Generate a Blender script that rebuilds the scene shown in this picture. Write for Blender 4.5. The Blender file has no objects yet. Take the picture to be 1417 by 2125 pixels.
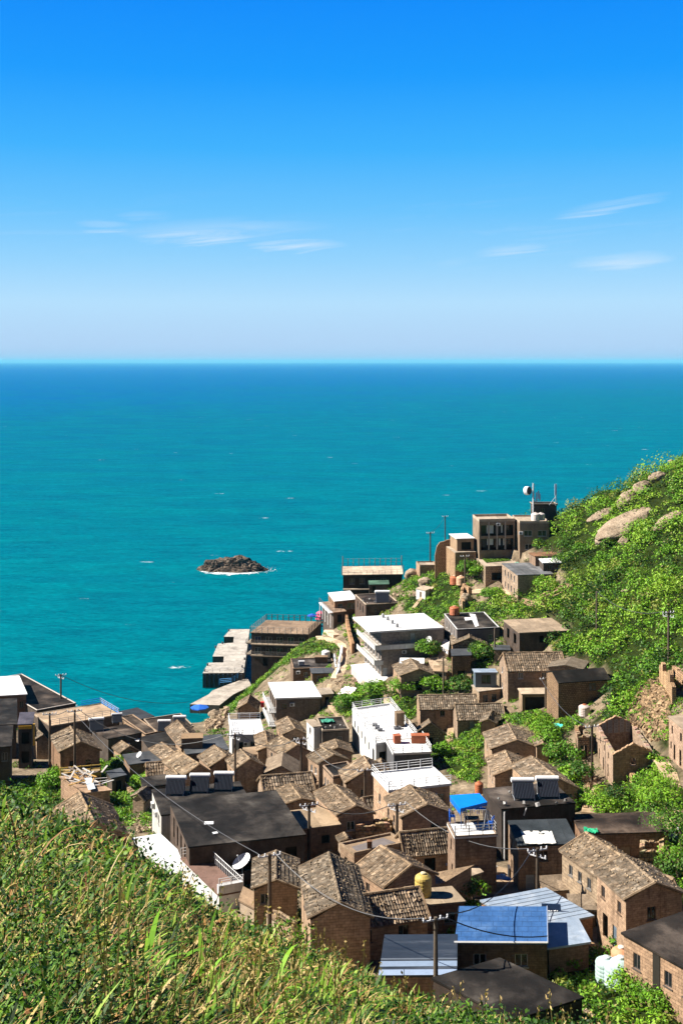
import bpy, math, random
import numpy as np
from mathutils import Vector, noise as mnoise

random.seed(7)
rng = np.random.default_rng(11)
R = math.radians
scene = bpy.context.scene
COL = scene.collection

# ------------------------------------------------------------------ camera
F, HC, CX, HY = 2400.0, 80.0, 708.5, 750.0        # focal length in photo pixels, camera height, horizon row
cam = bpy.data.cameras.new('camera')
camo = bpy.data.objects.new('camera', cam)
COL.objects.link(camo)
cam.sensor_width = 36
cam.sensor_fit = 'AUTO'
cam.lens = F / 2125 * 36
cam.shift_y = -(1062.5 - HY) / 2125
cam.clip_start, cam.clip_end = 0.5, 120000
camo.location = (0, 0, HC)
camo.rotation_euler = (R(90), 0, 0)
scene.camera = camo

# ------------------------------------------------------------------ light and sky
SUN_EL, SUN_AZ = 40.0, -88.0                       # azimuth from +Y towards +X, degrees
HAZE = 2.9e-5                                       # extinction of the sea air per metre
EXPO = 1.2
sd = Vector((math.sin(R(SUN_AZ)) * math.cos(R(SUN_EL)), math.cos(R(SUN_AZ)) * math.cos(R(SUN_EL)), math.sin(R(SUN_EL))))
sl = bpy.data.lights.new('sun', 'SUN')
sl.energy, sl.angle, sl.color = 5.0, R(0.5), (1.0, 0.94, 0.84)
so = bpy.data.objects.new('sun', sl)
COL.objects.link(so)
so.rotation_euler = (-sd).to_track_quat('-Z', 'Y').to_euler()
scene.view_settings.view_transform = 'Standard'
scene.view_settings.look = 'None'
scene.view_settings.exposure = EXPO
scene.view_settings.gamma = 1.0
scene.cycles.max_bounces = 6
scene.cycles.diffuse_bounces = 1
scene.cycles.glossy_bounces = 2
scene.cycles.transparent_max_bounces = 6
scene.cycles.volume_bounces = 0
scene.cycles.use_denoising = True


def lin(c):
    return tuple(((v / 255) / 12.92 if v / 255 <= 0.04045 else ((v / 255 + 0.055) / 1.055) ** 2.4) for v in c)


class NT:
    """small helper round a node tree"""
    def __init__(s, tree):
        s.t = tree
        s.n, s.l = tree.nodes, tree.links

    def add(s, typ, ins=None, **attrs):
        nd = s.n.new(typ)
        for k, v in attrs.items():
            setattr(nd, k, v)
        for k, v in (ins or {}).items():
            s.put(nd, k, v)
        return nd

    def put(s, nd, k, v):
        sock = nd.inputs[k]
        if isinstance(v, bpy.types.NodeSocket):
            s.l.new(v, sock)
        elif isinstance(v, bpy.types.Node):
            s.l.new(v.outputs[0], sock)
        else:
            if sock.type == 'RGBA' and len(v) == 3:
                v = (*v, 1)
            sock.default_value = v

    def math(s, op, a, b=0.0, c=None):
        nd = s.n.new('ShaderNodeMath')
        nd.operation = op
        s.put(nd, 0, a)
        s.put(nd, 1, b)
        if c is not None:
            s.put(nd, 2, c)
        return nd.outputs[0]

    def mix(s, f, a, b, blend='MIX'):
        nd = s.n.new('ShaderNodeMix')
        nd.data_type, nd.blend_type = 'RGBA', blend
        s.put(nd, 0, f)
        s.put(nd, 6, a)
        s.put(nd, 7, b)
        return nd.outputs[2]

    def ramp(s, fac, stops, interp='LINEAR'):
        nd = s.n.new('ShaderNodeValToRGB')
        cr = nd.color_ramp
        cr.interpolation = interp
        while len(cr.elements) < len(stops):
            cr.elements.new(0.5)
        for e, (p, c) in zip(cr.elements, stops):
            e.position = p
            e.color = (*c, 1) if len(c) == 3 else c
        s.put(nd, 0, fac)
        return nd.outputs[0]

    def noise(s, vec, scale, detail=3, rough=0.55, dist=0.0):
        nd = s.add('ShaderNodeTexNoise', {'Scale': scale, 'Detail': detail, 'Roughness': rough, 'Distortion': dist})
        if vec is not None:
            s.put(nd, 'Vector', vec)
        return nd.outputs[0]


world = bpy.data.worlds.new('World')
scene.world = world
world.use_nodes = True
wt = NT(world.node_tree)
wt.n.clear()
tc = wt.add('ShaderNodeTexCoord')
sep = wt.add('ShaderNodeSeparateXYZ', {0: tc.outputs['Generated']})
skyt = wt.add('ShaderNodeTexSky', sky_type='NISHITA', sun_disc=False, sun_elevation=R(SUN_EL), sun_rotation=R(SUN_AZ), air_density=1.0, dust_density=0.4, ozone_density=3.0)
k = 1 / 2 ** EXPO
SC = lambda r, g, b: tuple(k * v for v in lin((r, g, b)))
grad = wt.ramp(sep.outputs[2], [
    (0.0, SC(172, 203, 239)), (0.012, SC(182, 211, 246)), (0.05, SC(182, 224, 255)), (0.085, SC(150, 212, 255)), (0.13, SC(106, 196, 255)),
    (0.18, SC(60, 178, 255)), (0.24, SC(18, 156, 255)), (0.31, SC(0, 138, 253)), (0.40, SC(0, 70, 160)), (0.6, SC(0, 34, 98)), (1.0, SC(0, 20, 64))])
# wisps of cirrus: stretched noise on the sky direction, in a low band
az = wt.math('ARCTAN2', sep.outputs[0], sep.outputs[1])
cv = wt.add('ShaderNodeCombineXYZ', {0: wt.math('MULTIPLY', az, 5.5), 1: wt.math('ADD', wt.math('MULTIPLY', sep.outputs[2], 62.0), wt.math('MULTIPLY', az, -5.0)), 2: 3.7})
n1 = wt.noise(cv, 1.35, 8, 0.66, 0.9)
cw = wt.add('ShaderNodeCombineXYZ', {0: wt.math('MULTIPLY', az, 3.2), 1: wt.math('MULTIPLY', sep.outputs[2], 22.0), 2: 9.1})
n2 = wt.noise(cw, 1.0, 3, 0.5)
band = wt.ramp(sep.outputs[2], [(0.03, (0, 0, 0)), (0.085, (1, 1, 1)), (0.125, (1, 1, 1)), (0.16, (0, 0, 0))])
cl = wt.math('MULTIPLY', wt.ramp(n1, [(0.53, (0, 0, 0)), (0.80, (1, 1, 1))]), wt.math('MULTIPLY', wt.ramp(n2, [(0.42, (0, 0, 0)), (0.62, (1, 1, 1))]), band))


def wisp(px, py, half_w, half_h, tilt):
    """a streak of ice cloud about one direction of the sky (degrees of azimuth and of height)"""
    a0, e0 = math.atan((px - CX) / F), math.sin(math.atan((HY - py) / F))
    u = wt.math('DIVIDE', wt.math('SUBTRACT', az, a0), half_w / F)
    v0 = wt.math('SUBTRACT', wt.math('SUBTRACT', sep.outputs[2], e0), wt.math('MULTIPLY', wt.math('SUBTRACT', az, a0), tilt))
    v0 = wt.math('ADD', v0, wt.math('MULTIPLY', wt.math('SUBTRACT', n1, 0.5), 0.022))
    v = wt.math('DIVIDE', v0, half_h * 1.6 / F)
    r2 = wt.math('ADD', wt.math('MULTIPLY', u, u), wt.math('MULTIPLY', v, v))
    return wt.math('MULTIPLY', wt.math('MAXIMUM', wt.math('SUBTRACT', 1.0, r2), 0.0), wt.math('MAXIMUM', wt.math('MULTIPLY', wt.math('SUBTRACT', n1, 0.33), 3.4), 0.0))


fac = wt.math('MULTIPLY', cl, 0.16)
for w_, g_ in (((400, 496, 130, 11, 0.04), 0.75), ((615, 511, 110, 9, 0.0), 0.85), ((470, 478, 230, 16, 0.03), 0.3), ((215, 472, 60, 7, 0.0), 0.35), ((1270, 436, 120, 9, 0.17), 0.4), ((1290, 546, 110, 12, 0.06), 0.42),
               ((1060, 520, 80, 9, 0.1), 0.3), ((300, 452, 60, 7, 0.0), 0.2)):
    fac = wt.math('ADD', fac, wt.math('MULTIPLY', wisp(*w_), g_))
fac = wt.math('MINIMUM', fac, 0.8)
grad = wt.mix(fac, grad, SC(225, 240, 255))
nish = wt.mix(1.0, skyt.outputs[0], (0.06, 0.06, 0.06), 'MULTIPLY')
skyc = wt.mix(0.97, nish, grad)
bg = wt.add('ShaderNodeBackground', {'Color': skyc, 'Strength': 1.0})
wo = wt.add('ShaderNodeOutputWorld', {'Surface': bg.outputs[0]})

# ------------------------------------------------------------------ photo geography: rows and columns -> places on the ground
FR = {'A': (640, 940, 1.8237), 'B': (380, 1140, 2.443), 'C': (0, 1380, 2.530), 'D': (460, 1400, 2.834), 'E': (900, 1220, 2.741), 'F': (960, 1560, 3.101),
      'G': (560, 1620, 2.952), 'H': (740, 1780, 2.093), 'I': (200, 1560, 2.952), 'J': (860, 980, 3.936), 'K': (640, 1140, 4.428), 'L': (0, 1380, 4.723),
      'M': (1100, 1360, 4.470), 'N': (0, 1600, 2.024), 'O': (1100, 1860, 4.470), 'P': (1000, 940, 3.398), 'Z': (0, 0, 1.0)}


def pq(fr, p):
    x0, y0, s = FR[fr]
    return x0 + p[0] / s, y0 + p[1] / s


def atY(fr, p, Y):
    x, y = pq(fr, p)
    return Vector(((x - CX) / F * Y, Y, HC - (y - HY) / F * Y))


def atz(fr, p, z):
    x, y = pq(fr, p)
    return atY(fr, p, (HC - z) * F / (y - HY))


# control points (photo column, photo row, distance) of bare ground, then (column, distance, height) of ground that falls to the sea
CP = []
for py, Y in ((1570, 188), (1650, 160), (1750, 132), (1850, 113), (1950, 100), (2050, 89), (2125, 82)):
    for px in (-200, 300, 650, 950):
        CP.append((px, py, Y))
CP += [(1250, 1620, 155), (1300, 1700, 138), (1250, 1800, 122), (1300, 1930, 104), (1300, 2050, 89), (1250, 2125, 82), (1550, 1700, 126), (1550, 1900, 103), (1417, 1600, 145), (1417, 2050, 88), (1560, 2060, 86), (1417, 1900, 100), (1320, 2125, 81), (1450, 2200, 76), (1200, 2200, 76),
       (560, 1500, 225), (480, 1480, 245), (700, 1500, 208), (700, 1440, 218), (790, 1405, 212), (850, 1430, 205), (960, 1480, 188), (1080, 1430, 195), (1180, 1480, 180),
       (1050, 1560, 170), (900, 1560, 178), (1150, 1600, 160), (250, 1500, 236), (150, 1480, 240), (0, 1500, 222), (0, 1420, 250), (-200, 1450, 235), (330, 1490, 243),
       (700, 1400, 225), (620, 1340, 262), (665, 1330, 256), (560, 1400, 258), (520, 1430, 258), (445, 1482, 250), (690, 1312, 262), (760, 1270, 268), (760, 1232, 288),
       (830, 1225, 283), (880, 1180, 275), (960, 1180, 252), (950, 1230, 248), (900, 1260, 248), (985, 1150, 250), (1080, 1150, 246), (1140, 1150, 240), (1050, 1245, 232),
       (1150, 1240, 222), (1000, 1270, 230), (1000, 1300, 222), (900, 1300, 232), (1100, 1300, 212), (1200, 1330, 200), (1300, 1400, 180), (1417, 1400, 165), (1200, 1200, 224),
       (1300, 1200, 210), (1417, 1200, 195), (1300, 1100, 228), (1417, 1080, 215), (1417, 962, 236), (1300, 1014, 248), (1160, 1075, 262), (1600, 900, 230), (1600, 1200, 180),
       (1220, 1040, 258), (1600, 1450, 150), (1100, 1110, 255)]
P3 = [tuple(atY('Z', (a, b), c)) for a, b, c in CP]
for px, Y, z in ((700, 315, -4), (780, 330, -5), (860, 320, -3), (930, 305, 6), (1000, 300, 10), (1080, 305, 14), (1140, 310, 18), (1280, 300, 28), (1417, 290, 38), (1600, 290, 40),
                 (700, 400, -9), (900, 400, -9), (1100, 400, -9), (1300, 400, -6), (1600, 400, 0), (620, 300, -4), (560, 292, -4), (500, 285, -5), (440, 290, -6), (400, 262, -5), (385, 250, -4),
                 (350, 264, -5), (260, 270, -5), (150, 285, -5), (50, 300, -5), (-100, 310, -5), (-300, 310, -5), (300, 340, -9), (0, 380, -9), (-300, 380, -9),
                 (-500, 200, 20), (-600, 120, 40), (-900, 90, 50), (2200, 82, 34), (2000, 150, 42), (2200, 60, 36)):
    P3.append(((px - CX) / F * Y, Y, float(z)))
P3 = np.array(P3)
_d = np.hypot(P3[:, None, 0] - P3[None, :, 0], P3[:, None, 1] - P3[None, :, 1])
_n = len(P3)
_A = np.zeros((_n + 3, _n + 3))
_A[:_n, :_n] = -_d
_A[:_n, :_n] += np.eye(_n) * 0.8
_A[:_n, _n] = 1
_A[:_n, _n + 1:] = P3[:, :2]
_A[_n:, :_n] = _A[:_n, _n:].T
_W = np.linalg.solve(_A, np.r_[P3[:, 2], 0, 0, 0])
GX0, GX1, GY0, GY1, GS = -200.0, 220.0, -90.0, 420.0, 1.5
gx = np.arange(GX0, GX1 + 0.1, GS)
gy = np.arange(GY0, GY1 + 0.1, GS)
XX, YY = np.meshgrid(gx, gy)


def rbf(x, y):
    out = np.zeros(x.size)
    xf, yf = x.ravel(), y.ravel()
    for i in range(0, xf.size, 20000):
        a, b = xf[i:i + 20000], yf[i:i + 20000]
        out[i:i + 20000] = -np.hypot(a[:, None] - P3[None, :, 0], b[:, None] - P3[None, :, 1]) @ _W[:_n] + _W[_n] + _W[_n + 1] * a + _W[_n + 2] * b
    return out.reshape(x.shape)


ZG = rbf(XX, np.maximum(YY, 60.0))
ZG = np.where(YY > 60, ZG, np.minimum(ZG, 45))


def bil(Z, x, y):
    fx = np.clip((np.asarray(x, float) - GX0) / GS, 0, len(gx) - 1.001)
    fy = np.clip((np.asarray(y, float) - GY0) / GS, 0, len(gy) - 1.001)
    i, j = fx.astype(int), fy.astype(int)
    a, b = fx - i, fy - j
    return (Z[j, i] * (1 - a) + Z[j, i + 1] * a) * (1 - b) + (Z[j + 1, i] * (1 - a) + Z[j + 1, i + 1] * a) * b


def ground(x, y):
    return float(bil(ZG, x, y))


# the slope the photographer stands on: a rounded shoulder that falls away to the right and forward
CRX = np.array([-900, -200, 0, 100, 200, 280, 405, 494, 583, 700, 745, 800, 900, 1007, 1075, 1200, 1400, 2400], float)
CRY = np.array([1600, 1620, 1655, 1690, 1732, 1776, 1868, 1917, 1960, 2018, 2042, 2084, 2118, 2156, 2178, 2206, 2290, 2500], float)
CRD = np.array([46, 45, 44, 43, 42, 41, 39, 37, 35, 32, 31, 30, 28, 26, 24, 22, 20, 18], float)


def shoulder(x, y):
    x, y = np.asarray(x, float), np.asarray(y, float)
    yy = np.maximum(y, 3.0)
    px = CX + F * x / yy
    sc = (np.interp(px, CRX, CRY) - HY) / F
    yc = np.interp(px, CRX, CRD)
    d = 1.6 + (sc - 3.2 / yc) * yy + 1.6 * yy * yy / yc ** 2
    d = d + 0.02 * np.maximum(yy - yc, 0) ** 2
    z = HC - d
    z = z + 0.20 * np.clip(y / 40, 0, 1) * np.sin(x * 0.9 + 1.7 * np.sin(y * 0.37)) * np.sin(y * 0.8 + 1.3 * np.sin(x * 0.31)) * np.clip((y - 4) / 6, 0, 1) * np.clip((70 - y) / 20, 0, 1)
    return z + np.maximum(3.0 - y, 0) * 0.62  # unseen hill added behind the camera, blocking sky light from facing walls


ZS = np.where(YY < 110, shoulder(XX, YY), -50)
ZT = np.maximum(ZG, ZS)


def hit(fr, p, h=0.0, y0=70.0, y1=345.0):
    """where the line of sight through a photo point first comes down to h metres above the village ground"""
    x, y = pq(fr, p)
    Y = np.arange(y0, y1, 0.5)
    dz = HC - (y - HY) / F * Y - bil(ZG, (x - CX) / F * Y, Y) - h
    i = np.nonzero(dz <= 0)[0]
    if len(i) == 0:
        return atY(fr, p, y1)
    i = max(int(i[0]), 1)
    t = dz[i - 1] / max(dz[i - 1] - dz[i], 1e-6)
    return atY(fr, p, Y[i - 1] + 0.5 * t)


RK = atz('Z', (480, 1185), 0.0)                     # the islet out in the bay

# ------------------------------------------------------------------ materials
M = {}


def begin(name):
    m = bpy.data.materials.new(name)
    m.use_nodes = True
    t = NT(m.node_tree)
    t.n.clear()
    M[name] = m
    return t


def finish(t, col, rough=0.85, bump=None, bstr=0.4, bdist=0.05, spec=0.25, metal=0.0, tint=True):
    if tint:
        at = t.add('ShaderNodeAttribute', attribute_name='Col')
        col = t.mix(1.0, col, at.outputs[0], 'MULTIPLY')
    b = t.add('ShaderNodeBsdfPrincipled', {'Base Color': col, 'Roughness': rough, 'Specular IOR Level': spec, 'Metallic': metal})
    if bump is not None:
        bn = t.add('ShaderNodeBump', {'Height': bump, 'Strength': bstr, 'Distance': bdist})
        t.put(b, 'Normal', bn.outputs[0])
    t.add('ShaderNodeOutputMaterial', {'Surface': b.outputs[0]})
    return b


def pos(t):
    return t.add('ShaderNodeNewGeometry').outputs[0]


def blocks(name, c1, c2, mortar, w, h, msize, var, rough_stone=False):
    t = begin(name)
    uv = t.add('ShaderNodeUVMap').outputs[0]
    P = pos(t)
    dn = t.add('ShaderNodeTexNoise', {'Vector': uv, 'Scale': 2.2, 'Detail': 2})
    off = t.add('ShaderNodeVectorMath', {0: dn.outputs[1], 1: (0.5, 0.5, 0.5)}, operation='SUBTRACT')
    off2 = t.add('ShaderNodeVectorMath', {0: off.outputs[0], 'Scale': 0.22 if rough_stone else 0.07}, operation='SCALE')
    o0 = t.add('ShaderNodeObjectInfo')
    usc = t.add('ShaderNodeVectorMath', {0: uv, 'Scale': t.math('ADD', 0.72, t.math('MULTIPLY', t.math('FRACT', t.math('MULTIPLY', o0.outputs['Random'], 7.31)), 0.6))}, operation='SCALE')
    uv2 = t.add('ShaderNodeVectorMath', {0: usc.outputs[0], 1: off2.outputs[0]}, operation='ADD')
    br = t.add('ShaderNodeTexBrick', {'Vector': uv2.outputs[0], 'Color1': c1, 'Color2': c2, 'Mortar': mortar, 'Scale': 1.0, 'Mortar Size': msize, 'Mortar Smooth': 0.3, 'Bias': -0.1,
                                      'Brick Width': w, 'Row Height': h})
    n = t.noise(P, 0.45, 4)
    n2 = t.noise(P, 3.5, 4)
    c = t.mix(t.ramp(n, [(0.35, (0, 0, 0)), (0.7, (1, 1, 1))]), br.outputs[0], var, 'MIX')
    c = t.mix(0.55, br.outputs[0], c)
    c = t.mix(0.7, c, t.ramp(n2, [(0.25, (0.5, 0.48, 0.46)), (0.6, (1.05, 1.05, 1.05)), (0.8, (1.25, 1.2, 1.15))]), 'MULTIPLY')
    oi = t.add('ShaderNodeObjectInfo')
    c = t.mix(1.0, c, t.ramp(oi.outputs['Random'], [(0.0, (0.80, 0.80, 0.82)), (0.25, (1.12, 1.02, 0.90)), (0.5, (0.92, 0.94, 0.96)), (0.75, (1.05, 0.93, 0.84)), (1.0, (0.86, 0.90, 0.86))]), 'MULTIPLY')
    stk = t.noise(t.add('ShaderNodeMapping', {0: P, 3: (1.1, 1.1, 0.16)}).outputs[0], 1.0, 5, 0.65)
    c = t.mix(0.75, c, t.ramp(stk, [(0.30, (0.48, 0.46, 0.44)), (0.46, (1.0, 1.0, 1.0)), (0.75, (1.25, 1.22, 1.18))]), 'MULTIPLY')
    hgt = t.math('ADD', t.math('MULTIPLY', br.outputs[1], -1.0), t.math('MULTIPLY', n2, 0.8))
    finish(t, c, 0.9, hgt, 0.7, 0.06)


blocks('stone', (0.44, 0.32, 0.225), (0.29, 0.205, 0.142), (0.17, 0.122, 0.088), 0.5, 0.24, 0.014, (0.25, 0.185, 0.13))
blocks('graystone', (0.27, 0.235, 0.205), (0.17, 0.15, 0.135), (0.33, 0.30, 0.27), 0.6, 0.27, 0.02, (0.21, 0.185, 0.165))
blocks('rubble', (0.42, 0.31, 0.21), (0.26, 0.185, 0.125), (0.10, 0.075, 0.055), 0.45, 0.32, 0.05, (0.36, 0.27, 0.17), True)


def surf(name, stops, scale, rough=0.8, bstr=0.3, spec=0.25, detail=5, fine=9.0, fine_amt=0.35, stretch=None, metal=0.0, bdist=0.05, drift=0.0, stain=0.0):
    t = begin(name)
    P = pos(t)
    if stretch:
        P = t.add('ShaderNodeMapping', {0: P, 3: stretch}).outputs[0]
    n = t.noise(P, scale, detail, 0.6, 0.3)
    f = t.noise(P, fine, 3)
    c = t.ramp(n, stops)
    c = t.mix(fine_amt, c, t.ramp(f, [(0.3, (0.45, 0.45, 0.45)), (0.7, (1.35, 1.35, 1.35))]), 'MULTIPLY')
    if drift:
        oi = t.add('ShaderNodeObjectInfo')
        c = t.mix(drift, c, t.ramp(oi.outputs['Random'], [(0.0, (0.62, 0.64, 0.66)), (0.3, (1.15, 1.05, 0.92)), (0.55, (0.82, 0.80, 0.78)), (0.8, (1.1, 1.0, 0.9)), (1.0, (0.72, 0.68, 0.64))]), 'MULTIPLY')
    if stain:
        s1 = t.noise(P, 0.9, 7, 0.72, 0.6)
        s2 = t.noise(t.add('ShaderNodeMapping', {0: P, 3: (1.4, 0.5, 0.12)}).outputs[0], 1.3, 5, 0.7)
        c = t.mix(stain, c, t.ramp(s1, [(0.30, (0.35, 0.33, 0.30)), (0.44, (0.9, 0.9, 0.9)), (0.7, (1.1, 1.1, 1.1))]), 'MULTIPLY')
        c = t.mix(stain * 0.8, c, t.ramp(s2, [(0.32, (0.5, 0.48, 0.45)), (0.5, (1, 1, 1))]), 'MULTIPLY')
    finish(t, c, rough, f, bstr, bdist, spec, metal)


surf('plaster', [(0.2, (0.38, 0.36, 0.33)), (0.45, (0.55, 0.54, 0.52)), (0.8, (0.66, 0.66, 0.65))], 0.6, 0.8, 0.15, fine_amt=0.15, stain=0.45)
surf('whiteroof', [(0.15, (0.5, 0.48, 0.45)), (0.4, (0.70, 0.70, 0.69)), (0.8, (0.80, 0.80, 0.80))], 0.35, 0.7, 0.1, fine_amt=0.12, stain=0.3)
surf('concrete', [(0.25, (0.25, 0.205, 0.16)), (0.5, (0.42, 0.345, 0.265)), (0.75, (0.54, 0.45, 0.35))], 0.4, 0.9, 0.3, stain=0.6, drift=0.5)
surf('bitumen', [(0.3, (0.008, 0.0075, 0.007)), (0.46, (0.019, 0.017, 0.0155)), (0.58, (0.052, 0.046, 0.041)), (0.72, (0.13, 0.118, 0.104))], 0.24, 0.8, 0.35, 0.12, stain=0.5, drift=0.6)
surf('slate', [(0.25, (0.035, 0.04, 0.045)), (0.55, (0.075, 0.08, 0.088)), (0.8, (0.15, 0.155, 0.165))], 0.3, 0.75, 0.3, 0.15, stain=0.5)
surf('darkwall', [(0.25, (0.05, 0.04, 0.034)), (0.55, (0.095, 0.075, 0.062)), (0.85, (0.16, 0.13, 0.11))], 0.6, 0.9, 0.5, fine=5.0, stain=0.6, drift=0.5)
surf('metal', [(0.2, (0.20, 0.26, 0.34)), (0.55, (0.29, 0.35, 0.43)), (0.8, (0.46, 0.50, 0.55))], 0.7, 0.45, 0.1, 0.5, fine_amt=0.12, stain=0.35)
surf('bluepaint', [(0.2, (0.03, 0.085, 0.22)), (0.5, (0.045, 0.125, 0.31)), (0.8, (0.10, 0.20, 0.40))], 0.7, 0.45, 0.15, 0.4, fine_amt=0.25, stain=0.35)
surf('darkmetal', [(0.2, (0.014, 0.017, 0.022)), (0.55, (0.032, 0.038, 0.046)), (0.8, (0.10, 0.11, 0.125))], 0.5, 0.4, 0.15, 0.5, stretch=(0.4, 2.5, 1), stain=0.3)
surf('tile', [(0.2, (0.14, 0.108, 0.08)), (0.5, (0.235, 0.187, 0.138)), (0.8, (0.37, 0.30, 0.225))], 1.1, 0.92, 0.4, 0.15, fine=6.0, fine_amt=0.6, drift=0.75, stain=0.35)
surf('paint', [(0.2, (0.78, 0.78, 0.78)), (0.8, (1.0, 1.0, 1.0))], 1.5, 0.55, 0.08, 0.35, fine_amt=0.15)
surf('timber', [(0.2, (0.5, 0.5, 0.5)), (0.8, (1.0, 1.0, 1.0))], 2.0, 0.85, 0.3, 0.2)
surf('rock', [(0.25, (0.13, 0.095, 0.065)), (0.45, (0.30, 0.225, 0.155)), (0.75, (0.42, 0.33, 0.235))], 0.35, 0.92, 0.8, 0.2, fine=2.5, fine_amt=0.7, bdist=0.3, stretch=(1, 1, 2.0))
surf('seastone', [(0.25, (0.035, 0.026, 0.02)), (0.5, (0.12, 0.085, 0.06)), (0.75, (0.27, 0.20, 0.14))], 0.25, 0.85, 0.9, 0.3, fine=1.3, fine_amt=0.8, bdist=0.5, stretch=(1, 1, 2.5))
surf('ground', [(0.25, (0.10, 0.075, 0.048)), (0.5, (0.19, 0.145, 0.095)), (0.78, (0.36, 0.285, 0.20))], 0.25, 0.95, 0.8, 0.1, fine=1.7, fine_amt=0.8, bdist=0.2)
t = begin('glass')
finish(t, (0.012, 0.014, 0.017), 0.12, spec=0.5, tint=False)
t = begin('leaf')
at = t.add('ShaderNodeAttribute', attribute_name='Col')
df = t.add('ShaderNodeBsdfPrincipled', {'Base Color': at.outputs[0], 'Roughness': 0.55, 'Specular IOR Level': 0.22})
tl = t.add('ShaderNodeBsdfTranslucent', {'Color': t.mix(1.0, at.outputs[0], (1.1, 1.25, 0.5), 'MULTIPLY')})
mx = t.add('ShaderNodeMixShader', {0: 0.2, 1: df.outputs[0], 2: tl.outputs[0]})
t.add('ShaderNodeOutputMaterial', {'Surface': mx.outputs[0]})

# ------------------------------------------------------------------ mesh kit
BASE = {}


def tag(o, label=None, cat=None, group=None, kind=None):
    for k_, v_ in (('label', label), ('category', cat), ('group', group), ('kind', kind)):
        if v_:
            o[k_] = v_
    return o


def thing(name, loc, label, cat, group=None):
    o = bpy.data.objects.new(name, None)
    o.empty_display_size = 0.3
    COL.objects.link(o)
    o.location = loc
    BASE[o.name] = Vector(loc)
    return tag(o, label, cat, group)


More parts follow.
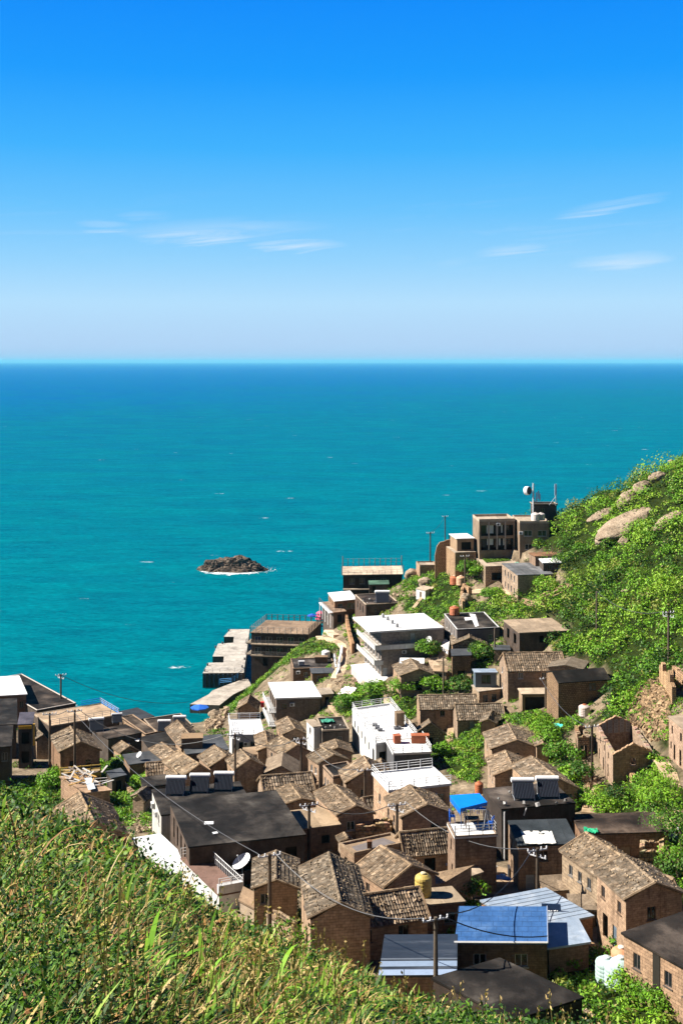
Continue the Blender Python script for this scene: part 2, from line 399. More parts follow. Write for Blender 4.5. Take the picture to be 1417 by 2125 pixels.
class MB:
    def __init__(s):
        s.v, s.f, s.uv, s.c = [], [], [], []

    def face(s, pts, uv=None, c=(1, 1, 1)):
        i = len(s.v)
        pts = [Vector(p) for p in pts]
        s.v += pts
        s.f.append(tuple(range(i, i + len(pts))))
        if uv is None:
            a = pts[1] - pts[0]
            if a.length < 1e-6:
                a = pts[2] - pts[0]
            n = a.cross(pts[-1] - pts[0])
            if n.length < 1e-9:
                n = a.cross(pts[2] - pts[0])
            if n.length > 1e-9 and abs(n.normalized().z) < 0.7:
                h = Vector((-n.y, n.x, 0)).normalized()
                uv = [(p.dot(h), p.z) for p in pts]
            else:
                h = a.normalized()
                g = Vector((-h.y, h.x, 0))
                uv = [(p.dot(h), p.dot(g)) for p in pts]
        s.uv += uv
        s.c.append(c)

    def hexa(s, b, t, c=(1, 1, 1), bottom=True):
        """solid between two polygons of the same count (counter-clockwise from above)"""
        n = len(b)
        s.face(t, c=c)
        if bottom:
            s.face(list(reversed(b)), c=c)
        for i in range(n):
            j = (i + 1) % n
            s.face([b[i], b[j], t[j], t[i]], c=c)

    def box(s, o, ax, ay, az, c=(1, 1, 1)):
        o, ax, ay, az = Vector(o), Vector(ax), Vector(ay), Vector(az)
        b = [o, o + ax, o + ax + ay, o + ay]
        s.hexa(b, [p + az for p in b], c)

    def cbox(s, ctr, sx, sy, sz, rot=0.0, c=(1, 1, 1)):
        ca, sa = math.cos(rot), math.sin(rot)
        ax, ay = Vector((ca, sa, 0)), Vector((-sa, ca, 0))
        o = Vector(ctr) - ax * sx / 2 - ay * sy / 2
        s.box(o, ax * sx, ay * sy, (0, 0, sz), c)

    def bar(s, a, b, r, n=6, c=(1, 1, 1), r2=None):
        a, b = Vector(a), Vector(b)
        d = b - a
        if d.length < 1e-6:
            return
        d.normalize()
        u = d.cross(Vector((0, 0, 1)) if abs(d.z) < 0.9 else Vector((1, 0, 0))).normalized()
        w = d.cross(u)
        r2 = r if r2 is None else r2
        pa = [a + (u * math.cos(2 * math.pi * i / n) + w * math.sin(2 * math.pi * i / n)) * r for i in range(n)]
        pb = [b + (u * math.cos(2 * math.pi * i / n) + w * math.sin(2 * math.pi * i / n)) * r2 for i in range(n)]
        s.hexa(pa, pb, c)

    def lathe(s, ctr, prof, n=16, c=(1, 1, 1), axis=(0, 0, 1)):
        ctr, d = Vector(ctr), Vector(axis).normalized()
        u = d.cross(Vector((0, 1, 0)) if abs(d.y) < 0.9 else Vector((1, 0, 0))).normalized()
        w = d.cross(u)
        ring = [[ctr + d * z + (u * math.cos(2 * math.pi * i / n) + w * math.sin(2 * math.pi * i / n)) * max(r, 1e-3) for i in range(n)] for r, z in prof]
        for k_ in range(len(prof) - 1):
            for i in range(n):
                j = (i + 1) % n
                s.face([ring[k_][i], ring[k_][j], ring[k_ + 1][j], ring[k_ + 1][i]], c=c)
        s.face(list(reversed(ring[0])), c=c)
        s.face(ring[-1], c=c)

    def stone(s, p, r, c, flat=0.7):
        """a rough little block"""
        p = Vector(p)
        q = []
        from mathutils import Euler as _E
        Rm = _E((random.uniform(-0.6, 0.6), random.uniform(-0.6, 0.6), random.uniform(0, 3.1))).to_matrix()
        for sx, sy, sz in ((-1, -1, -1), (1, -1, -1), (1, 1, -1), (-1, 1, -1), (-1, -1, 1), (1, -1, 1), (1, 1, 1), (-1, 1, 1)):
            k_ = r * random.uniform(0.65, 1.15)
            tp_ = 0.72 if sz > 0 else 1.0
            q.append(p + Rm @ Vector((sx * k_ * tp_, sy * k_ * tp_ * 0.8, sz * k_ * flat)))
        s.hexa(q[:4], q[4:], c)

    def build(s, name, mat, parent=None, smooth=False):
        me = bpy.data.meshes.new(name)
        base = BASE[parent.name] if parent is not None else Vector((0, 0, 0))
        nv = len(s.v)
        me.vertices.add(nv)
        co = np.array([tuple(p) for p in s.v], dtype=np.float32).reshape(-1, 3) - np.array(tuple(base), dtype=np.float32)
        me.vertices.foreach_set('co', co.ravel())
        ln = np.array([len(f) for f in s.f], dtype=np.int32)
        me.loops.add(int(ln.sum()))
        me.loops.foreach_set('vertex_index', np.concatenate([np.array(f, dtype=np.int32) for f in s.f]))
        me.polygons.add(len(ln))
        st = np.zeros(len(ln), dtype=np.int32)
        st[1:] = np.cumsum(ln)[:-1]
        me.polygons.foreach_set('loop_start', st)
        me.polygons.foreach_set('loop_total', ln)
        uv = me.uv_layers.new(name='UVMap')
        uv.data.foreach_set('uv', np.array(s.uv, dtype=np.float32).ravel())
        ca = me.color_attributes.new('Col', 'FLOAT_COLOR', 'CORNER')
        cc = np.ones((len(ln), 4), dtype=np.float32)
        cc[:, :3] = np.array(s.c, dtype=np.float32)
        ca.data.foreach_set('color', np.repeat(cc, ln, axis=0).ravel())
        me.materials.append(M[mat] if isinstance(mat, str) else mat)
        me.update(calc_edges=True)
        if smooth:
            me.polygons.foreach_set('use_smooth', np.ones(len(ln), dtype=bool))
        o = bpy.data.objects.new(name, me)
        COL.objects.link(o)
        if parent is not None:
            o.parent = parent
            BASE[o.name] = base
        else:
            BASE[o.name] = Vector((0, 0, 0))
        return o


def quads_object(name, V, C, mat):
    """many loose quads at once: V (n,4,3), C (n,3)"""
    n = len(V)
    me = bpy.data.meshes.new(name)
    me.vertices.add(n * 4)
    me.vertices.foreach_set('co', V.astype(np.float32).ravel())
    me.loops.add(n * 4)
    me.loops.foreach_set('vertex_index', np.arange(n * 4, dtype=np.int32))
    me.polygons.add(n)
    me.polygons.foreach_set('loop_start', np.arange(n, dtype=np.int32) * 4)
    me.polygons.foreach_set('loop_total', np.full(n, 4, dtype=np.int32))
    ca = me.color_attributes.new('Col', 'FLOAT_COLOR', 'CORNER')
    cc = np.ones((n, 4), dtype=np.float32)
    cc[:, :3] = C
    ca.data.foreach_set('color', np.repeat(cc, 4, axis=0).ravel())
    me.materials.append(M[mat])
    me.update(calc_edges=True)
    o = bpy.data.objects.new(name, me)
    COL.objects.link(o)
    BASE[o.name] = Vector((0, 0, 0))
    return o


# ------------------------------------------------------------------ houses
FOOT = []            # footprints, so the ground is dug level under each house and nothing grows through it
PALE = (1.75, 1.65, 1.5)


def wall_panel(mb, a, b, z0, z1, holes, depth=0.18, c=(1, 1, 1)):
    a, b = Vector(a), Vector(b)
    L = (b - a).to_2d().length
    d = Vector(((b.x - a.x) / L, (b.y - a.y) / L, 0))
    n = Vector((d.y, -d.x, 0))
    us = sorted({0.0, L, *[h[0] for h in holes], *[h[1] for h in holes]})
    zs = sorted({z0, z1, *[h[2] for h in holes], *[h[3] for h in holes]})
    P = lambda u, z, off=0.0: Vector((a.x, a.y, 0)) + d * u + Vector((0, 0, z)) - n * off
    for i in range(len(us) - 1):
        for j in range(len(zs) - 1):
            um, zm = (us[i] + us[i + 1]) / 2, (zs[j] + zs[j + 1]) / 2
            if any(h[0] < um < h[1] and h[2] < zm < h[3] for h in holes):
                continue
            mb.face([P(us[i], zs[j]), P(us[i + 1], zs[j]), P(us[i + 1], zs[j + 1]), P(us[i], zs[j + 1])], c=c)
    for u0, u1, q0, q1 in holes:
        for p, q in (((u0, q0), (u1, q0)), ((u1, q0), (u1, q1)), ((u1, q1), (u0, q1)), ((u0, q1), (u0, q0))):
            mb.face([P(*p), P(*q), P(*q, depth), P(*p, depth)], c=c)
    return P, n, d


def fit_opening(parent, P, h, kind, fc):
    u0, u1, z0, z1 = h
    t, dp = 0.06, 0.1
    fr = MB()
    Pn = lambda u, z, o: P(u, z, o)

    def slab(ua, ub, za, zb, o0, o1, mb, c):
        b = [Pn(ua, za, o0), Pn(ub, za, o0), Pn(ub, za, o1), Pn(ua, za, o1)]
        t_ = [Pn(ua, zb, o0), Pn(ub, zb, o0), Pn(ub, zb, o1), Pn(ua, zb, o1)]
        mb.hexa(b, t_, c)
    if kind == 'd':
        slab(u0 + 0.01, u1 - 0.01, z0, z1 - 0.01, dp, dp + 0.06, fr, fc)
        for a in (0.22, 0.55):
            slab(u0 + 0.12, u1 - 0.12, z0 + (z1 - z0) * a, z0 + (z1 - z0) * (a + 0.28), dp - 0.025, dp - 0.003, fr, tuple(v * 0.8 for v in fc))
        o = fr.build('door', 'paint', parent)
        hd = MB()
        slab(u1 - 0.16, u1 - 0.1, (z0 + z1) / 2 - 0.1, (z0 + z1) / 2 + 0.1, dp - 0.09, dp - 0.03, hd, (0.4, 0.4, 0.4))
        hd.build('handle', 'paint', o)
        return
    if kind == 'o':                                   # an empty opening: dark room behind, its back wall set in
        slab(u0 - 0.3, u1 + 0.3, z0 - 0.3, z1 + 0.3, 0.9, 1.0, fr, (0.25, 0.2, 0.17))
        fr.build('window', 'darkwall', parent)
        return
    slab(u0, u1, z0, z0 + t, dp - 0.04, dp + 0.06, fr, fc)
    slab(u0, u1, z1 - t, z1, dp - 0.04, dp + 0.06, fr, fc)
    slab(u0, u0 + t, z0 + t, z1 - t, dp - 0.04, dp + 0.06, fr, fc)
    slab(u1 - t, u1, z0 + t, z1 - t, dp - 0.04, dp + 0.06, fr, fc)
    um = (u0 + u1) / 2
    slab(um - t / 2, um + t / 2, z0 + t, z1 - t, dp - 0.03, dp + 0.05, fr, fc)
    slab(u0 - 0.08, u1 + 0.08, z0 - 0.09, z0 - 0.004, -0.07, dp - 0.05, fr, tuple(v * 0.8 for v in fc))
    o = fr.build('window', 'paint', parent)
    pn = MB()
    slab(u0 + t, u1 - t, z0 + t, z1 - t, dp, dp + 0.02, pn, (1, 1, 1))
    pn.build('pane', 'glass', o)


def openings(c4, ze, z0, wins):
    """wins: (wall, u fraction, metres from the eave down to its head, width, height, kind) -> holes per wall"""
    out = {0: [], 1: [], 2: [], 3: []}
    for w in wins:
        wi, u, top, ww, hh = w[:5]
        kind = w[5] if len(w) > 5 else 'w'
        a, b = c4[wi], c4[(wi + 1) % 4]
        L = (b - a).to_2d().length
        u0 = min(max(u * L - ww / 2, 0.12), L - 0.2)
        u1 = min(u0 + ww, L - 0.1)
        z1 = ze - top
        zb = max(z1 - hh, z0 + 0.1)
        if u1 - u0 < 0.25 or z1 - zb < 0.3:
            continue
        h = (round(u0, 3), round(u1, 3), round(zb, 3), round(z1, 3))
        if any(h[0] < o[0][1] + 0.05 and h[1] > o[0][0] - 0.05 and h[2] < o[0][3] + 0.05 and h[3] > o[0][2] - 0.05 for o in out[wi]):
            continue
        out[wi].append((h, kind))
    return out


def rowwins(wall, n, tops, w=0.8, h=1.0, kind='w', a=0.12, b=0.88):
    return [(wall, a + (b - a) * (i + 0.5) / n, t_, w, h, kind) for t_ in tops for i in range(n)]


FRAMEC = [(0.30, 0.28, 0.25), (0.55, 0.54, 0.52), (0.14, 0.09, 0.06), (0.2, 0.2, 0.2), (0.12, 0.10, 0.09)]
DOORC = [(0.16, 0.09, 0.06), (0.25, 0.17, 0.1), (0.3, 0.32, 0.33), (0.12, 0.16, 0.2)]


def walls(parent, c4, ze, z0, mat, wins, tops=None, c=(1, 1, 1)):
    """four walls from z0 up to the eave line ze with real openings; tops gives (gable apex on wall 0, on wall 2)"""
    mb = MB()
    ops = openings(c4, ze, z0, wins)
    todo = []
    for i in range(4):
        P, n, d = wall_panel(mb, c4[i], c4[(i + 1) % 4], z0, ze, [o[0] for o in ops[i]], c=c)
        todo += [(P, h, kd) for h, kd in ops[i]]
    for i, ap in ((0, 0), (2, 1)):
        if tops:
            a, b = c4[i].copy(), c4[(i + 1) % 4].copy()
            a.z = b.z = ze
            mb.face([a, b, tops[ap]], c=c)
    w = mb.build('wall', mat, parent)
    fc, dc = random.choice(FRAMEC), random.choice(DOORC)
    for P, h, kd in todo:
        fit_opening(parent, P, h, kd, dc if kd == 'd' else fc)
    return w


def tile_col():
    k_ = random.uniform(0.6, 1.05)
    if random.random() < 0.22:
        k_ *= random.uniform(1.35, 2.0)
    elif random.random() < 0.12:
        k_ *= 0.6
    w = random.uniform(-0.05, 0.05)
    return (k_ * (1 + w), k_, k_ * (1 - w))


def tile_slope(mb, e0, e1, r1, r0, col=0.3, row=0.45, stones=1.0, hgt=0.055):
    """courses of barrel tiles between the eave e0->e1 and the ridge r0->r1, with stones laid on them against the wind"""
    e0, e1, r0, r1 = map(Vector, (e0, e1, r0, r1))
    L, S = (e1 - e0).length, (r0 - e0).length
    nc, nr = max(4, int(L / col)), max(3, int(S / row))
    n = (e1 - e0).cross(r0 - e0).normalized()
    if n.z < 0:
        n = -n
    up = (r0 - e0).normalized()
    Q = lambda u, v: (e0 * (1 - u) + e1 * u) * (1 - v) + (r0 * (1 - u) + r1 * u) * v
    ct = [random.uniform(0.86, 1.12) for _ in range(nc)]
    ph = random.uniform(0, 9)
    for j in range(nr):
        v0, v1 = j / nr, (j + 1) / nr
        sag0, sag1 = [0.08 * mnoise.noise(Vector((v * 3, ph, 0))) for v in (v0, v1)]
        for i in range(nc):
            u0, u1 = i / nc, (i + 1) / nc
            um = u0 + (u1 - u0) * 0.5
            hh = hgt * random.uniform(0.75, 1.25)
            wv = [0.07 * mnoise.noise(Vector((u * L * 0.35, ph, j * 0.2))) for u in (u0, um, u1)]
            tc_ = tuple(x * ct[i] for x in tile_col())
            lo, hi = 0.045, 0.005
            A0, A1 = Q(u0, v0) + n * (lo + wv[0] + sag0), Q(u0, v1) + n * (hi + wv[0] + sag1)
            B0, B1 = Q(um, v0) + n * (lo + hh + wv[1] + sag0), Q(um, v1) + n * (hi + hh + wv[1] + sag1)
            D0, D1 = Q(u1, v0) + n * (lo + wv[2] + sag0), Q(u1, v1) + n * (hi + wv[2] + sag1)
            mb.face([A0, B0, B1, A1], c=tc_)
            mb.face([B0, D0, D1, B1], c=tc_)
    # stones: rows along a few courses and lines running up the slope
    def put(u, v, r):
        k_ = random.uniform(1.15, 2.0)
        mb.stone(Q(u, v) + n * (hgt + 0.04), r, (k_, k_ * 0.95, k_ * 0.85))
    if stones > 0:
        for v in [(q + 0.5) / 4 for q in range(4)]:
            u = random.uniform(0, 0.05)
            while u < 1:
                if random.random() < 0.5 * stones:
                    put(u, min(max(v + random.gauss(0, 0.02), 0.02), 0.97), random.uniform(0.05, 0.10))
                u += random.uniform(0.3, 0.75) / L
        for _ in range(int(L / 2.0)):
            u = random.random()
            v = random.uniform(0.0, 0.2)
            while v < 0.98:
                if random.random() < 0.8 * stones:
                    put(min(max(u + random.gauss(0, 0.012), 0.01), 0.99), v, random.uniform(0.05, 0.095))
                v += random.uniform(0.22, 0.5) / S
    return n


def dig(c4, z):
    FOOT.append(([(p.x, p.y) for p in c4], z))


def gable(fr, label, h, p1, p2, a, r, wall='stone', wins=None, name='stone_house', cat='house', group='tile roofed stone houses of the village', stones=1.0, p4=None, plain=None, wc=(1, 1, 1), rise=None, z0=None, y0=70):
    A = hit(fr, p1, h, y0)
    ze = A.z
    B = atz(fr, p2, ze)
    mid = (A + B) / 2
    if rise is None:
        rise = max(0.5, min(((mid.y / F) * ((HC - mid.z) / mid.y * F + HY - pq(fr, a)[1])), 3.2))
    ap = Vector((mid.x, mid.y, ze + rise))
    rf = atz(fr, r, ze + rise)
    v = rf - ap
    v.z = 0
    if p4 is not None:
        v = atz(fr, p4, ze) - A
    # square the plan up half way: the gable is nearly at right angles to the ridge
    u = B - A
    vn = v.normalized()
    skew = u.dot(vn)
    u = u - vn * skew * 0.6
    A, B = mid - u / 2, mid + u / 2
    c4 = [A, B, B + v, A + v]
    gz = min(ground(p.x, p.y) for p in c4)
    zb = min(gz, A.z - h) - 1.2 if z0 is None else z0
    dig(c4, A.z - h)
    bx = sum((Vector(p) for p in c4), Vector()) / 4
    T = thing(name, (bx.x, bx.y, A.z - h), label, cat, group)
    if wins is None:
        big = h > 3.6
        wins = rowwins(3, 2 if v.length < 7 else 3, [0.35, 2.5] if big else [0.5], 0.75, 1.0) + [(0, 0.5, 0.15, 0.8, 0.9)]
        if random.random() < 0.5:
            wins += [(0, 0.22, h - 1.95, 0.9, 1.9, 'd')]
    a2 = ap + v
    W = walls(T, c4, ze, zb, wall, wins, (ap, a2), wc)
    W.name = 'wall'
    un = u.normalized()
    mb = MB()
    oe, ov = 0.28, 0.12                                # overhang at the eave and at the verge
    slope = rise / (u.length / 2)
    e = un * oe - Vector((0, 0, slope * oe))
    lift = Vector((0, 0, 0.10))
    near, far = -vn * ov, v + vn * ov
    col_ = 0.24 if A.y < 140 else 0.36
    L0, L1 = A - e + near + lift, A - e + far + lift
    R0, R1 = B + e + near + lift, B + e + far + lift
    T0, T1 = ap + near + lift, ap + far + lift
    if plain is None:
        tile_slope(mb, L0, L1, T1, T0, col_, 0.36 if A.y < 140 else 0.5, stones)
        tile_slope(mb, R0, R1, T1, T0, col_, 0.36 if A.y < 140 else 0.5, stones)
    mat = plain or 'tile'
    th = Vector((0, 0, 0.12))
    dk = (0.75, 0.72, 0.7)
    for q in ((L0, L1, T1, T0), (R1, R0, T0, T1)):
        q = [Vector(p) for p in q]
        if (q[1] - q[0]).cross(q[3] - q[0]).z < 0:
            q.reverse()
        mb.hexa([p - th for p in q], [p - Vector((0, 0, 0.0)) for p in q], dk if plain is None else (1, 1, 1))
    if plain is None:
        # mortar rims along the verges and the ridge
        for s0, s1 in ((L0, T0), (R0, T0), (L1, T1), (R1, T1)):
            mb.bar(s0 + Vector((0, 0, 0.05)), s1 + Vector((0, 0, 0.05)), 0.12, 5, random.choice([(1.35, 1.25, 1.1), (1.1, 1.0, 0.9), (1.5, 1.4, 1.25)]))
        n_ = max(3, int(v.length / 0.45))
        for i in range(n_):
            k_ = random.uniform(0.8, 1.5)
            q0, q1 = T0.lerp(T1, i / n_), T0.lerp(T1, (i + 0.93) / n_)
            zz = Vector((0, 0, random.uniform(0.04, 0.08)))
            mb.bar(q0 + zz, q1 + zz, random.uniform(0.11, 0.15), 6, (k_, k_ * 0.95, k_ * 0.87))
    mb.build('roof', mat, T)
    return dict(T=T, c4=c4, ze=ze, zt=ze + rise, zb=zb, h=h, v=v, u=u, ap=ap)


def railing(parent, pts, h=1.0, step=1.6, c=(0.8, 0.8, 0.8), r=0.035, rails=3, name='railing', closed=False, pr=None):
    mb = MB()
    pts = [Vector(p) for p in pts]
    if closed:
        pts = pts + [pts[0]]
    for a, b in zip(pts, pts[1:]):
        n = max(1, round((b - a).length / step))
        for i in range(n + 1):
            p = a.lerp(b, i / n)
            mb.bar(p, p + Vector((0, 0, h)), pr or r * 1.3, 5, c)
        for q in range(rails):
            z = Vector((0, 0, h * (1 - q / max(rails, 1) * 0.9) - 0.03))
            mb.bar(a + z, b + z, r, 4, c)
    return mb.build(name, 'paint', parent)


def flat(fr, label, h, p1, p2, p4, wall='stone', roof='bitumen', wins=None, name='flat_roofed_house', cat='house', group='flat roofed houses of the village', over=0.18, par=0.0, thick=0.16, tilt=0.0,
         rail=None, wc=(1, 1, 1), rc=(1, 1, 1), Y=None, z0=None, parc=None, sq=0.5, y0=70, railc=(0.8, 0.8, 0.8), seams=0, ins=0.0):
    """house or terrace under one flat roof; tilt lifts the far edge (metres)"""
    A = hit(fr, p1, h, y0) if Y is None else atY(fr, p1, Y)
    ze = A.z
    B, D = atz(fr, p2, ze), atz(fr, p4, ze + tilt)
    u, v = B - A, D - A
    v.z = 0
    un = u.normalized()
    v = v - un * v.dot(un) * sq
    c4 = [A, B, B + v, A + v]
    gz = min(ground(p.x, p.y) for p in c4)
    zb = (min(gz, A.z - h) - 1.2) if z0 is None else z0
    if Y is None:
        dig(c4, A.z - h)
    bx = (A + B + c4[2] + c4[3]) / 4
    T = thing(name, (bx.x, bx.y, A.z - h), label, cat, group)
    if wins is None:
        two = h > 4.4
        wins = rowwins(3, 2 if v.length < 7 else 3, [0.5, 2.8] if two else [0.5], 0.8, 1.1) + rowwins(0, 2, [0.6], 0.9, 1.0, a=0.2, b=0.85)
        if h < 4.5:
            wins += [(0, 0.5, h - 2.0, 0.9, 1.95, 'd')]
    vn = v.normalized()
    cw4 = [A + un * ins, B, c4[2], c4[3] + un * ins]
    walls(T, cw4, ze - thick, zb, wall, wins, None, wc)
    mb = MB()
    q = [A - un * over - vn * over, B + un * over - vn * over, c4[2] + un * over + vn * over, c4[3] - un * over + vn * over]
    tl = [0, 0, tilt, tilt]
    bot = [p + Vector((0, 0, t_ - thick)) for p, t_ in zip(q, tl)]
    top = [p + Vector((0, 0, t_)) for p, t_ in zip(q, tl)]
    if tilt > 0:
        w2 = MB()
        a_, b_, c_, d_ = [Vector((p.x, p.y, ze - thick)) for p in c4]
        tz = Vector((0, 0, tilt))
        w2.face([b_, c_, c_ + tz], c=wc)
        w2.face([d_, a_, d_ + tz], c=wc)
        w2.face([c_, d_, d_ + tz, c_ + tz], c=wc)
        w2.build('wall', wall, T)
    # the roof skin in strips, so sheets and repairs differ a little in tone
    ns = seams or max(2, int(u.length / 2.2))
    mb.face(list(reversed(bot)), c=rc)
    for i in range(4):
        j = (i + 1) % 4
        mb.face([bot[i], bot[j], top[j], top[i]], c=tuple(x * 0.8 for x in rc))
    for i in range(ns):
        f0, f1 = i / ns, (i + 1) / ns
        m_ = random.uniform(0.3, 0.7)
        for g0, g1 in ((0, m_), (m_, 1)):
            k_ = random.uniform(0.93, 1.07) if roof in ('whiteroof', 'metal', 'bluepaint', 'darkmetal') else random.uniform(0.8, 1.25)
            L = lambda f, g: top[0].lerp(top[1], f).lerp(top[3].lerp(top[2], f), g)
            mb.face([L(f0, g0), L(f1, g0), L(f1, g1), L(f0, g1)], c=tuple(x * k_ for x in rc))
            if i and seams:
                mb.bar(L(f0, g0) + Vector((0, 0, 0.02)), L(f0, g1) + Vector((0, 0, 0.02)), 0.018, 4, rc)
    mb.build('roof', roof, T)
    if par > 0:
        pm = MB()
        pw = 0.18
        for i in range(4):
            j = (i + 1) % 4
            a, b = top[i], top[j]
            d_ = (b - a).normalized()
            inn = Vector((-d_.y, d_.x, 0))
            pm.box(a + Vector((0, 0, 0.003)) + d_ * (pw + 0.003 if i % 2 else 0), (b - a) - d_ * (2 * pw + 0.006 if i % 2 else 0), inn * pw, (0, 0, par), parc or (1, 1, 1))
        pm.build('parapet', 'paint' if parc else (wall if wall != 'darkwall' else 'concrete'), T)
    z_ = Vector((0, 0, par + 0.01))
    if rail:
        qs = [top[i] + (bx - top[i]).normalized() * 0.12 + z_ for i in range(4)]
        for i in rail:
            railing(T, [qs[i], qs[(i + 1) % 4]], c=railc)
    return dict(T=T, c4=c4, ze=ze, zt=ze, zb=zb, h=h, v=v, u=u, top=top, cw=cw4)


def wallpt(H, wall, u, down, out=0.0):
    a, b = H['c4'][wall], H['c4'][(wall + 1) % 4]
    d = (b - a).normalized()
    n = Vector((d.y, -d.x, 0))
    p = a.lerp(b, u) + n * out
    p.z = H['ze'] - down
    return p, d, n

# ------------------------------------------------------------------ the village, from the shore rows to the nearest houses
H = {}
DK = (0.55, 0.5, 0.47)
# --- headland at the top right
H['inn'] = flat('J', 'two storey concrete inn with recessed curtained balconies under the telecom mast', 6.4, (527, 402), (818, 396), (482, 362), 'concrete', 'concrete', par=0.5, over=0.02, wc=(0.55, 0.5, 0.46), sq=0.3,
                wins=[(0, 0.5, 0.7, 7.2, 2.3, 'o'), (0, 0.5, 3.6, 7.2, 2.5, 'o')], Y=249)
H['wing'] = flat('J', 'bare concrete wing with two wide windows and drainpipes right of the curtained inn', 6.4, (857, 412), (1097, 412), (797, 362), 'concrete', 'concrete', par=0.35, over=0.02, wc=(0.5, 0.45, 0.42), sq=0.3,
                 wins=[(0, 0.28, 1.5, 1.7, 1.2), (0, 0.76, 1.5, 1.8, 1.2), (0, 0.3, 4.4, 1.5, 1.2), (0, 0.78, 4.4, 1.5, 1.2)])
H['annex'] = flat('J', 'small open fronted annex with pale slab roof left of the curtained inn', 3.0, (346, 540), (482, 536), (303, 503), 'concrete', 'whiteroof', wins=[(0, 0.55, 0.7, 2.2, 1.7, 'o')], wc=(0.7, 0.6, 0.5), over=0.25, Y=251)
H['yard'] = flat('J', 'high stone retaining terrace carrying the lawn in front of the inn', 4.2, (577, 768), (860, 757), (388, 602), 'rubble', 'concrete', wins=[(0, 0.35, 1.2, 2.6, 1.6, 'o')], over=0.05, par=0.0, name='stone_terrace', cat='terrace', sq=0.0, group='walled terraces of the headland')
H['block'] = flat('J', 'sunlit two storey stone house with streaked grey roof below the lawn', 5.2, (841, 838), (1137, 830), (716, 743), 'stone', 'slate', par=0.0, over=0.05, rc=(2.0, 1.9, 1.8), sq=0.3,
                  wins=rowwins(3, 4, [0.5, 2.9], 0.7, 1.1) + [(0, 0.44, 1.1, 0.9, 0.9)], seams=9, tilt=0.25)
H['brownshed'] = flat('J', 'brown roofed shed between the inn yard and a white roofed shed', 2.9, (985, 684), (1182, 676), (947, 656), 'concrete', 'concrete', rc=(0.5, 0.33, 0.25), wc=(0.6, 0.5, 0.45), wins=[(0, 0.3, 0.5, 0.8, 1.0)], name='shed', cat='shed', group='sheds')
H['whiteshed'] = flat('J', 'shed with white sheet roof behind the streaked roof stone house', 3.2, (1050, 738), (1192, 735), (1036, 683), 'darkwall', 'whiteroof', wins=[(0, 0.35, 0.5, 0.9, 1.2), (0, 0.75, 0.9, 0.8, 2.0, 'd')], name='shed', cat='shed', group='sheds')
H['stonebox'] = flat('J', 'roofless square stone box at the headland tip under two masts', 2.6, (42, 767), (188, 765), (8, 736), 'stone', 'concrete', par=0.25, over=0.0, wins=[(0, 0.7, 0.8, 0.8, 1.7, 'o')], name='stone_box', cat='ruin', group='ruins of the village')
H['tinyshed'] = flat('J', 'tiny whitewashed pump shed with a boulder on the slope behind it', 1.9, (88, 965), (150, 940), (30, 940), 'plaster', 'concrete', wins=[(3, 0.5, 0.4, 0.7, 1.3, 'd')], over=0.08, name='pump_shed', cat='shed', group='sheds')
# --- seaward group round the pink parasols
H['poststerrace'] = flat('K', 'waterfront block with a roof terrace ringed by tall dark posts on the point', 4.6, (318, 232), (862, 225), (338, 156), 'darkwall', 'concrete', over=0.25, rc=(1.25, 1.25, 1.25), wc=(0.5, 0.42, 0.36),
                         wins=[(0, u, 0.9, 1.3, 1.3, 'w') for u in (0.15, 0.32, 0.5, 0.68)], sq=0.3, Y=288)
H['greenshed'] = flat('K', 'low shed with a green felt roof in front of the posted terrace', 2.0, (558, 322), (735, 318), (580, 286), 'darkwall', 'slate', rc=(0.9, 1.6, 1.0), wins=[(0, 0.25, 0.3, 0.9, 1.5, 'o')], name='shed', cat='shed', group='sheds', Y=281)
H['cafeLow'] = flat('K', 'dark lower storey with a railed deck under the white square roof', 3.3, (230, 578), (342, 566), (158, 482), 'darkwall', 'concrete', rc=(0.8, 0.7, 0.65), wins=[(0, 0.5, 0.5, 1.2, 1.8, 'o'), (3, 0.4, 0.5, 1.2, 1.8), (3, 0.75, 0.5, 1.2, 1.8)], sq=0.2, Y=267)
H['cafe'] = flat('K', 'white square roofed cafe pavilion above the dark railed deck', 6.2, (241, 476), (442, 456), (208, 396), 'stone', 'whiteroof', wc=(0.7, 0.62, 0.55), wins=[(0, 0.25, 0.6, 1.2, 1.5), (0, 0.75, 0.6, 2.2, 1.4)] + rowwins(3, 2, [0.6], 1.0, 1.4), sq=0.2)
H['solarhouse'] = flat('K', 'brown walled house with littered dark roof and one big solar heater', 3.6, (527, 513), (832, 496), (434, 421), 'darkwall', 'bitumen', wc=(1.1, 0.95, 0.88), rc=(1.6, 1.4, 1.3), wins=rowwins(3, 3, [0.6], 1.0, 1.6) + [(0, 0.3, 0.8, 0.8, 0.9), (0, 0.8, 0.8, 0.8, 0.9)], par=0.2, over=0.02, sq=0.2)
H['terraceblock'] = flat('B', 'three storey seafront block with fenced brown roof terrace above the pier', 8.4, (346, 421), (634, 430), (433, 359), 'darkwall', 'concrete', rc=(0.62, 0.55, 0.5), wc=(0.62, 0.56, 0.52), over=0.2, sq=0.25,
                         wins=rowwins(0, 5, [0.8, 3.5], 1.5, 1.5, a=0.02, b=0.98) + rowwins(0, 3, [6.0], 1.2, 1.9, 'o') + rowwins(3, 2, [0.8, 3.5], 1.4, 1.6), z0=0.5, Y=283)
H['slate1'] = flat('B', 'dark flat roofed house with air units between pier block and white stair', 3.4, (558, 607), (772, 600), (545, 556), 'stone', 'bitumen', wc=(0.6, 0.55, 0.5), rc=(1.4, 1.4, 1.5), wins=[(0, 0.3, 0.6, 0.7, 0.9)], par=0.15, over=0.02, sq=0.2)
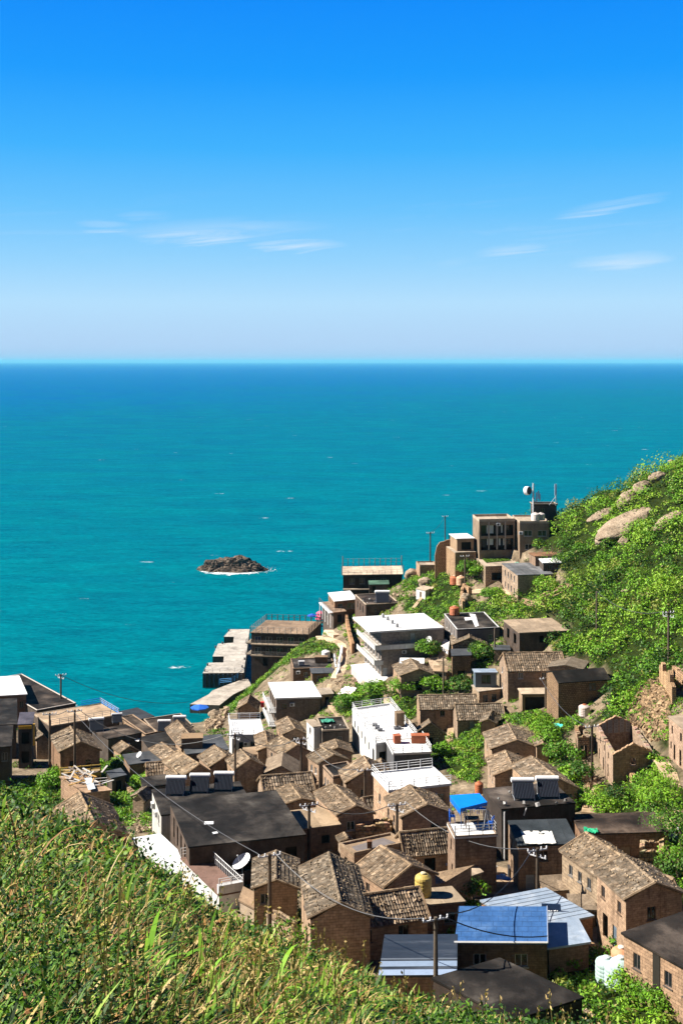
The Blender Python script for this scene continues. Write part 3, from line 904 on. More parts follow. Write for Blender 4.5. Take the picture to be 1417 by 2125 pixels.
H['slate2'] = flat('B', 'low slate roofed extension with barred windows beside the white hoses', 2.7, (655, 627), (765, 625), (645, 602), 'stone', 'slate', wc=(0.6, 0.55, 0.5), wins=[(0, 0.28, 0.4, 0.6, 1.0), (0, 0.7, 0.4, 0.6, 1.0)], sq=0.2)
H['whitelid'] = flat('D', 'house with a large blank white slab roof and white balconies to seaward', 5.6, (322, 136), (580, 128), (272, 46), 'graystone', 'whiteroof', wc=(0.62, 0.6, 0.58), over=0.22, thick=0.28, sq=0.25,
                     wins=rowwins(3, 3, [0.6, 3.1], 1.4, 1.9) + [(0, 0.18, 0.9, 0.9, 0.9)])
H['whiteterrace'] = flat('D', 'white railed terrace with red lantern beside the shore gully', 4.0, (62, 356), (248, 353), (38, 266), 'plaster', 'whiteroof', wc=(0.9, 0.9, 0.9), rail=(0, 2, 3), wins=[(0, 0.28, 1.0, 0.7, 1.5, 'o'), (0, 0.65, 0.9, 0.7, 0.8)], sq=0.2, par=0.1)
H['stonehut'] = gable('D', 'little pale roofed stone hut alone on the shore bank', 2.6, (92, 216), (208, 206), (150, 168), (166, 124), wins=[], stones=0.5)
# --- the tall white house
H['big'] = flat('K', 'three storey white roofed guesthouse with long white balconies on two sides', 9.2, (560, 757), (1242, 716), (410, 622), 'graystone', 'whiteroof', over=0.05, thick=0.3, ins=2.3, sq=0.2, wins=rowwins(3, 6, [0.4, 3.4, 6.4], 1.25, 2.0, a=0.02, b=0.98) + [(0, 0.5, 0.5, 0.9, 2.0, 'd'), (0, 0.06, 6.6, 0.9, 2.0, 'd')], name='guesthouse', cat='guesthouse', z0=None)
H['smallgable'] = gable('K', 'small tiled gable house tucked against the white guesthouse', 3.6, (845, 1168), (1178, 1170), (988, 1104), (937, 1013), wins=[(0, 0.5, 0.8, 1.2, 1.7, 'o'), (3, 0.5, 0.5, 0.6, 0.9)])
# --- right hand terrace of houses below the green hill
H['orangetank'] = flat('E', 'dark roofed house with a white window front and orange tank on top', 5.0, (131, 238), (372, 226), (73, 149), 'plaster', 'bitumen', wc=(0.30, 0.26, 0.24), rc=(1.0, 1.0, 1.05), par=0.12, over=0.02, sq=0.25,
                       wins=rowwins(3, 4, [0.5, 2.9], 0.8, 1.3) + [(0, 0.8, 1.0, 0.8, 1.0)])
H['rimgable'] = gable('E', 'rough stone gable with pale rim in front of the orange tank house', 3.4, (106, 334), (300, 331), (199, 286), (194, 241), 'rubble', wins=[(0, 0.5, 0.6, 0.7, 1.1)], wc=(0.85, 0.8, 0.78))
H['stilt'] = flat('E', 'dark flat roofed hut above an open stair below the rimmed gable', 4.6, (104, 384), (209, 381), (106, 348), 'rubble', 'slate', wc=(0.65, 0.6, 0.55), wins=[(0, 0.5, 2.6, 1.4, 1.9, 'o')], sq=0.2)
H['tealbox'] = flat('E', 'blue grey cabin with pale sheet roof on a small brown terrace', 5.2, (236, 479), (356, 478), (223, 461), 'paint', 'metal', wc=(0.09, 0.12, 0.15), wins=[(0, 0.5, 0.3, 1.6, 1.5)], sq=0.2)
H['tealbase'] = flat('E', 'brown lower room with two dark windows under the blue grey cabin', 2.8, (257, 587), (378, 572), (223, 552), 'stone', 'concrete', wins=[(0, 0.28, 0.6, 0.9, 1.3), (0, 0.7, 0.6, 0.9, 1.3)], sq=0.2)
H['tanflat'] = flat('E', 'dark walled house with a bare tan slab roof against the green hill', 4.8, (486, 254), (768, 241), (399, 182), 'darkwall', 'concrete', rc=(0.85, 0.8, 0.75), wc=(0.75, 0.7, 0.66), over=0.1, sq=0.2, wins=[(0, 0.44, 0.6, 0.8, 1.2, 'o'), (3, 0.3, 0.7, 1.5, 1.8, 'o'), (3, 0.72, 0.7, 1.5, 1.8, 'o')])
H['longtile'] = gable('E', 'long two storey stone house with stone striped roof and lit left gable', 5.0, (362, 424), (430, 469), (402, 374), (722, 369), wins=[(0, 0.35, 0.3, 0.6, 0.9), (0, 0.35, 2.9, 0.6, 0.9), (1, 0.22, 0.4, 0.8, 1.0), (1, 0.62, 0.4, 0.8, 1.0)])
H['brownhip'] = gable('E', 'short brown sheet roof with a black ridge behind the big tarred house', 4.0, (645, 462), (845, 456), (776, 440), (780, 396), plain='tile', wins=[])
H['tarhouse'] = gable('E', 'big stone house under a ragged tarred black roof with one barred window', 6.0, (648, 485), (698, 538), (668, 462), (960, 456), 'rubble', plain='bitumen', wc=(0.7, 0.63, 0.58), wins=[(1, 0.66, 0.4, 1.3, 1.2)], rise=1.0)
H['porch'] = flat('E', 'open fronted concrete porch with clutter beside the tarred house', 2.9, (502, 602), (652, 600), (482, 571), 'concrete', 'concrete', wc=(0.75, 0.65, 0.55), wins=[(0, 0.5, 0.4, 3.4, 2.2, 'o')], sq=0.1)
H['longlow'] = gable('E', 'long low stone house with tiled roof above the overgrown gully', 3.2, (-96, 640), (-80, 690), (-94, 615), (240, 609), wins=[(1, 0.38, 0.3, 0.8, 0.9)])
H['longlow2'] = gable('E', 'shorter tiled house stepping down from the long low one by the path', 2.7, (112, 700), (132, 748), (135, 667), (386, 661), wins=[(1, 0.3, 0.35, 0.7, 1.8, 'd'), (1, 0.6, 0.35, 0.7, 0.9)])
H['lowroof'] = gable('E', 'low mossy tiled hut left of the gully path', 2.0, (262, 780), (350, 765), (300, 750), (330, 705), wins=[], stones=0.4)
H['ivyhut'] = gable('D', 'ruined hut with ivy over its arched gable under the long low house', 2.6, (1140, 360), (1310, 350), (1225, 285), (1215, 270), 'rubble', wins=[(0, 0.5, 0.4, 0.8, 1.6, 'o')], stones=0.3)
H['midgable'] = gable('E', 'tiled gable house standing alone among the bushes above the solar roof', 3.3, (330, 926), (608, 918), (472, 868), (421, 781), wins=[(0, 0.5, 0.4, 0.8, 0.9), (3, 0.4, 0.4, 0.6, 0.9)])
H['twinA'] = gable('F', 'rear tiled house of the touching pair behind the double solar heater', 3.4, (208, 168), (440, 150), (322, 108), (272, 0), wins=[(3, 0.35, 0.4, 0.6, 1.0), (3, 0.7, 0.4, 0.6, 1.0)])
H['twinB'] = gable('F', 'front tiled house of the touching pair with a long right slope', 3.4, (470, 238), (748, 248), (616, 178), (440, 37), wins=[(0, 0.8, 0.6, 0.7, 0.9)])
H['edgehouse'] = flat('M', 'brick brown house with tall narrow windows cut by the right edge', 5.2, (1282, 562), (1560, 800), (1480, 555), 'stone', 'concrete', wc=(1.1, 1.02, 1.0), rc=(0.8, 0.78, 0.76), sq=0.3, over=0.12,
                      wins=[(0, 0.12, 0.7, 0.45, 1.1, 'o'), (0, 0.42, 0.7, 0.6, 1.1, 'o'), (0, 0.08, 2.9, 0.4, 0.9, 'o'), (0, 0.2, 2.9, 0.55, 2.0, 'o'), (0, 0.4, 2.9, 0.7, 2.1, 'o')])
# --- middle of the village
H['whitefront'] = flat('D', 'front block of the white house with a grey wall and rusty roof seats', 3.4, (1012, 466), (1228, 456), (968, 386), 'plaster', 'whiteroof', wc=(0.16, 0.16, 0.175), rail=(0, 1), par=0.12, wins=[], sq=0.15)
H['whitehouse'] = flat('D', 'long whitewashed terrace house with railed roof and stair arch', 3.6, (906, 414), (1150, 376), (792, 202), 'plaster', 'whiteroof', par=0.25, parc=(0.85, 0.85, 0.84), rail=(0, 1, 2, 3), over=0.02, wins=[(3, 0.9, 1.0, 1.2, 2.1, 'o'), (0, 0.16, 1.0, 1.2, 2.2, 'o'), (0, 0.33, 1.1, 0.9, 1.2)] + rowwins(3, 5, [1.0], 0.9, 1.3, a=0.05, b=0.8), sq=0.15)
H['junkroof'] = flat('D', 'dark flat house with junk and a green tarpaulin on the roof', 4.2, (592, 336), (750, 326), (562, 262), 'darkwall', 'bitumen', wins=[(0, 0.65, 0.8, 0.7, 1.3), (3, 0.5, 0.8, 0.9, 1.4)], par=0.25, over=0.02, sq=0.2)
H['tanbox'] = flat('D', 'narrow white walled stair house with a tan lid beside the junk roof', 5.0, (542, 304), (582, 300), (498, 266), 'plaster', 'concrete', wins=[(3, 0.5, 0.6, 0.7, 0.9)], sq=0.2)
H['g1'] = gable('D', 'tiled gable house just below the blank white slab roof', 3.2, (363, 358), (498, 352), (431, 320), (386, 253), wins=[(0, 0.5, 0.3, 0.7, 0.9), (3, 0.5, 0.4, 0.6, 0.9)])
H['g2'] = gable('D', 'tiled house one step left of the gable below the white slab', 3.0, (214, 460), (332, 450), (275, 425), (256, 337), wins=[(3, 0.5, 0.4, 0.6, 0.9)])
H['g3'] = gable('D', 'wide pale tiled house with a dark gable left of the lane pole', 3.2, (352, 476), (528, 462), (441, 418), (345, 366), wins=[(0, 0.4, 0.5, 0.7, 0.9), (3, 0.3, 0.4, 0.6, 0.9)])
H['g4'] = gable('D', 'tiled gable house with a shadowed end behind the triple solar heaters', 3.4, (88, 572), (242, 535), (184, 500), (112, 447), wins=[(3, 0.4, 0.5, 0.6, 0.9)])
H['striped'] = gable('D', 'house with a striped sheet roof of brown ribs and dark right slope', 3.0, (262, 585), (440, 590), (346, 538), (362, 459), plain='tile', wins=[], wc=(0.8, 0.75, 0.7))
H['porchflat'] = flat('D', 'small black flat roof with a tan corner in front of the striped roof', 2.6, (182, 580), (366, 571), (186, 534), 'stone', 'bitumen', wc=(0.7, 0.65, 0.6), wins=[(0, 0.7, 0.5, 0.8, 1.2)], sq=0.2)
H['stripetile'] = gable('D', 'tiled house with strong stone rows just behind the great black roof', 2.8, (204, 648), (262, 692), (236, 603), (521, 579), wins=[(0, 0.5, 0.5, 0.6, 0.9)])
H['lanehip'] = gable('D', 'small tiled house with a patched hip above the long lit lane wall', 3.2, (600, 468), (766, 460), (690, 432), (668, 387), wins=[(0, 0.7, 0.4, 0.7, 0.9)])
H['laneA'] = gable('D', 'tiled house whose long sunlit wall runs down the lane', 3.6, (570, 528), (742, 505), (690, 476), (620, 440), wins=rowwins(3, 2, [0.7], 0.6, 0.9), p4=(506, 486))
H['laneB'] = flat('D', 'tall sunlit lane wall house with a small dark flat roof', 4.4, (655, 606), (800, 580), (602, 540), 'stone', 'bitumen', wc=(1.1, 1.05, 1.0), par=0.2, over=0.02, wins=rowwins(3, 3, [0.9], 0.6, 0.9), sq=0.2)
H['polegable'] = gable('D', 'big tiled gable with a dark end behind a tall lane pole', 3.8, (737, 657), (1010, 610), (884, 550), (836, 487), wins=[(3, 0.3, 0.6, 0.6, 0.9), (3, 0.7, 0.6, 0.6, 0.9), (0, 0.35, 0.8, 0.7, 0.9)])
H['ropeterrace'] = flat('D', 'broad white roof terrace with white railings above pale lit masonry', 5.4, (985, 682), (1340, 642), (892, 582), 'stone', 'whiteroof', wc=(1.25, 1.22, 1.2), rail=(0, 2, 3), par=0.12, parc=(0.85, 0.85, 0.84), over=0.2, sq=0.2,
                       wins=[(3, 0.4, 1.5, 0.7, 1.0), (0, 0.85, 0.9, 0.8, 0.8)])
H['gapshed'] = gable('D', 'scrap of low tiled roof between the terrace wall and the pole', 2.2, (815, 765), (850, 800), (830, 730), (915, 718), wins=[], stones=0.6)
H['hole'] = gable('D', 'tumbledown tiled roof with a gap, right behind the great black roof', 3.0, (384, 768), (548, 748), (478, 738), (407, 652), wins=[], stones=0.6)
H['g7'] = gable('G', 'tiled house with one barred window in its dark gable by the stair', 4.4, (411, 217), (637, 207), (506, 158), (384, 26), wins=[(0, 0.36, 0.6, 0.9, 1.0), (3, 0.5, 0.6, 0.6, 0.9)])
H['slabtan'] = flat('G', 'brown house under a sunlit tan slab with cut corner by the concrete stair', 3.6, (206, 290), (424, 264), (138, 184), 'stone', 'concrete', wc=(0.8, 0.72, 0.66), wins=[(0, 0.62, 0.9, 0.9, 0.9, 'o')], rc=(0.95, 0.85, 0.72), sq=0.2)
H['bluecanopy'] = gable('G', 'large tiled gable house left of the blue canopy tower', 4.6, (810, 237), (1108, 200), (980, 150), (856, 38), wins=[(0, 0.66, 0.9, 0.9, 0.9), (3, 0.15, 0.6, 0.6, 0.9), (3, 0.5, 0.6, 0.6, 0.9)])
H['courttile'] = gable('G', 'low tiled house with wavy courses left of the canopy tower', 3.0, (765, 395), (830, 441), (792, 324), (1085, 298), wins=[(1, 0.55, 0.8, 1.2, 1.6, 'o')])
H['tower'] = flat('G', 'square stone tower house with a white roof deck of blue chairs', 5.4, (1133, 346), (1386, 331), (1089, 262), 'stone', 'whiteroof', wc=(0.8, 0.75, 0.72), par=0.1, over=0.08, wins=[(3, 0.45, 0.7, 0.5, 1.2, 'o'), (3, 0.6, 3.0, 0.5, 1.2, 'o')], rail=(0, 1), railc=(0.3, 0.3, 0.3), sq=0.2)
H['parapet'] = flat('G', 'low brown house with a tan parapet roof under a painted grey gable shadow', 3.0, (516, 453), (828, 386), (429, 394), 'stone', 'concrete', wc=(0.85, 0.78, 0.72), par=0.22, over=0.05, rc=(0.8, 0.7, 0.6), wins=[(3, 0.4, 0.7, 0.5, 0.8, 'o')], sq=0.2)
H['ribbed'] = gable('G', 'tiled house with three ribs across its greenish left slope', 3.2, (709, 668), (1010, 572), (867, 524), (681, 411), wins=[(3, 0.4, 0.5, 0.6, 0.8)], stones=0.5)
H['tankslab'] = flat('G', 'plain cream slab roof carrying the yellow water tank', 3.2, (955, 757), (1190, 736), (875, 668), 'stone', 'concrete', wc=(0.6, 0.55, 0.52), rc=(1.0, 0.95, 0.85), over=0.1, wins=[(0, 0.62, 0.7, 1.0, 1.0)], sq=0.2)
H['lean'] = flat('G', 'low patched tile roof with a white pipe behind the yellow tank', 2.2, (725, 690), (1065, 622), (905, 585), 'stone', 'tile', wins=[], rc=(1.5, 1.4, 1.3), tilt=0.4, sq=0.0, name='shed', cat='shed', group='sheds')
H['bigtile'] = gable('G', 'broad pale speckled tile roof, largest of the near tiled roofs', 4.0, (250, 862), (612, 832), (396, 750), (360, 455), wins=[(3, 0.4, 0.6, 0.6, 0.9)], stones=1.3)
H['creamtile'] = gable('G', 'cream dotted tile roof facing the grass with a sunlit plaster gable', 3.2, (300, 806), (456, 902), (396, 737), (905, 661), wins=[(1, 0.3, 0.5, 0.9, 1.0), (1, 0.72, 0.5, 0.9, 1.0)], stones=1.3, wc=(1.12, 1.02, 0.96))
H['dishgable'] = gable('I', 'tiled gable house beside the big white satellite dish', 3.6, (966, 856), (1232, 836), (1096, 790), (1100, 620), wins=[(0, 0.25, 0.3, 0.8, 0.9)])
H['black'] = flat('I', 'great black flat roof house with a lit pillared left wall', 4.2, (571, 579), (1276, 504), (449, 300), 'darkwall', 'bitumen', wc=(0.9, 0.8, 0.72), rc=(0.8, 0.8, 0.8), over=0.12, sq=0.15,
                  wins=rowwins(3, 4, [0.7], 0.9, 2.2, 'o') + [(0, 0.47, 1.5, 1.4, 1.4, 'o'), (0, 0.88, 1.0, 1.2, 2.6, 'o')])
H['triple'] = flat('I', 'black flat roofed house carrying three solar heaters in a row', 3.4, (399, 386), (960, 330), (341, 232), 'plaster', 'bitumen', wc=(0.8, 0.78, 0.75), over=0.06, sq=0.15, wins=[(3, 0.3, 0.6, 0.8, 1.1), (3, 0.75, 0.6, 0.8, 1.1)], rc=(0.9, 0.9, 0.9))
H['whiteslab'] = flat('I', 'white sheet roof half hidden in the tall grass by the pink deck', 2.8, (228, 530), (445, 745), (386, 504), 'plaster', 'whiteroof', wins=[], sq=0.0, rc=(0.95, 0.97, 1.0), tilt=0.0)
H['pinkdeck'] = flat('I', 'small purple paved roof deck with white balustrades below the black roof', 2.6, (520, 650), (752, 876), (655, 626), 'plaster', 'concrete', rc=(0.5, 0.38, 0.40), wins=[], rail=(3,), sq=0.0, over=0.05)
H['rampwall'] = flat('I', 'sloping strip of bare concrete roof below the pink deck', 2.0, (880, 905), (1105, 1025), (905, 832), 'concrete', 'concrete', wins=[], sq=0.0, rc=(0.75, 0.65, 0.55))
H['grasshouse'] = gable('N', 'brown patched gable roof half sunk behind the tall grass', 3.0, (255, 330), (530, 262), (352, 215), (335, 94), wins=[], stones=0.5)
H['gardenhut'] = gable('I', 'tiny triangular tiled hut beside the garden path', 2.0, (225, 290), (290, 300), (262, 262), (310, 222), wins=[], stones=0.5)
H['ivyhouse'] = gable('I', 'tiled house swallowed by ivy left of the triple solar heaters', 2.6, (300, 110), (318, 160), (318, 75), (480, 60), wins=[], stones=0.8)
# --- lower right
H['solarblack'] = flat('F', 'tall black tarred house carrying two solar heaters and a white drainpipe', 5.6, (248, 367), (722, 326), (129, 236), 'darkwall', 'bitumen', wc=(0.5, 0.48, 0.48), rc=(1.3, 1.2, 1.15), over=0.05, sq=0.15, wins=[])
H['patched'] = flat('F', 'dark roofed house with a big white patch and lit narrow left wall', 4.6, (356, 601), (741, 589), (294, 442), 'stone', 'slate', wc=(0.75, 0.7, 0.66), over=0.06, rc=(0.6, 0.65, 0.65), seams=6, tilt=0.3, sq=0.15,
                    wins=[(0, 0.42, 0.5, 0.9, 1.0), (3, 0.35, 0.6, 0.6, 1.0), (3, 0.35, 2.8, 0.6, 1.0), (0, 0.2, 2.8, 0.9, 1.7, 'd')])
H['rounded'] = flat('F', 'wide low dark roofed house with a green cloth left on top', 3.4, (766, 528), (1322, 512), (698, 402), 'stone', 'bitumen', wc=(0.62, 0.56, 0.53), rc=(1.55, 1.3, 1.15), over=0.06, sq=0.15, wins=[(0, 0.5, 1.4, 1.1, 1.9, 'd')])
H['rearlong'] = gable('F', 'rear half of the long tiled house with three small side windows', 4.6, (862, 812), (1200, 770), (1045, 690), (815, 556), wins=rowwins(3, 3, [0.55], 0.6, 0.95) + [(3, 0.5, 3.0, 0.8, 1.0)], p4=(630, 648), stones=1.3)
H['frontlong'] = gable('F', 'front half of the long tiled house with a tall dark gable', 4.8, (1050, 966), (1408, 912), (1250, 848), (1045, 680), wins=[(3, 0.22, 0.5, 0.65, 1.0), (3, 0.78, 0.5, 0.65, 1.0), (3, 0.3, 2.7, 0.9, 2.0, 'o'), (3, 0.62, 2.9, 0.7, 1.9, 'd'), (0, 0.45, 0.7, 0.8, 1.1)], p4=(864, 792), stones=1.3)
H['sideroof'] = gable('F', 'low tiled annex hugging the far side of the long tiled house', 3.2, (1290, 862), (1410, 905), (1335, 830), (1130, 735), wins=[], stones=0.8)
H['lean1'] = flat('F', 'small tiled lean-to beside the blue door under the lane pole', 2.3, (525, 895), (715, 880), (500, 802), 'stone', 'tile', wins=[(0, 0.5, 0.6, 0.9, 1.6, 'o')], tilt=0.5, rc=(1.0, 0.95, 0.9), sq=0.1, name='shed', cat='shed', group='sheds')
H['lean2'] = flat('F', 'rough tiled lean-to between the pale metal roof and the long house', 2.0, (700, 1005), (850, 1012), (680, 918), 'stone', 'tile', wins=[], tilt=0.5, sq=0.1, name='shed', cat='shed', group='sheds')
H['steel'] = flat('H', 'long pale metal roof of bluish white sheets behind the bright blue roof', 3.0, (541, 184), (735, 308), (820, 131), 'stone', 'metal', wc=(0.7, 0.6, 0.55), over=0.1, sq=0.0, seams=10, wins=[(1, 0.4, 0.6, 0.9, 1.2), (1, 0.75, 0.6, 0.9, 1.2)])
H['bluehouse'] = flat('H', 'brown house under a bright blue painted roof with a white eave', 3.2, (426, 366), (826, 368), (460, 211), 'stone', 'bluepaint', wc=(0.55, 0.5, 0.47), over=0.05, sq=0.2, wins=[(0, 0.27, 0.75, 1.0, 1.0), (0, 0.72, 0.75, 1.0, 1.0)])
H['lowmetal'] = flat('H', 'small lower roof of white metal right of the bright blue roof', 2.2, (834, 387), (1006, 361), (800, 292), 'stone', 'metal', wc=(0.6, 0.52, 0.48), rc=(1.05, 1.05, 1.05), sq=0.2, wins=[])
H['darksheet'] = flat('H', 'low dark sheet roof with two pale bands left of the blue roof', 2.4, (106, 506), (424, 504), (139, 338), 'stone', 'darkmetal', sq=0.2, wins=[], seams=0)
H['tarnear'] = flat('H', 'nearest black tarred roof poking out of the grass at the bottom', 3.0, (332, 521), (682, 700), (621, 436), 'darkwall', 'bitumen', wc=(0.5, 0.45, 0.42), sq=0.0, rc=(0.85, 0.85, 0.85), wins=[], over=0.1)
H['nearbrick'] = flat('O', 'nearest sunlit brick brown house under a black roof at the right edge', 4.9, (866, 336), (1660, 780), (1560, 110), 'stone', 'bitumen', wc=(1.0, 0.93, 0.9), rc=(1.5, 1.4, 1.35), sq=0.3, over=0.16,
                      wins=[(0, 0.16, 0.9, 0.7, 1.15), (0, 0.535, 0.9, 0.7, 1.1), (0, 0.2, 3.1, 0.6, 0.7), (0, 0.75, 0.9, 0.7, 1.1)])
# --- left shore cluster
H['leftwhite'] = flat('L', 'white roofed block cut by the left edge above the sea terrace', 6.0, (-60, 300), (262, 282), (-150, 122), 'stone', 'whiteroof', wc=(0.5, 0.42, 0.38), wins=[(0, 0.85, 1.2, 0.7, 1.2)], sq=0.2)
H['seaterrace'] = flat('L', 'long dark sea terrace with a pale rim along the water', 5.0, (-140, 150), (366, 446), (216, 91), 'darkwall', 'bitumen', rc=(1.1, 1.0, 0.95), par=0.12, parc=(0.62, 0.55, 0.48), over=0.05, wins=[], sq=0.0, name='sea_terrace', cat='terrace', group='walled terraces of the headland')
H['tanterrace'] = flat('L', 'sunlit tan roof terrace with thin rails and a blue strip by the sea', 4.0, (500, 598), (1172, 486), (332, 481), 'darkwall', 'concrete', rc=(1.0, 0.9, 0.8), over=0.05, par=0.06, sq=0.0, wins=[], rail=(0, 1), railc=(0.35, 0.35, 0.35))
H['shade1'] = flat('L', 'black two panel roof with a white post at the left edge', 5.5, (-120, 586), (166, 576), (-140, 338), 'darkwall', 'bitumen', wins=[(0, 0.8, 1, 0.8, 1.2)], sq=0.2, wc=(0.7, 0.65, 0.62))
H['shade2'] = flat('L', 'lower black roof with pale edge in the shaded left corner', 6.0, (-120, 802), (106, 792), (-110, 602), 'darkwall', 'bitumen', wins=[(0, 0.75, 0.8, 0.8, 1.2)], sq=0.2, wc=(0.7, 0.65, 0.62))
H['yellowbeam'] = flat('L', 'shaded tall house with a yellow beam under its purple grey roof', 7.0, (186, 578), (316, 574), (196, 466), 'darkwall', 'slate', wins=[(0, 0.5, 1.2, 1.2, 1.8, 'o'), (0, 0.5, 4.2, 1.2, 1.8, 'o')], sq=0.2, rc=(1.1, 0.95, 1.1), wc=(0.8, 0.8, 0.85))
H['sliver'] = gable('L', 'narrow strip of tiled roof beside the yellow beam house', 3.0, (350, 740), (500, 765), (400, 690), (350, 620), wins=[], stones=0.5)
H['leftgable'] = gable('L', 'tiled gable house with a yellow timber balcony behind two poles', 5.0, (586, 852), (992, 850), (790, 758), (692, 614), wins=[(0, 0.3, 1.2, 0.8, 1.2, 'o'), (0, 0.7, 1.2, 0.8, 1.2)], wc=(0.7, 0.62, 0.56))
H['whitebag'] = flat('L', 'dark flat roofed house with a white panel on its front', 3.8, (1064, 722), (1392, 660), (900, 640), 'darkwall', 'bitumen', rc=(1.9, 1.7, 1.55), over=0.06, sq=0.15, wins=[(0, 0.2, 0.9, 0.8, 1.0)])
H['debris'] = flat('L', 'low shed buried under scrap timber and rusty mesh', 2.4, (850, 1246), (1082, 1222), (600, 1092), 'stone', 'concrete', wins=[], sq=0.0, rc=(0.9, 0.75, 0.65), name='shed', cat='shed', group='sheds')
H['c1'] = flat('C', 'outermost dark slate roof at the water between terrace and quay', 3.0, (702, 290), (806, 268), (618, 246), 'darkwall', 'slate', rc=(0.7, 0.7, 0.72), wins=[], sq=0.0)
H['c2'] = flat('C', 'tan edged dark roof one row in from the slate roof at the water', 3.0, (768, 362), (824, 350), (642, 274), 'stone', 'bitumen', rc=(1.6, 1.4, 1.2), wins=[], sq=0.0, par=0.1)
H['c3'] = flat('C', 'brown roofed waterside house carrying two tilted solar heaters', 3.2, (822, 352), (1012, 322), (762, 287), 'darkwall', 'bitumen', rc=(1.8, 1.6, 1.45), wins=[(0, 0.3, 0.8, 0.8, 1.0), (0, 0.7, 0.8, 0.8, 1.0)], sq=0.0, par=0.15)
H['c4'] = gable('C', 'light tan tiled gable between the waterside solar roof and the quay', 3.2, (960, 446), (1062, 402), (1010, 386), (963, 307), wins=[], p4=(882, 352))
H['c5'] = flat('C', 'grey slate roof with a tan roof hut on its left corner', 3.2, (982, 466), (1196, 441), (952, 386), 'stone', 'slate', rc=(1.1, 1.1, 1.1), wc=(0.6, 0.55, 0.5), wins=[(0, 0.4, 0.8, 0.8, 1.0)], sq=0.1)
H['c6'] = flat('C', 'small pitch black roof in the middle of the shore cluster', 3.0, (790, 440), (916, 411), (752, 376), 'darkwall', 'bitumen', wins=[], sq=0.1, rc=(0.7, 0.7, 0.7))
H['c7'] = gable('C', 'tiled gable right of the pitch black roof', 3.0, (860, 502), (992, 492), (930, 468), (851, 413), wins=[])
H['c8'] = gable('C', 'broad tiled roof sloping towards the ivy house', 3.0, (962, 588), (1128, 578), (1040, 525), (936, 455), wins=[], stones=0.8)
H['c9'] = gable('C', 'tiled gable with a long left slope behind the left solar heater', 3.2, (1104, 542), (1270, 522), (1188, 480), (1126, 429), wins=[(0, 0.3, 0.4, 0.7, 0.9)])
H['c10'] = flat('C', 'grey cluttered flat roof above the ivy house', 2.8, (682, 520), (862, 496), (652, 470), 'stone', 'slate', wc=(0.7, 0.65, 0.6), wins=[], sq=0.1, rc=(1.1, 1.05, 1.0))

# ------------------------------------------------------------------ things on, between and beside the houses
WHITE, STEEL, BLUE, RUST, YEL = (0.82, 0.82, 0.82), (0.35, 0.36, 0.38), (0.02, 0.16, 0.62), (0.45, 0.14, 0.06), (0.62, 0.36, 0.06)
UP = Vector((0, 0, 1))


def on_roof(k, fr, p, dz=0.0):
    return atz(fr, p, H[k]['ze'] + dz)


def copy_thing(root, loc, rot=0.0, label=None, group=None, sc=1.0):
    r_ = root.copy()
    COL.objects.link(r_)
    r_.location = loc
    r_.rotation_euler = (0, 0, rot)
    r_.scale = (sc, sc, sc)
    if label:
        r_['label'] = label
    if group:
        r_['group'] = group
    for ch in list(root.children):
        c_ = ch.copy()
        COL.objects.link(c_)
        c_.parent = r_
        for g_ in ch.children:
            d_ = g_.copy()
            COL.objects.link(d_)
            d_.parent = c_
    return r_


# ---- guesthouse balconies and patio
B_ = H['big']
T = B_['T']
A, Bp, Cp, Dp = B_['c4']
un, vn = B_['u'].normalized(), B_['v'].normalized()
fr_n = Vector((un.y, -un.x, 0))
for lv, (t0, t1) in enumerate(((2.35, 3.3), (5.25, 6.2))):
    zt, zb_ = B_['ze'] - t0, B_['ze'] - t1
    a0 = A + un * 0.75
    d0 = Dp + un * 0.75
    for p in (a0, d0):
        p.z = zb_
    mb = MB()
    pr = 1.05 if lv == 0 else 0.55
    fl = 0.8 if lv == 0 else 0.12
    f0 = a0 + fr_n * pr
    f1 = f0 + un * (B_['u'].length * fl)
    # floor slabs
    mb.hexa([a0 - Vector((0, 0, 0.02)), A + un * 2.29 + Vector((0, 0, zb_ - A.z - 0.02)), Dp + un * 2.29 + Vector((0, 0, zb_ - Dp.z - 0.02)), d0 - Vector((0, 0, 0.02))],
            [a0 + UP * 0.15, A + un * 2.29 + UP * (zb_ - A.z + 0.15), Dp + un * 2.29 + UP * (zb_ - Dp.z + 0.15), d0 + UP * 0.15], (0.85, 0.84, 0.82))
    mb.hexa([f0, f1, f1 - fr_n * (pr - 0.01), f0 - fr_n * (pr - 0.01)], [p + UP * 0.15 for p in (f0, f1, f1 - fr_n * (pr - 0.01), f0 - fr_n * (pr - 0.01))], (0.85, 0.84, 0.82))
    bal = mb.build('balcony', 'plaster', T)
    pb = MB()
    w_ = 0.1
    for s0, s1 in ((d0, f0), (f0, f1)):
        d_ = (s1 - s0).normalized()
        n_ = max(2, round((s1 - s0).length / 2.6))
        inn = Vector((-d_.y, d_.x, 0)) * w_
        for i in range(n_):
            q0, q1 = s0.lerp(s1, i / n_), s0.lerp(s1, (i + 0.985) / n_)
            pb.box(q0 + UP * 0.16, q1 - q0, inn, UP * (t1 - t0 - 0.28), (0.9, 0.9, 0.89))
        pb.box(s0 + UP * (t1 - t0 - 0.11), s1 - s0, inn * 1.4, UP * 0.07, (0.12, 0.12, 0.12) if s0 is f0 else (0.88, 0.88, 0.87))
    pb.build('balustrade', 'plaster', bal)
mb = MB()
for i in range(4):
    p = atz('K', ((684, 625), (726, 650), (768, 680), (812, 714))[i], B_['ze'] + 0.005)
    mb.cbox(p, 0.5, 0.5, 0.5, 0.3, (0.4, 0.4, 0.4))
    mb.lathe(p + UP * 0.5, [(0.2, 0), (0.28, 0.1), (0.2, 0.22), (0.05, 0.28)], 8, (0.5, 0.5, 0.5))
mb.build('roof_vents', 'paint', T)
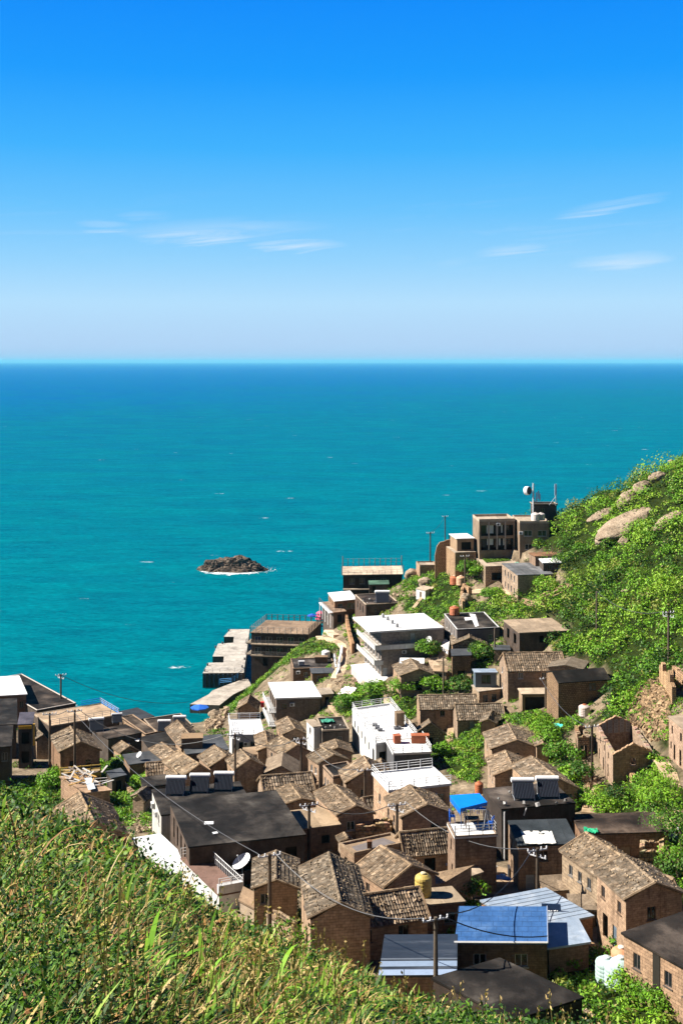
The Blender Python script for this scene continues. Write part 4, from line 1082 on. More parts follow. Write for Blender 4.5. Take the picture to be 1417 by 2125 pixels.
PT = flat('K', 'white paved patio deck with a pink edge at the foot of the guesthouse', 1.6, (545, 1228), (806, 1200), (392, 1062), 'plaster', 'whiteroof', wc=(1.0, 0.75, 0.72), wins=[], over=0.12, sq=0.0, name='patio_deck', cat='patio', group='walled terraces of the headland')
LN = flat('K', 'white flat roof slab wedged between the guesthouse and the small gable', 2.8, (836, 1045), (1060, 1048), (842, 996), 'graystone', 'whiteroof', wins=[], over=0.05, sq=0.0, name='shed', cat='shed', group='sheds')

# ---- white slab house: seaward balconies
B_ = H['whitelid']
A, Bp, Cp, Dp = B_['c4']
un = B_['u'].normalized()
for t1 in (2.9, 5.4):
    mb = MB()
    z_ = B_['ze'] - t1
    a0, d0 = Vector((A.x, A.y, z_)), Vector((Dp.x, Dp.y, z_))
    mb.box(a0 - un * 0.01, d0 - a0, -un * 1.3, UP * 0.15, WHITE)
    bl = mb.build('balcony', 'plaster', B_['T'])
    railing(bl, [d0 - un * 1.22 + UP * 0.15, a0 - un * 1.22 + UP * 0.15, a0 - un * 0.05 + UP * 0.15], 0.95, 1.2, WHITE, 0.04)

# ---- pier and quay
def slab_poly(mb, fr, pts, z1, z0, c=(1, 1, 1)):
    top = [atz(fr, p, z1) for p in pts]
    ar = sum(top[i].x * top[(i + 1) % len(top)].y - top[(i + 1) % len(top)].x * top[i].y for i in range(len(top)))
    if ar < 0:
        top.reverse()
    bot = [Vector((p.x, p.y, z0)) for p in top]
    mb.face(top, c=c)
    for i in range(len(top)):
        j = (i + 1) % len(top)
        mb.face([bot[i], bot[j], top[j], top[i]], c=(0.3, 0.28, 0.27))
    return top


mb = MB()
pier_pts = [(240, 405), (338, 405), (308, 625), (100, 628), (128, 575), (205, 573), (207, 543), (150, 543), (178, 478), (255, 473), (258, 443), (207, 443)]
slab_poly(mb, 'B', pier_pts, 3.6, -3, (1.2, 1.34, 1.55))
c0 = atz('B', (220, 520), 0)
T = thing('pier', (c0.x, c0.y, 0), 'concrete pier with two stepped boat berths beside the seafront block', 'pier')
mb.build('deck', 'concrete', T)
fm = MB()
for i in range(9):
    p = atz('B', (112 + i * 23, 629), 3.6)
    fm.cbox(p + Vector((0, -0.3, -3.4)), 0.35, 0.35, 3.3, 0, (0.05, 0.06, 0.08))
fm.build('fenders', 'paint', T)
railing(T, [atz('B', (112, 622), 3.6), atz('B', (300, 620), 3.6)], 1.0, 2.0, (0.6, 0.6, 0.6))
for i in range(8):
    bl = MB()
    p = atz('B', [(232, 415), (200, 480), (165, 500), (125, 590), (110, 620), (300, 600), (312, 560), (325, 480)][i], 3.6)
    bl.lathe(p, [(0.2, 0), (0.16, 0.35), (0.28, 0.45), (0.26, 0.55)], 8, (0.08, 0.08, 0.08))
    bl.build('bollard', 'paint', T)
mb = MB()
slab_poly(mb, 'B', [(325, 650), (348, 690), (255, 735), (185, 790), (35, 785), (130, 735), (150, 715), (215, 690)], 2.0, -3, (1.1, 1.2, 1.36))
c0 = atz('B', (180, 760), 0)
T = thing('quay', (c0.x, c0.y, 0), 'low concrete landing quay sloping along the shore below the pier', 'quay')
mb.build('deck', 'concrete', T)
for a, b in (((185, 685), (245, 680)), ((245, 680), (310, 628))):
    railing(T, [atz('B', a, 2.2), atz('B', b, 2.6)], 1.3, 2.0, (0.03, 0.22, 0.5), 0.06)

# ---- seafront block: fence round the roof, slabs marking the storeys
B_ = H['terraceblock']
qs = [p + UP * 0.02 for p in B_['top']]
railing(B_['T'], [qs[3], qs[0], qs[1]], 1.5, 1.5, (0.5, 0.42, 0.36), 0.03, 2, name='fence', pr=0.09)
railing(B_['T'], [qs[1], qs[2], qs[3]], 1.5, 1.5, (0.10, 0.08, 0.07), 0.03, 2, name='fence', pr=0.12)
for t_ in (2.75, 5.5):
    mb = MB()
    a0, b0, d0 = [Vector((B_['c4'][i].x, B_['c4'][i].y, B_['ze'] - t_)) for i in (0, 1, 3)]
    un = B_['u'].normalized()
    nn = Vector((un.y, -un.x, 0))
    mb.box(a0 + nn * 0.005, b0 - a0, nn * 1.2, UP * 0.18, (0.8, 0.76, 0.72))
    mb.box(a0 - un * 0.005 - nn * 0, d0 - a0, -un * 1.3, UP * 0.18, (0.9, 0.88, 0.85))
    bl = mb.build('balcony', 'concrete', B_['T'])
    railing(bl, [d0 - un * 1.2 + UP * 0.18, a0 - un * 1.2 + nn * 1.1 + UP * 0.18, b0 + nn * 1.1 + UP * 0.18], 1.0, 1.4, (0.12, 0.11, 0.1), 0.03, 3)
# ---- posted terrace
B_ = H['poststerrace']
q = B_['top']
mb = MB()
for i in range(12):
    p = q[3].lerp(q[2], i / 11)
    mb.bar(p, p + UP * (2.0 if i % 11 else 2.6), 0.09 if i % 11 else 0.14, 6, (0.16, 0.15, 0.15))
for p in (q[0] + UP * 0, q[1]):
    mb.bar(p, p + UP * 2.2, 0.12, 6, (0.16, 0.15, 0.15))
mb.bar(q[3] + UP * 1.9, q[2] + UP * 1.9, 0.02, 4, (0.3, 0.3, 0.3))
mb.bar(q[3] + UP * 1.0, q[2] + UP * 1.0, 0.02, 4, (0.3, 0.3, 0.3))
mb.build('posts', 'paint', B_['T'])
railing(B_['T'], [q[0], q[1]], 1.1, 1.6, (0.45, 0.38, 0.33), 0.03, 2)
mb = MB()
un = B_['u'].normalized()
nn = Vector((un.y, -un.x, 0))
a0 = Vector((B_['c4'][0].x, B_['c4'][0].y, B_['ze'] - 3.6))
mb.box(a0 + nn * 0.005, B_['u'] * 0.45, nn * 1.6, UP * 0.2, (0.8, 0.8, 0.8))
mb.build('deck', 'concrete', B_['T'])
# ---- deck rail and posts of the lower cafe
B_ = H['cafeLow']
q = [p.copy() for p in B_['top']]
un = B_['u'].normalized()
mb = MB()
for i in range(5):
    p = q[0].lerp(q[3], i / 4) - un * 0.6
    mb.bar(p - UP * 3.4, p + UP * 0.05, 0.12, 6, WHITE)
mb.box(q[0] + UP * 0.004, q[3] - q[0], -un * 0.9, -UP * 0.2, WHITE)
mb.build('deck_frame', 'paint', B_['T'])
railing(B_['T'], [q[3] - un * 0.8 + UP * 0.02, q[0] - un * 0.8 + UP * 0.02, q[1] + UP * 0.02], 1.1, 1.3, (0.12, 0.11, 0.11), 0.03, 2)

# ---- lawn, yard railing
mb = MB()
zq = H['yard']['ze'] + 0.012
q4 = [atz('J', p, zq) for p in ((585, 740), (782, 722), (700, 668), (505, 668))]
mb.hexa(q4, [p + UP * 0.06 for p in q4], (0.10, 0.17, 0.03))
o = mb.build('lawn_bed', 'timber')
tag(o, 'rectangle of mown lawn on the stone terrace before the inn', 'lawn')
LAWN = q4

# ---- parasols
def parasol(fr, p, z, r, col, label, tiers=1, mastl=2.4):
    b = atz(fr, p, z)
    T = thing('parasol', b, label, 'parasol')
    mb = MB()
    mb.bar(b, b + UP * (mastl + 0.85 * (tiers - 1)), 0.06, 6, (0.3, 0.3, 0.3))
    mb.build('pole', 'paint', T)
    for k_ in range(tiers):
        c = MB()
        zc = mastl - 0.55 + 0.85 * k_
        n = 8
        for i in range(n):
            a0, a1 = 2 * math.pi * i / n, 2 * math.pi * (i + 1) / n
            e0, e1 = b + Vector((r * math.cos(a0), r * math.sin(a0), zc)), b + Vector((r * math.cos(a1), r * math.sin(a1), zc))
            k2 = 1 if i % 2 else 0.85
            cc = tuple(v * k2 for v in col)
            c.face([e0, e1, b + UP * (zc + 0.6)], c=cc)
            c.face([e1, e0, e0 - UP * 0.22, e1 - UP * 0.22], c=cc)
        c.build('canopy', 'paint', T)
    return T


pz = hit('K', (100, 740)).z
mb = MB()
b0 = hit('K', (108, 755))
T = thing('lookout_stand', b0, 'slim wooden lookout stand on posts under the pink parasol', 'stand')
for dx, dy in ((-0.9, -0.8), (0.9, -0.8), (0.9, 0.8), (-0.9, 0.8)):
    mb.bar(b0 + Vector((dx, dy, -0.5)), b0 + Vector((dx, dy, 2.6)), 0.14, 6, (0.12, 0.07, 0.05))
mb.box(b0 + Vector((-1.1, -1.0, 2.6)), (2.2, 0, 0), (0, 2.0, 0), (0, 0, 0.15), (0.2, 0.13, 0.09))
mb.build('frame', 'timber', T)
railing(T, [b0 + Vector((-1.05, 0.95, 2.75)), b0 + Vector((-1.05, -0.95, 2.75)), b0 + Vector((1.05, -0.95, 2.75))], 0.9, 1.0, (0.15, 0.09, 0.06), 0.03, 2)
# the parasol stands on that deck
T = thing('parasol', b0 + UP * 2.75, 'pink three tiered parasol on the lookout stand above the sea', 'parasol')
mb = MB()
mb.bar(b0 + UP * 2.75, b0 + UP * 6.6, 0.06, 6, (0.35, 0.3, 0.3))
mb.build('pole', 'paint', T)
for k_ in range(3):
    c = MB()
    for i in range(8):
        rr = 1.45 - 0.1 * k_
        zc = 3.9 + 0.85 * k_
        a0, a1 = 2 * math.pi * i / 8, 2 * math.pi * (i + 1) / 8
        e0, e1 = b0 + Vector((rr * math.cos(a0), rr * math.sin(a0), zc)), b0 + Vector((rr * math.cos(a1), rr * math.sin(a1), zc))
        cc = (0.85, 0.16, 0.26) if i % 2 else (0.72, 0.11, 0.2)
        c.face([e0, e1, b0 + UP * (zc + 0.75)], c=cc)
        c.face([e1, e0, e0 - UP * 0.25, e1 - UP * 0.25], c=cc)
    c.build('canopy', 'paint', T)
parasol('K', (34, 668), hit('K', (40, 700)).z, 1.5, (0.03, 0.12, 0.62), 'blue parasol beside the fenced seafront roof terrace', 1, 2.6)
parasol('B', (85, 838), 3.0, 2.0, (0.03, 0.16, 0.72), 'blue parasol at the end of the low landing quay', 1, 2.2)

# ---- solar water heaters
def heater(loc, rot, label, s=1.0):
    T = thing('solar_heater', loc, label, 'solar heater', 'solar water heaters on the roofs')
    b = Vector(loc)
    mb = MB()
    n = 14
    P0, P1 = b + Vector((0, -0.75, 0.18)), b + Vector((0, 0.55, 1.35))
    mb.hexa([b + Vector((-1.0, -0.75, 0.14)), b + Vector((1.0, -0.75, 0.14)), b + Vector((1.0, 0.5, 1.28)), b + Vector((-1.0, 0.5, 1.28))],
            [b + Vector((-1.0, -0.78, 0.17)), b + Vector((1.0, -0.78, 0.17)), b + Vector((1.0, 0.47, 1.31)), b + Vector((-1.0, 0.47, 1.31))], (0.03, 0.035, 0.05))
    for i in range(n):
        x = -0.95 + 1.9 * i / (n - 1)
        mb.bar(b + Vector((x, -0.8, 0.22)), b + Vector((x, 0.42, 1.36)), 0.045, 6, (0.012, 0.016, 0.03))
    mb.build('collector', 'paint', T)
    mb = MB()
    mb.lathe(b + Vector((-1.15, 0.62, 1.5)), [(0.1, 0), (0.25, 0.06), (0.25, 2.24), (0.1, 2.3)], 14, (0.85, 0.85, 0.85), axis=(1, 0, 0))
    mb.build('tank', 'paint', T, smooth=False)
    for x in (-0.95, 0.95):
        mb = MB()
        mb.bar(b + Vector((x, 0.62, 0)), b + Vector((x, 0.62, 1.4)), 0.04, 5, STEEL)
        mb.bar(b + Vector((x, -0.78, 0)), b + Vector((x, -0.78, 0.2)), 0.04, 5, STEEL)
        mb.bar(b + Vector((x, 0.62, 0.05)), b + Vector((x, -0.78, 0.05)), 0.03, 5, STEEL)
        mb.build('leg', 'paint', T)
    T.rotation_euler = (0, 0, rot)
    T.scale = (s, s, s)
    return T


hs = [('triple', 'I', (485, 255), 0.0, 'leftmost of three solar heaters in a row behind the great black roof', 1.1), ('triple', 'I', (632, 240), 0.0, 'middle of three solar heaters in a row behind the great black roof', 1.1),
      ('triple', 'I', (780, 228), 0.0, 'rightmost of three solar heaters in a row behind the great black roof', 1.1), ('solarblack', 'F', (390, 296), 0.0, 'left solar heater on the tall black tarred house', 1.15),
      ('solarblack', 'F', (548, 285), 0.0, 'right solar heater on the tall black tarred house', 1.15), ('c3', 'C', (862, 345), 0.05, 'left solar heater on the brown roofed waterside house', 1.0),
      ('c3', 'C', (942, 322), 0.05, 'right solar heater on the brown roofed waterside house', 1.0), ('whitebag', 'L', (950, 640), 0.25, 'blue solar heater behind the yellow balcony gable', 1.1), ('whitebag', 'L', (1150, 560), 0.25, 'small solar heater at the far edge of the white panel house', 0.8), ('solarhouse', 'K', (680, 490), 0.0, 'big solar heater on the littered roof by the sea', 1.5)]
h0 = None
for k_, fr, p, rot, lab, s_ in hs:
    loc = on_roof(k_, fr, p, 0.005)
    if h0 is None:
        h0 = heater(loc, rot, lab, s_)
    else:
        copy_thing(h0, loc, rot, lab, sc=s_)

# ---- air conditioners
def air_unit(loc, rot, label):
    T = thing('air_conditioner', loc, label, 'air conditioner', 'air conditioner units on the walls')
    b = Vector(loc)
    mb = MB()
    mb.box(b + Vector((-0.42, -0.32, 0)), (0.84, 0, 0), (0, 0.3, 0), (0, 0, 0.6), (0.75, 0.75, 0.74))
    mb.build('casing', 'paint', T)
    mb = MB()
    mb.lathe(b + Vector((-0.1, -0.322, 0.3)), [(0.24, 0), (0.24, 0.015), (0.2, 0.02)], 14, (0.06, 0.06, 0.06), axis=(0, -1, 0))
    mb.build('fan', 'paint', T)
    mb = MB()
    for x in (-0.3, 0.3):
        mb.bar(b + Vector((x, 0, -0.02)), b + Vector((x, -0.32, -0.02)), 0.02, 4, STEEL)
    mb.build('bracket', 'paint', T)
    T.rotation_euler = (0, 0, rot)
    return T


a0 = None
for k_, w, u, dn, lab in (('big', 0, 0.46, 4.4, 'air conditioner on the front of the white guesthouse'), ('whitelid', 0, 0.36, 1.6, 'air conditioner on the dark front under the blank white slab'), ('ropeterrace', 0, 0.72, 1.5, 'air conditioner under the broad white railed terrace'),
                          ('whitebag', 0, 0.55, 1.9, 'air conditioner on the house with a white front panel'), ('wing', 0, 0.04, 2.5, 'air conditioner on the bare concrete wing'), ('inn', 0, 0.53, 1.0, 'air conditioner above the inn balcony'),
                          ('triple', 3, 0.18, 1.6, 'nearest air conditioner on the wall below three solar heaters'), ('triple', 3, 0.55, 1.5, 'farther air conditioner on the wall below three solar heaters'), ('whiteterrace', 0, 0.45, 1.7, 'air conditioner under the white terrace with the red lantern'), ('slate1', 0, 0.12, 1.0, 'air conditioner on the dark house by the white stair')):
    p, d, n = wallpt(H[k_], w, u, dn, 0.005)
    rot = math.atan2(n.x, -n.y)
    rot = math.atan2(d.y, d.x)
    if a0 is None:
        a0 = air_unit(p, rot, lab)
    else:
        copy_thing(a0, p, rot, lab)

# ---- water tanks
def water_tank(loc, r, h, col, label, lid=None):
    T = thing('water_tank', loc, label, 'water tank', 'plastic water tanks')
    b = Vector(loc)
    mb = MB()
    prof = [(r, 0)]
    n = 5
    for i in range(n):
        z0, z1 = h * 0.8 * i / n, h * 0.8 * (i + 1) / n
        prof += [(r, z0 + 0.02), (r * 1.03, z0 + (z1 - z0) * 0.3), (r * 1.03, z0 + (z1 - z0) * 0.7), (r, z1 - 0.02)]
    prof += [(r * 0.96, h * 0.83), (r * 0.6, h * 0.93), (r * 0.32, h * 0.95)]
    mb.lathe(b, prof, 18, col)
    mb.build('body', 'paint', T, smooth=False)
    mb = MB()
    mb.lathe(b + UP * h * 0.95, [(r * 0.3, 0), (r * 0.34, 0.02), (r * 0.32, h * 0.06), (r * 0.1, h * 0.09)], 14, lid or col)
    mb.build('lid', 'paint', T)


water_tank(on_roof('tankslab', 'G', (938, 700), 0.005), 0.72, 1.95, (0.52, 0.38, 0.10), 'yellow water tank on the plain cream slab roof', (0.7, 0.62, 0.4))
water_tank(on_roof('orangetank', 'E', (117, 152), 0.12), 0.95, 1.7, RUST, 'orange water tank on the dark house with a white window front', (0.6, 0.3, 0.2))
b = hit('M', (500, 558))
water_tank(b, 0.85, 1.7, (0.62, 0.5, 0.45), 'white and rust water tank at the foot of the tarred house', RUST)
water_tank(hit('J', (325, 915)), 1.0, 1.9, RUST, 'left terracotta water tank on the slope under the headland', (0.65, 0.45, 0.35))
water_tank(hit('J', (378, 920)), 1.0, 2.0, (0.6, 0.36, 0.22), 'right terracotta water tank on the slope under the headland', (0.7, 0.5, 0.4))
water_tank(on_roof('wing', 'J', (986, 394), 0.36), 0.95, 1.7, (0.7, 0.62, 0.56), 'left pale tank on the roof of the concrete wing')
water_tank(on_roof('wing', 'J', (1030, 390), 0.36), 0.85, 1.6, (0.6, 0.54, 0.5), 'right pale tank on the roof of the concrete wing')
for (x, y), r_, h_, lab in (((705, 785), 1.0, 1.9, 'left of the white plastic tanks beside the nearest brick house'), ((790, 830), 1.0, 1.9, 'middle white plastic tank beside the nearest brick house'), ((838, 850), 1.05, 2.4, 'tallest white plastic tank against the nearest brick house')):
    water_tank(hit('O', (x, y)), r_ * 0.85, h_, (0.42, 0.55, 0.53), lab, (0.6, 0.65, 0.65))
water_tank(hit('O', (842, 700)), 0.8, 2.0, (0.7, 0.3, 0.16), 'orange water tank behind the white tanks at the near brick corner', (0.8, 0.7, 0.6))
water_tank(hit('E', (676, 700)), 0.7, 1.5, YEL, 'yellow tank standing beside the concrete porch')
water_tank(on_roof('ropeterrace', 'G', (1280, 75), -1.5), 0.5, 1.4, RUST, 'rust red drum at the end of the broad white terrace')
water_tank(on_roof('slate1', 'K', (160, 990), 0.15), 0.9, 1.5, (0.85, 0.85, 0.85), 'white water tank on the dark roof by the white stair')

# ---- satellite dishes
def dish(loc, r, aim, label, mast=1.0, deep=0.22):
    T = thing('satellite_dish', loc, label, 'satellite dish', 'satellite dishes')
    b = Vector(loc)
    aim = Vector(aim).normalized()
    c = b + UP * mast
    mb = MB()
    prof = [(r * k_ / 6, deep * r * 2 * (k_ / 6) ** 2) for k_ in range(7)]
    prof += [(r * 1.02, deep * r * 2 + 0.01)] + [(r * k_ / 6, deep * r * 2 * (k_ / 6) ** 2 + 0.03) for k_ in (6, 5, 4, 3, 2, 1)]
    prof = [(r * k_ / 6, deep * r * 2 * (k_ / 6) ** 2 - 0.03) for k_ in range(7)] + [(r * k_ / 6, deep * r * 2 * (k_ / 6) ** 2) for k_ in range(6, -1, -1)]
    mb.lathe(c, prof, 22, (0.85, 0.85, 0.86), axis=aim)
    mb.build('bowl', 'paint', T)
    mb = MB()
    mb.bar(b, c, 0.05, 6, STEEL)
    mb.build('mast', 'paint', T)
    mb = MB()
    s_ = aim.cross(UP).normalized()
    mb.bar(c - UP * r * 0.7 + aim * deep * r, c + aim * r * 0.95, 0.025, 4, STEEL)
    mb.bar(c + aim * r * 0.88, c + aim * r * 1.02, 0.07, 6, (0.5, 0.5, 0.5))
    mb.build('feed_arm', 'paint', T)


pb_ = hit('I', (895, 760), 1.2)
dish(pb_, 1.0, (-0.45, -0.25, 0.8), 'big white satellite dish tilted skyward beside the great black roof', 1.3, 0.12)
q_ = H['big']['c4'][0].lerp(H['big']['c4'][1], 0.8)
dish(Vector((q_.x, q_.y - 1.2, H['big']['ze'] - 3.0)), 0.75, (-0.7, -0.6, 0.4), 'white satellite dish at the end of the guesthouse front balcony', 1.0)
dish(on_roof('c10', 'C', (735, 498), 0.01), 0.5, (-0.5, -0.4, 0.6), 'small white dish on the cluttered grey roof above the ivy house', 0.7)

# ---- mast group behind the inn
bh = H['wing']
Ym = bh['c4'][2].y + 1.5
MH = flat('J', 'dark rooftop stair hut carrying the telecom masts above the headland', 2.4, (968, 262), (1158, 262), (946, 247), 'darkwall', 'bitumen', Y=Ym, z0=atY('J', (968, 345), Ym).z - 2, wins=[(0, 0.4, 0.7, 0.8, 1.2)], par=0.15, name='mast_hut', cat='hut', sq=0.1)
H['masthut'] = MH
zt_ = MH['ze']
p0 = atY('J', (967, 300), Ym - 0.8)
T = thing('telecom_mast', p0, 'white microwave drum and panel antennas on a lattice mast by the hut', 'mast')
mb = MB()
top = atY('J', (960, 90), Ym - 0.8)
mb.bar(p0 - UP * 1.5, Vector((p0.x, p0.y, top.z)), 0.16, 8, (0.6, 0.62, 0.65))
for i in range(8):
    z = p0.z + (top.z - p0.z) * i / 8
    mb.bar(Vector((p0.x - 0.3, p0.y, z)), Vector((p0.x + 0.35, p0.y, z + 0.4)), 0.035, 4, (0.55, 0.57, 0.6))
    mb.bar(Vector((p0.x + 0.35, p0.y, z + 0.4)), Vector((p0.x - 0.3, p0.y, z + 0.8)), 0.035, 4, (0.55, 0.57, 0.6))
mb.build('mast', 'paint', T)
mb = MB()
cd = atY('J', (905, 150), Ym - 1.2)
mb.lathe(cd, [(0.85, 0), (0.95, 0.05), (0.95, 0.85), (0.9, 0.95), (0.1, 1.0)], 20, (0.85, 0.85, 0.87), axis=(0.72, -0.69, 0.05))
dm = mb.build('drum', 'paint', T)
mb = MB()
mb.lathe(cd + Vector((0.72, -0.69, 0.05)).normalized() * 1.002, [(0.88, 0), (0.88, 0.02), (0.1, 0.03)], 20, (0.05, 0.05, 0.06), axis=(0.72, -0.69, 0.05))
mb.bar(cd + Vector((0.6, 0, 0)), Vector((p0.x, p0.y, cd.z)), 0.06, 5, STEEL)
mb.build('radome', 'paint', dm)
for x, y0_, y1_ in ((1010, 150, 215), (995, 165, 240), (1020, 175, 230)):
    mb = MB()
    a_, b_ = atY('J', (x, y1_), Ym - 0.9), atY('J', (x, y0_), Ym - 0.9)
    mb.box(a_ - Vector((0.14, 0.1, 0)), (0.28, 0, 0), (0, 0.2, 0), b_ - a_, (0.35, 0.5, 0.7))
    mb.bar(a_, Vector((p0.x, p0.y, a_.z)), 0.04, 4, STEEL)
    mb.build('panel_antenna', 'paint', T)
pr = atY('J', (1150, 262), Ym - 0.5)
T = thing('panel_mast', pr, 'single pale panel antenna on a braced post at the right of the hut', 'mast')
mb = MB()
pt = atY('J', (1150, 100), Ym - 0.5)
mb.bar(pr - UP * 0.3, pt, 0.09, 6, (0.6, 0.62, 0.65))
mb.bar(atY('J', (1098, 268), Ym - 0.5), atY('J', (1148, 200), Ym - 0.5), 0.05, 5, (0.6, 0.62, 0.65))
mb.bar(atY('J', (1168, 268), Ym - 0.5), atY('J', (1152, 190), Ym - 0.5), 0.05, 5, (0.5, 0.52, 0.55))
mb.build('post', 'paint', T)
mb = MB()
a_ = atY('J', (1150, 190), Ym - 0.75)
mb.box(a_ - Vector((0.22, 0.1, 0)), (0.44, 0, 0), (0, 0.2, 0), UP * (atY('J', (1150, 96), Ym - 0.75).z - a_.z), (0.6, 0.7, 0.85))
mb.build('panel', 'paint', T)

# ---- poles and wires
POLE = {}


def pole(key, fr, pt, pb, label, arms=1, Y=None, col=(0.30, 0.27, 0.25), steel=False, on=None):
    if Y is not None:
        b = atY(fr, pb, Y)
    elif on is not None:
        b = on_roof(on, fr, pb)
    else:
        b = hit(fr, pb)
    t_ = atY(fr, pt, b.y)
    top = Vector((b.x + (t_.x - b.x) * 0.3, b.y, t_.z))
    T = thing('utility_pole', b, label, 'utility pole', 'utility poles of the village')
    mb = MB()
    mb.bar(b - UP * 3.5, top, 0.21, 10, tuple(v * 0.75 for v in col), 0.14)
    mb.build('pole', 'concrete' if not steel else 'paint', T)
    ends = [top]
    for k_ in range(arms):
        z = top.z - 0.25 - 0.55 * k_
        m2 = MB()
        hw = 1.0 - 0.15 * k_
        dx = Vector((0.94, 0.34, 0)) if k_ % 2 == 0 else Vector((0.8, -0.6, 0))
        c_ = Vector((top.x, top.y, z))
        m2.hexa([c_ - dx * hw + Vector((0, -0.05, 0)), c_ + dx * hw + Vector((0, -0.05, 0)), c_ + dx * hw + Vector((0, 0.05, 0)), c_ - dx * hw + Vector((0, 0.05, 0))],
                [c_ - dx * hw + Vector((0, -0.05, 0.1)), c_ + dx * hw + Vector((0, -0.05, 0.1)), c_ + dx * hw + Vector((0, 0.05, 0.1)), c_ - dx * hw + Vector((0, 0.05, 0.1))], (0.6, 0.6, 0.62))
        ca_ = m2.build('crossarm', 'paint', T)
        m3 = MB()
        for q_ in (-0.95, -0.4, 0.4, 0.95):
            m3.lathe(c_ + dx * hw * q_ + UP * 0.1, [(0.035, 0), (0.09, 0.06), (0.05, 0.12), (0.09, 0.18), (0.03, 0.24)], 8, (0.7, 0.7, 0.72))
            ends.append(c_ + dx * hw * q_ + UP * 0.34)
        m3.build('insulators', 'paint', ca_)
    POLE[key] = ends
    return T


pole('left1', 'L', (492, 470), (490, 1130), 'thick dark pole rising through the shaded yard near the left edge', 1)
pole('left2', 'L', (738, 440), (735, 1050), 'thinner dark pole in front of the yellow balcony house', 1, Y=163.5)
pole('sea', 'L', (600, 90), (600, 330), 'pole against the water at the corner of the sea terrace', 2, on='seaterrace')
pole('lane1', 'D', (78, 345), (80, 660), 'pole rising behind the triple solar heaters beside a tiled gable', 2, Y=157.5)
pole('lane2', 'D', (467, 372), (467, 575), 'pole with a double crossarm right of the striped roof', 2, Y=157)
pole('lane3', 'D', (577, 520), (577, 690), 'short pole by the long sunlit lane wall', 0, Y=149)
pole('lane4', 'D', (841, 555), (841, 765), 'plain pole before the big dark gable, under the white terrace', 1, Y=146.5)
pole('stair', 'G', (240, 140), (240, 375), 'pole with bunched insulators over the concrete stair', 2, Y=121.5)
pole('canopy', 'G', (778, 140), (778, 355), 'pole with bunched insulators left of the canopy tower gable', 2, Y=122.0)
pole('dish', 'I', (1062, 625), (1062, 930), 'pale pole with a crossarm beside the big satellite dish', 1, Y=99.5)
pole('blue', 'F', (476, 620), (480, 880), 'pole with bunched insulators by the blue door', 2, Y=105.5)
pole('near', 'H', (340, 258), (343, 515), 'nearest pole with a wide crossarm over the pale banded sheet roof', 1, col=(0.42, 0.41, 0.4), Y=84.0)
pole('porch', 'E', (630, 510), (636, 740), 'pole with a pale head beside the concrete porch', 1, Y=184)
pole('hill1', 'E', (922, 20), (925, 265), 'bare pole standing alone in the hillside shrubs', 0, col=(0.38, 0.36, 0.34))
pole('hill2', 'E', (1330, 135), (1333, 412), 'pole with a wide crossarm high in the hillside shrubs at right', 2, col=(0.38, 0.36, 0.34))
pole('ruin', 'M', (567, 650), (572, 1165), 'tall dark pole in front of the roofless house', 1, col=(0.16, 0.13, 0.12))
pole('white', 'E', (344, 230), (346, 388), 'drainpipe grey pole right of the rimmed stone gable', 0, col=(0.4, 0.4, 0.4))
pole('path', 'E', (52, 392), (54, 610), 'slim pole over the stepped path below the guesthouse', 0, col=(0.4, 0.38, 0.36))
pole('tip1', 'J', (130, 490), (128, 722), 'slender mast on the roofless stone box at the headland tip', 1, on='stonebox', col=(0.2, 0.25, 0.3))
pole('tip2', 'J', (245, 357), (250, 596), 'tallest slender mast beside the ruined headland wall', 1, col=(0.25, 0.3, 0.36))
pole('tip3', 'J', (283, 515), (285, 640), 'short thin post between the mast and the annex', 0, col=(0.2, 0.2, 0.2))
pole('ivy', 'J', (405, 680), (412, 970), 'pole in front of the ivy covered terrace wall', 1, col=(0.3, 0.28, 0.26))
pole('rock', 'P', (1163, 412), (1165, 480), 'short post standing on the big sloping boulder', 0, col=(0.4, 0.38, 0.36))
pole('left3', 'L', (308, 250), (312, 470), 'thin pole between the white block and the sea terrace', 1)


def wire(a, b, sag, label, r=0.045, parent=None):
    cu = MB()
    n = 14
    pts = [a.lerp(b, i / n) - UP * sag * 4 * (i / n) * (1 - i / n) for i in range(n + 1)]
    for p, q in zip(pts, pts[1:]):
        cu.bar(p, q, r, 4, (0.06, 0.06, 0.065))
    o = cu.build('overhead_wire', 'paint')
    tag(o, label, 'wire', 'overhead wires')


G_ = lambda k_, i: POLE[k_][min(i, len(POLE[k_]) - 1)]
wire(G_('sea', 2), atz('B', (20, 775), 6.0), 2.0, 'wire hanging from the pole by the sea terrace over the water')
wire(G_('left2', 2), G_('dish', 1), 1.6, 'pale wire crossing the great black roof to the dish pole', 0.04)
wire(G_('left1', 1), G_('left2', 1), 0.5, 'wire between the two dark poles on the left')
wire(G_('left2', 3), G_('lane1', 1), 3.0, 'wire from the balcony pole to the pole behind the solar heaters')
wire(G_('lane1', 3), G_('lane2', 2), 1.5, 'wire from the solar heater pole to the striped roof pole')
wire(G_('lane2', 3), G_('lane4', 1), 1.5, 'wire from the striped roof pole to the pole under the white terrace')
wire(G_('stair', 3), G_('canopy', 2), 1.2, 'wire between the stair pole and the canopy pole')
wire(G_('dish', 3), G_('near', 1), 1.8, 'wire from the dish pole to the nearest pole')
wire(G_('near', 4), G_('blue', 2), 1.5, 'wire from the nearest pole to the blue door pole')
wire(G_('near', 3), H['bluehouse']['c4'][1] + UP * 0.5, 0.6, 'wire lying over the bright blue roof')
wire(G_('hill2', 1), G_('hill1', 0), 1.5, 'wire between the two poles in the hillside shrubs')
wire(G_('tip1', 0), G_('tip2', 0), 0.8, 'wire strung between the two headland masts')
wire(G_('porch', 1), G_('ruin', 1), 1.2, 'wire from the porch pole to the roofless house pole')
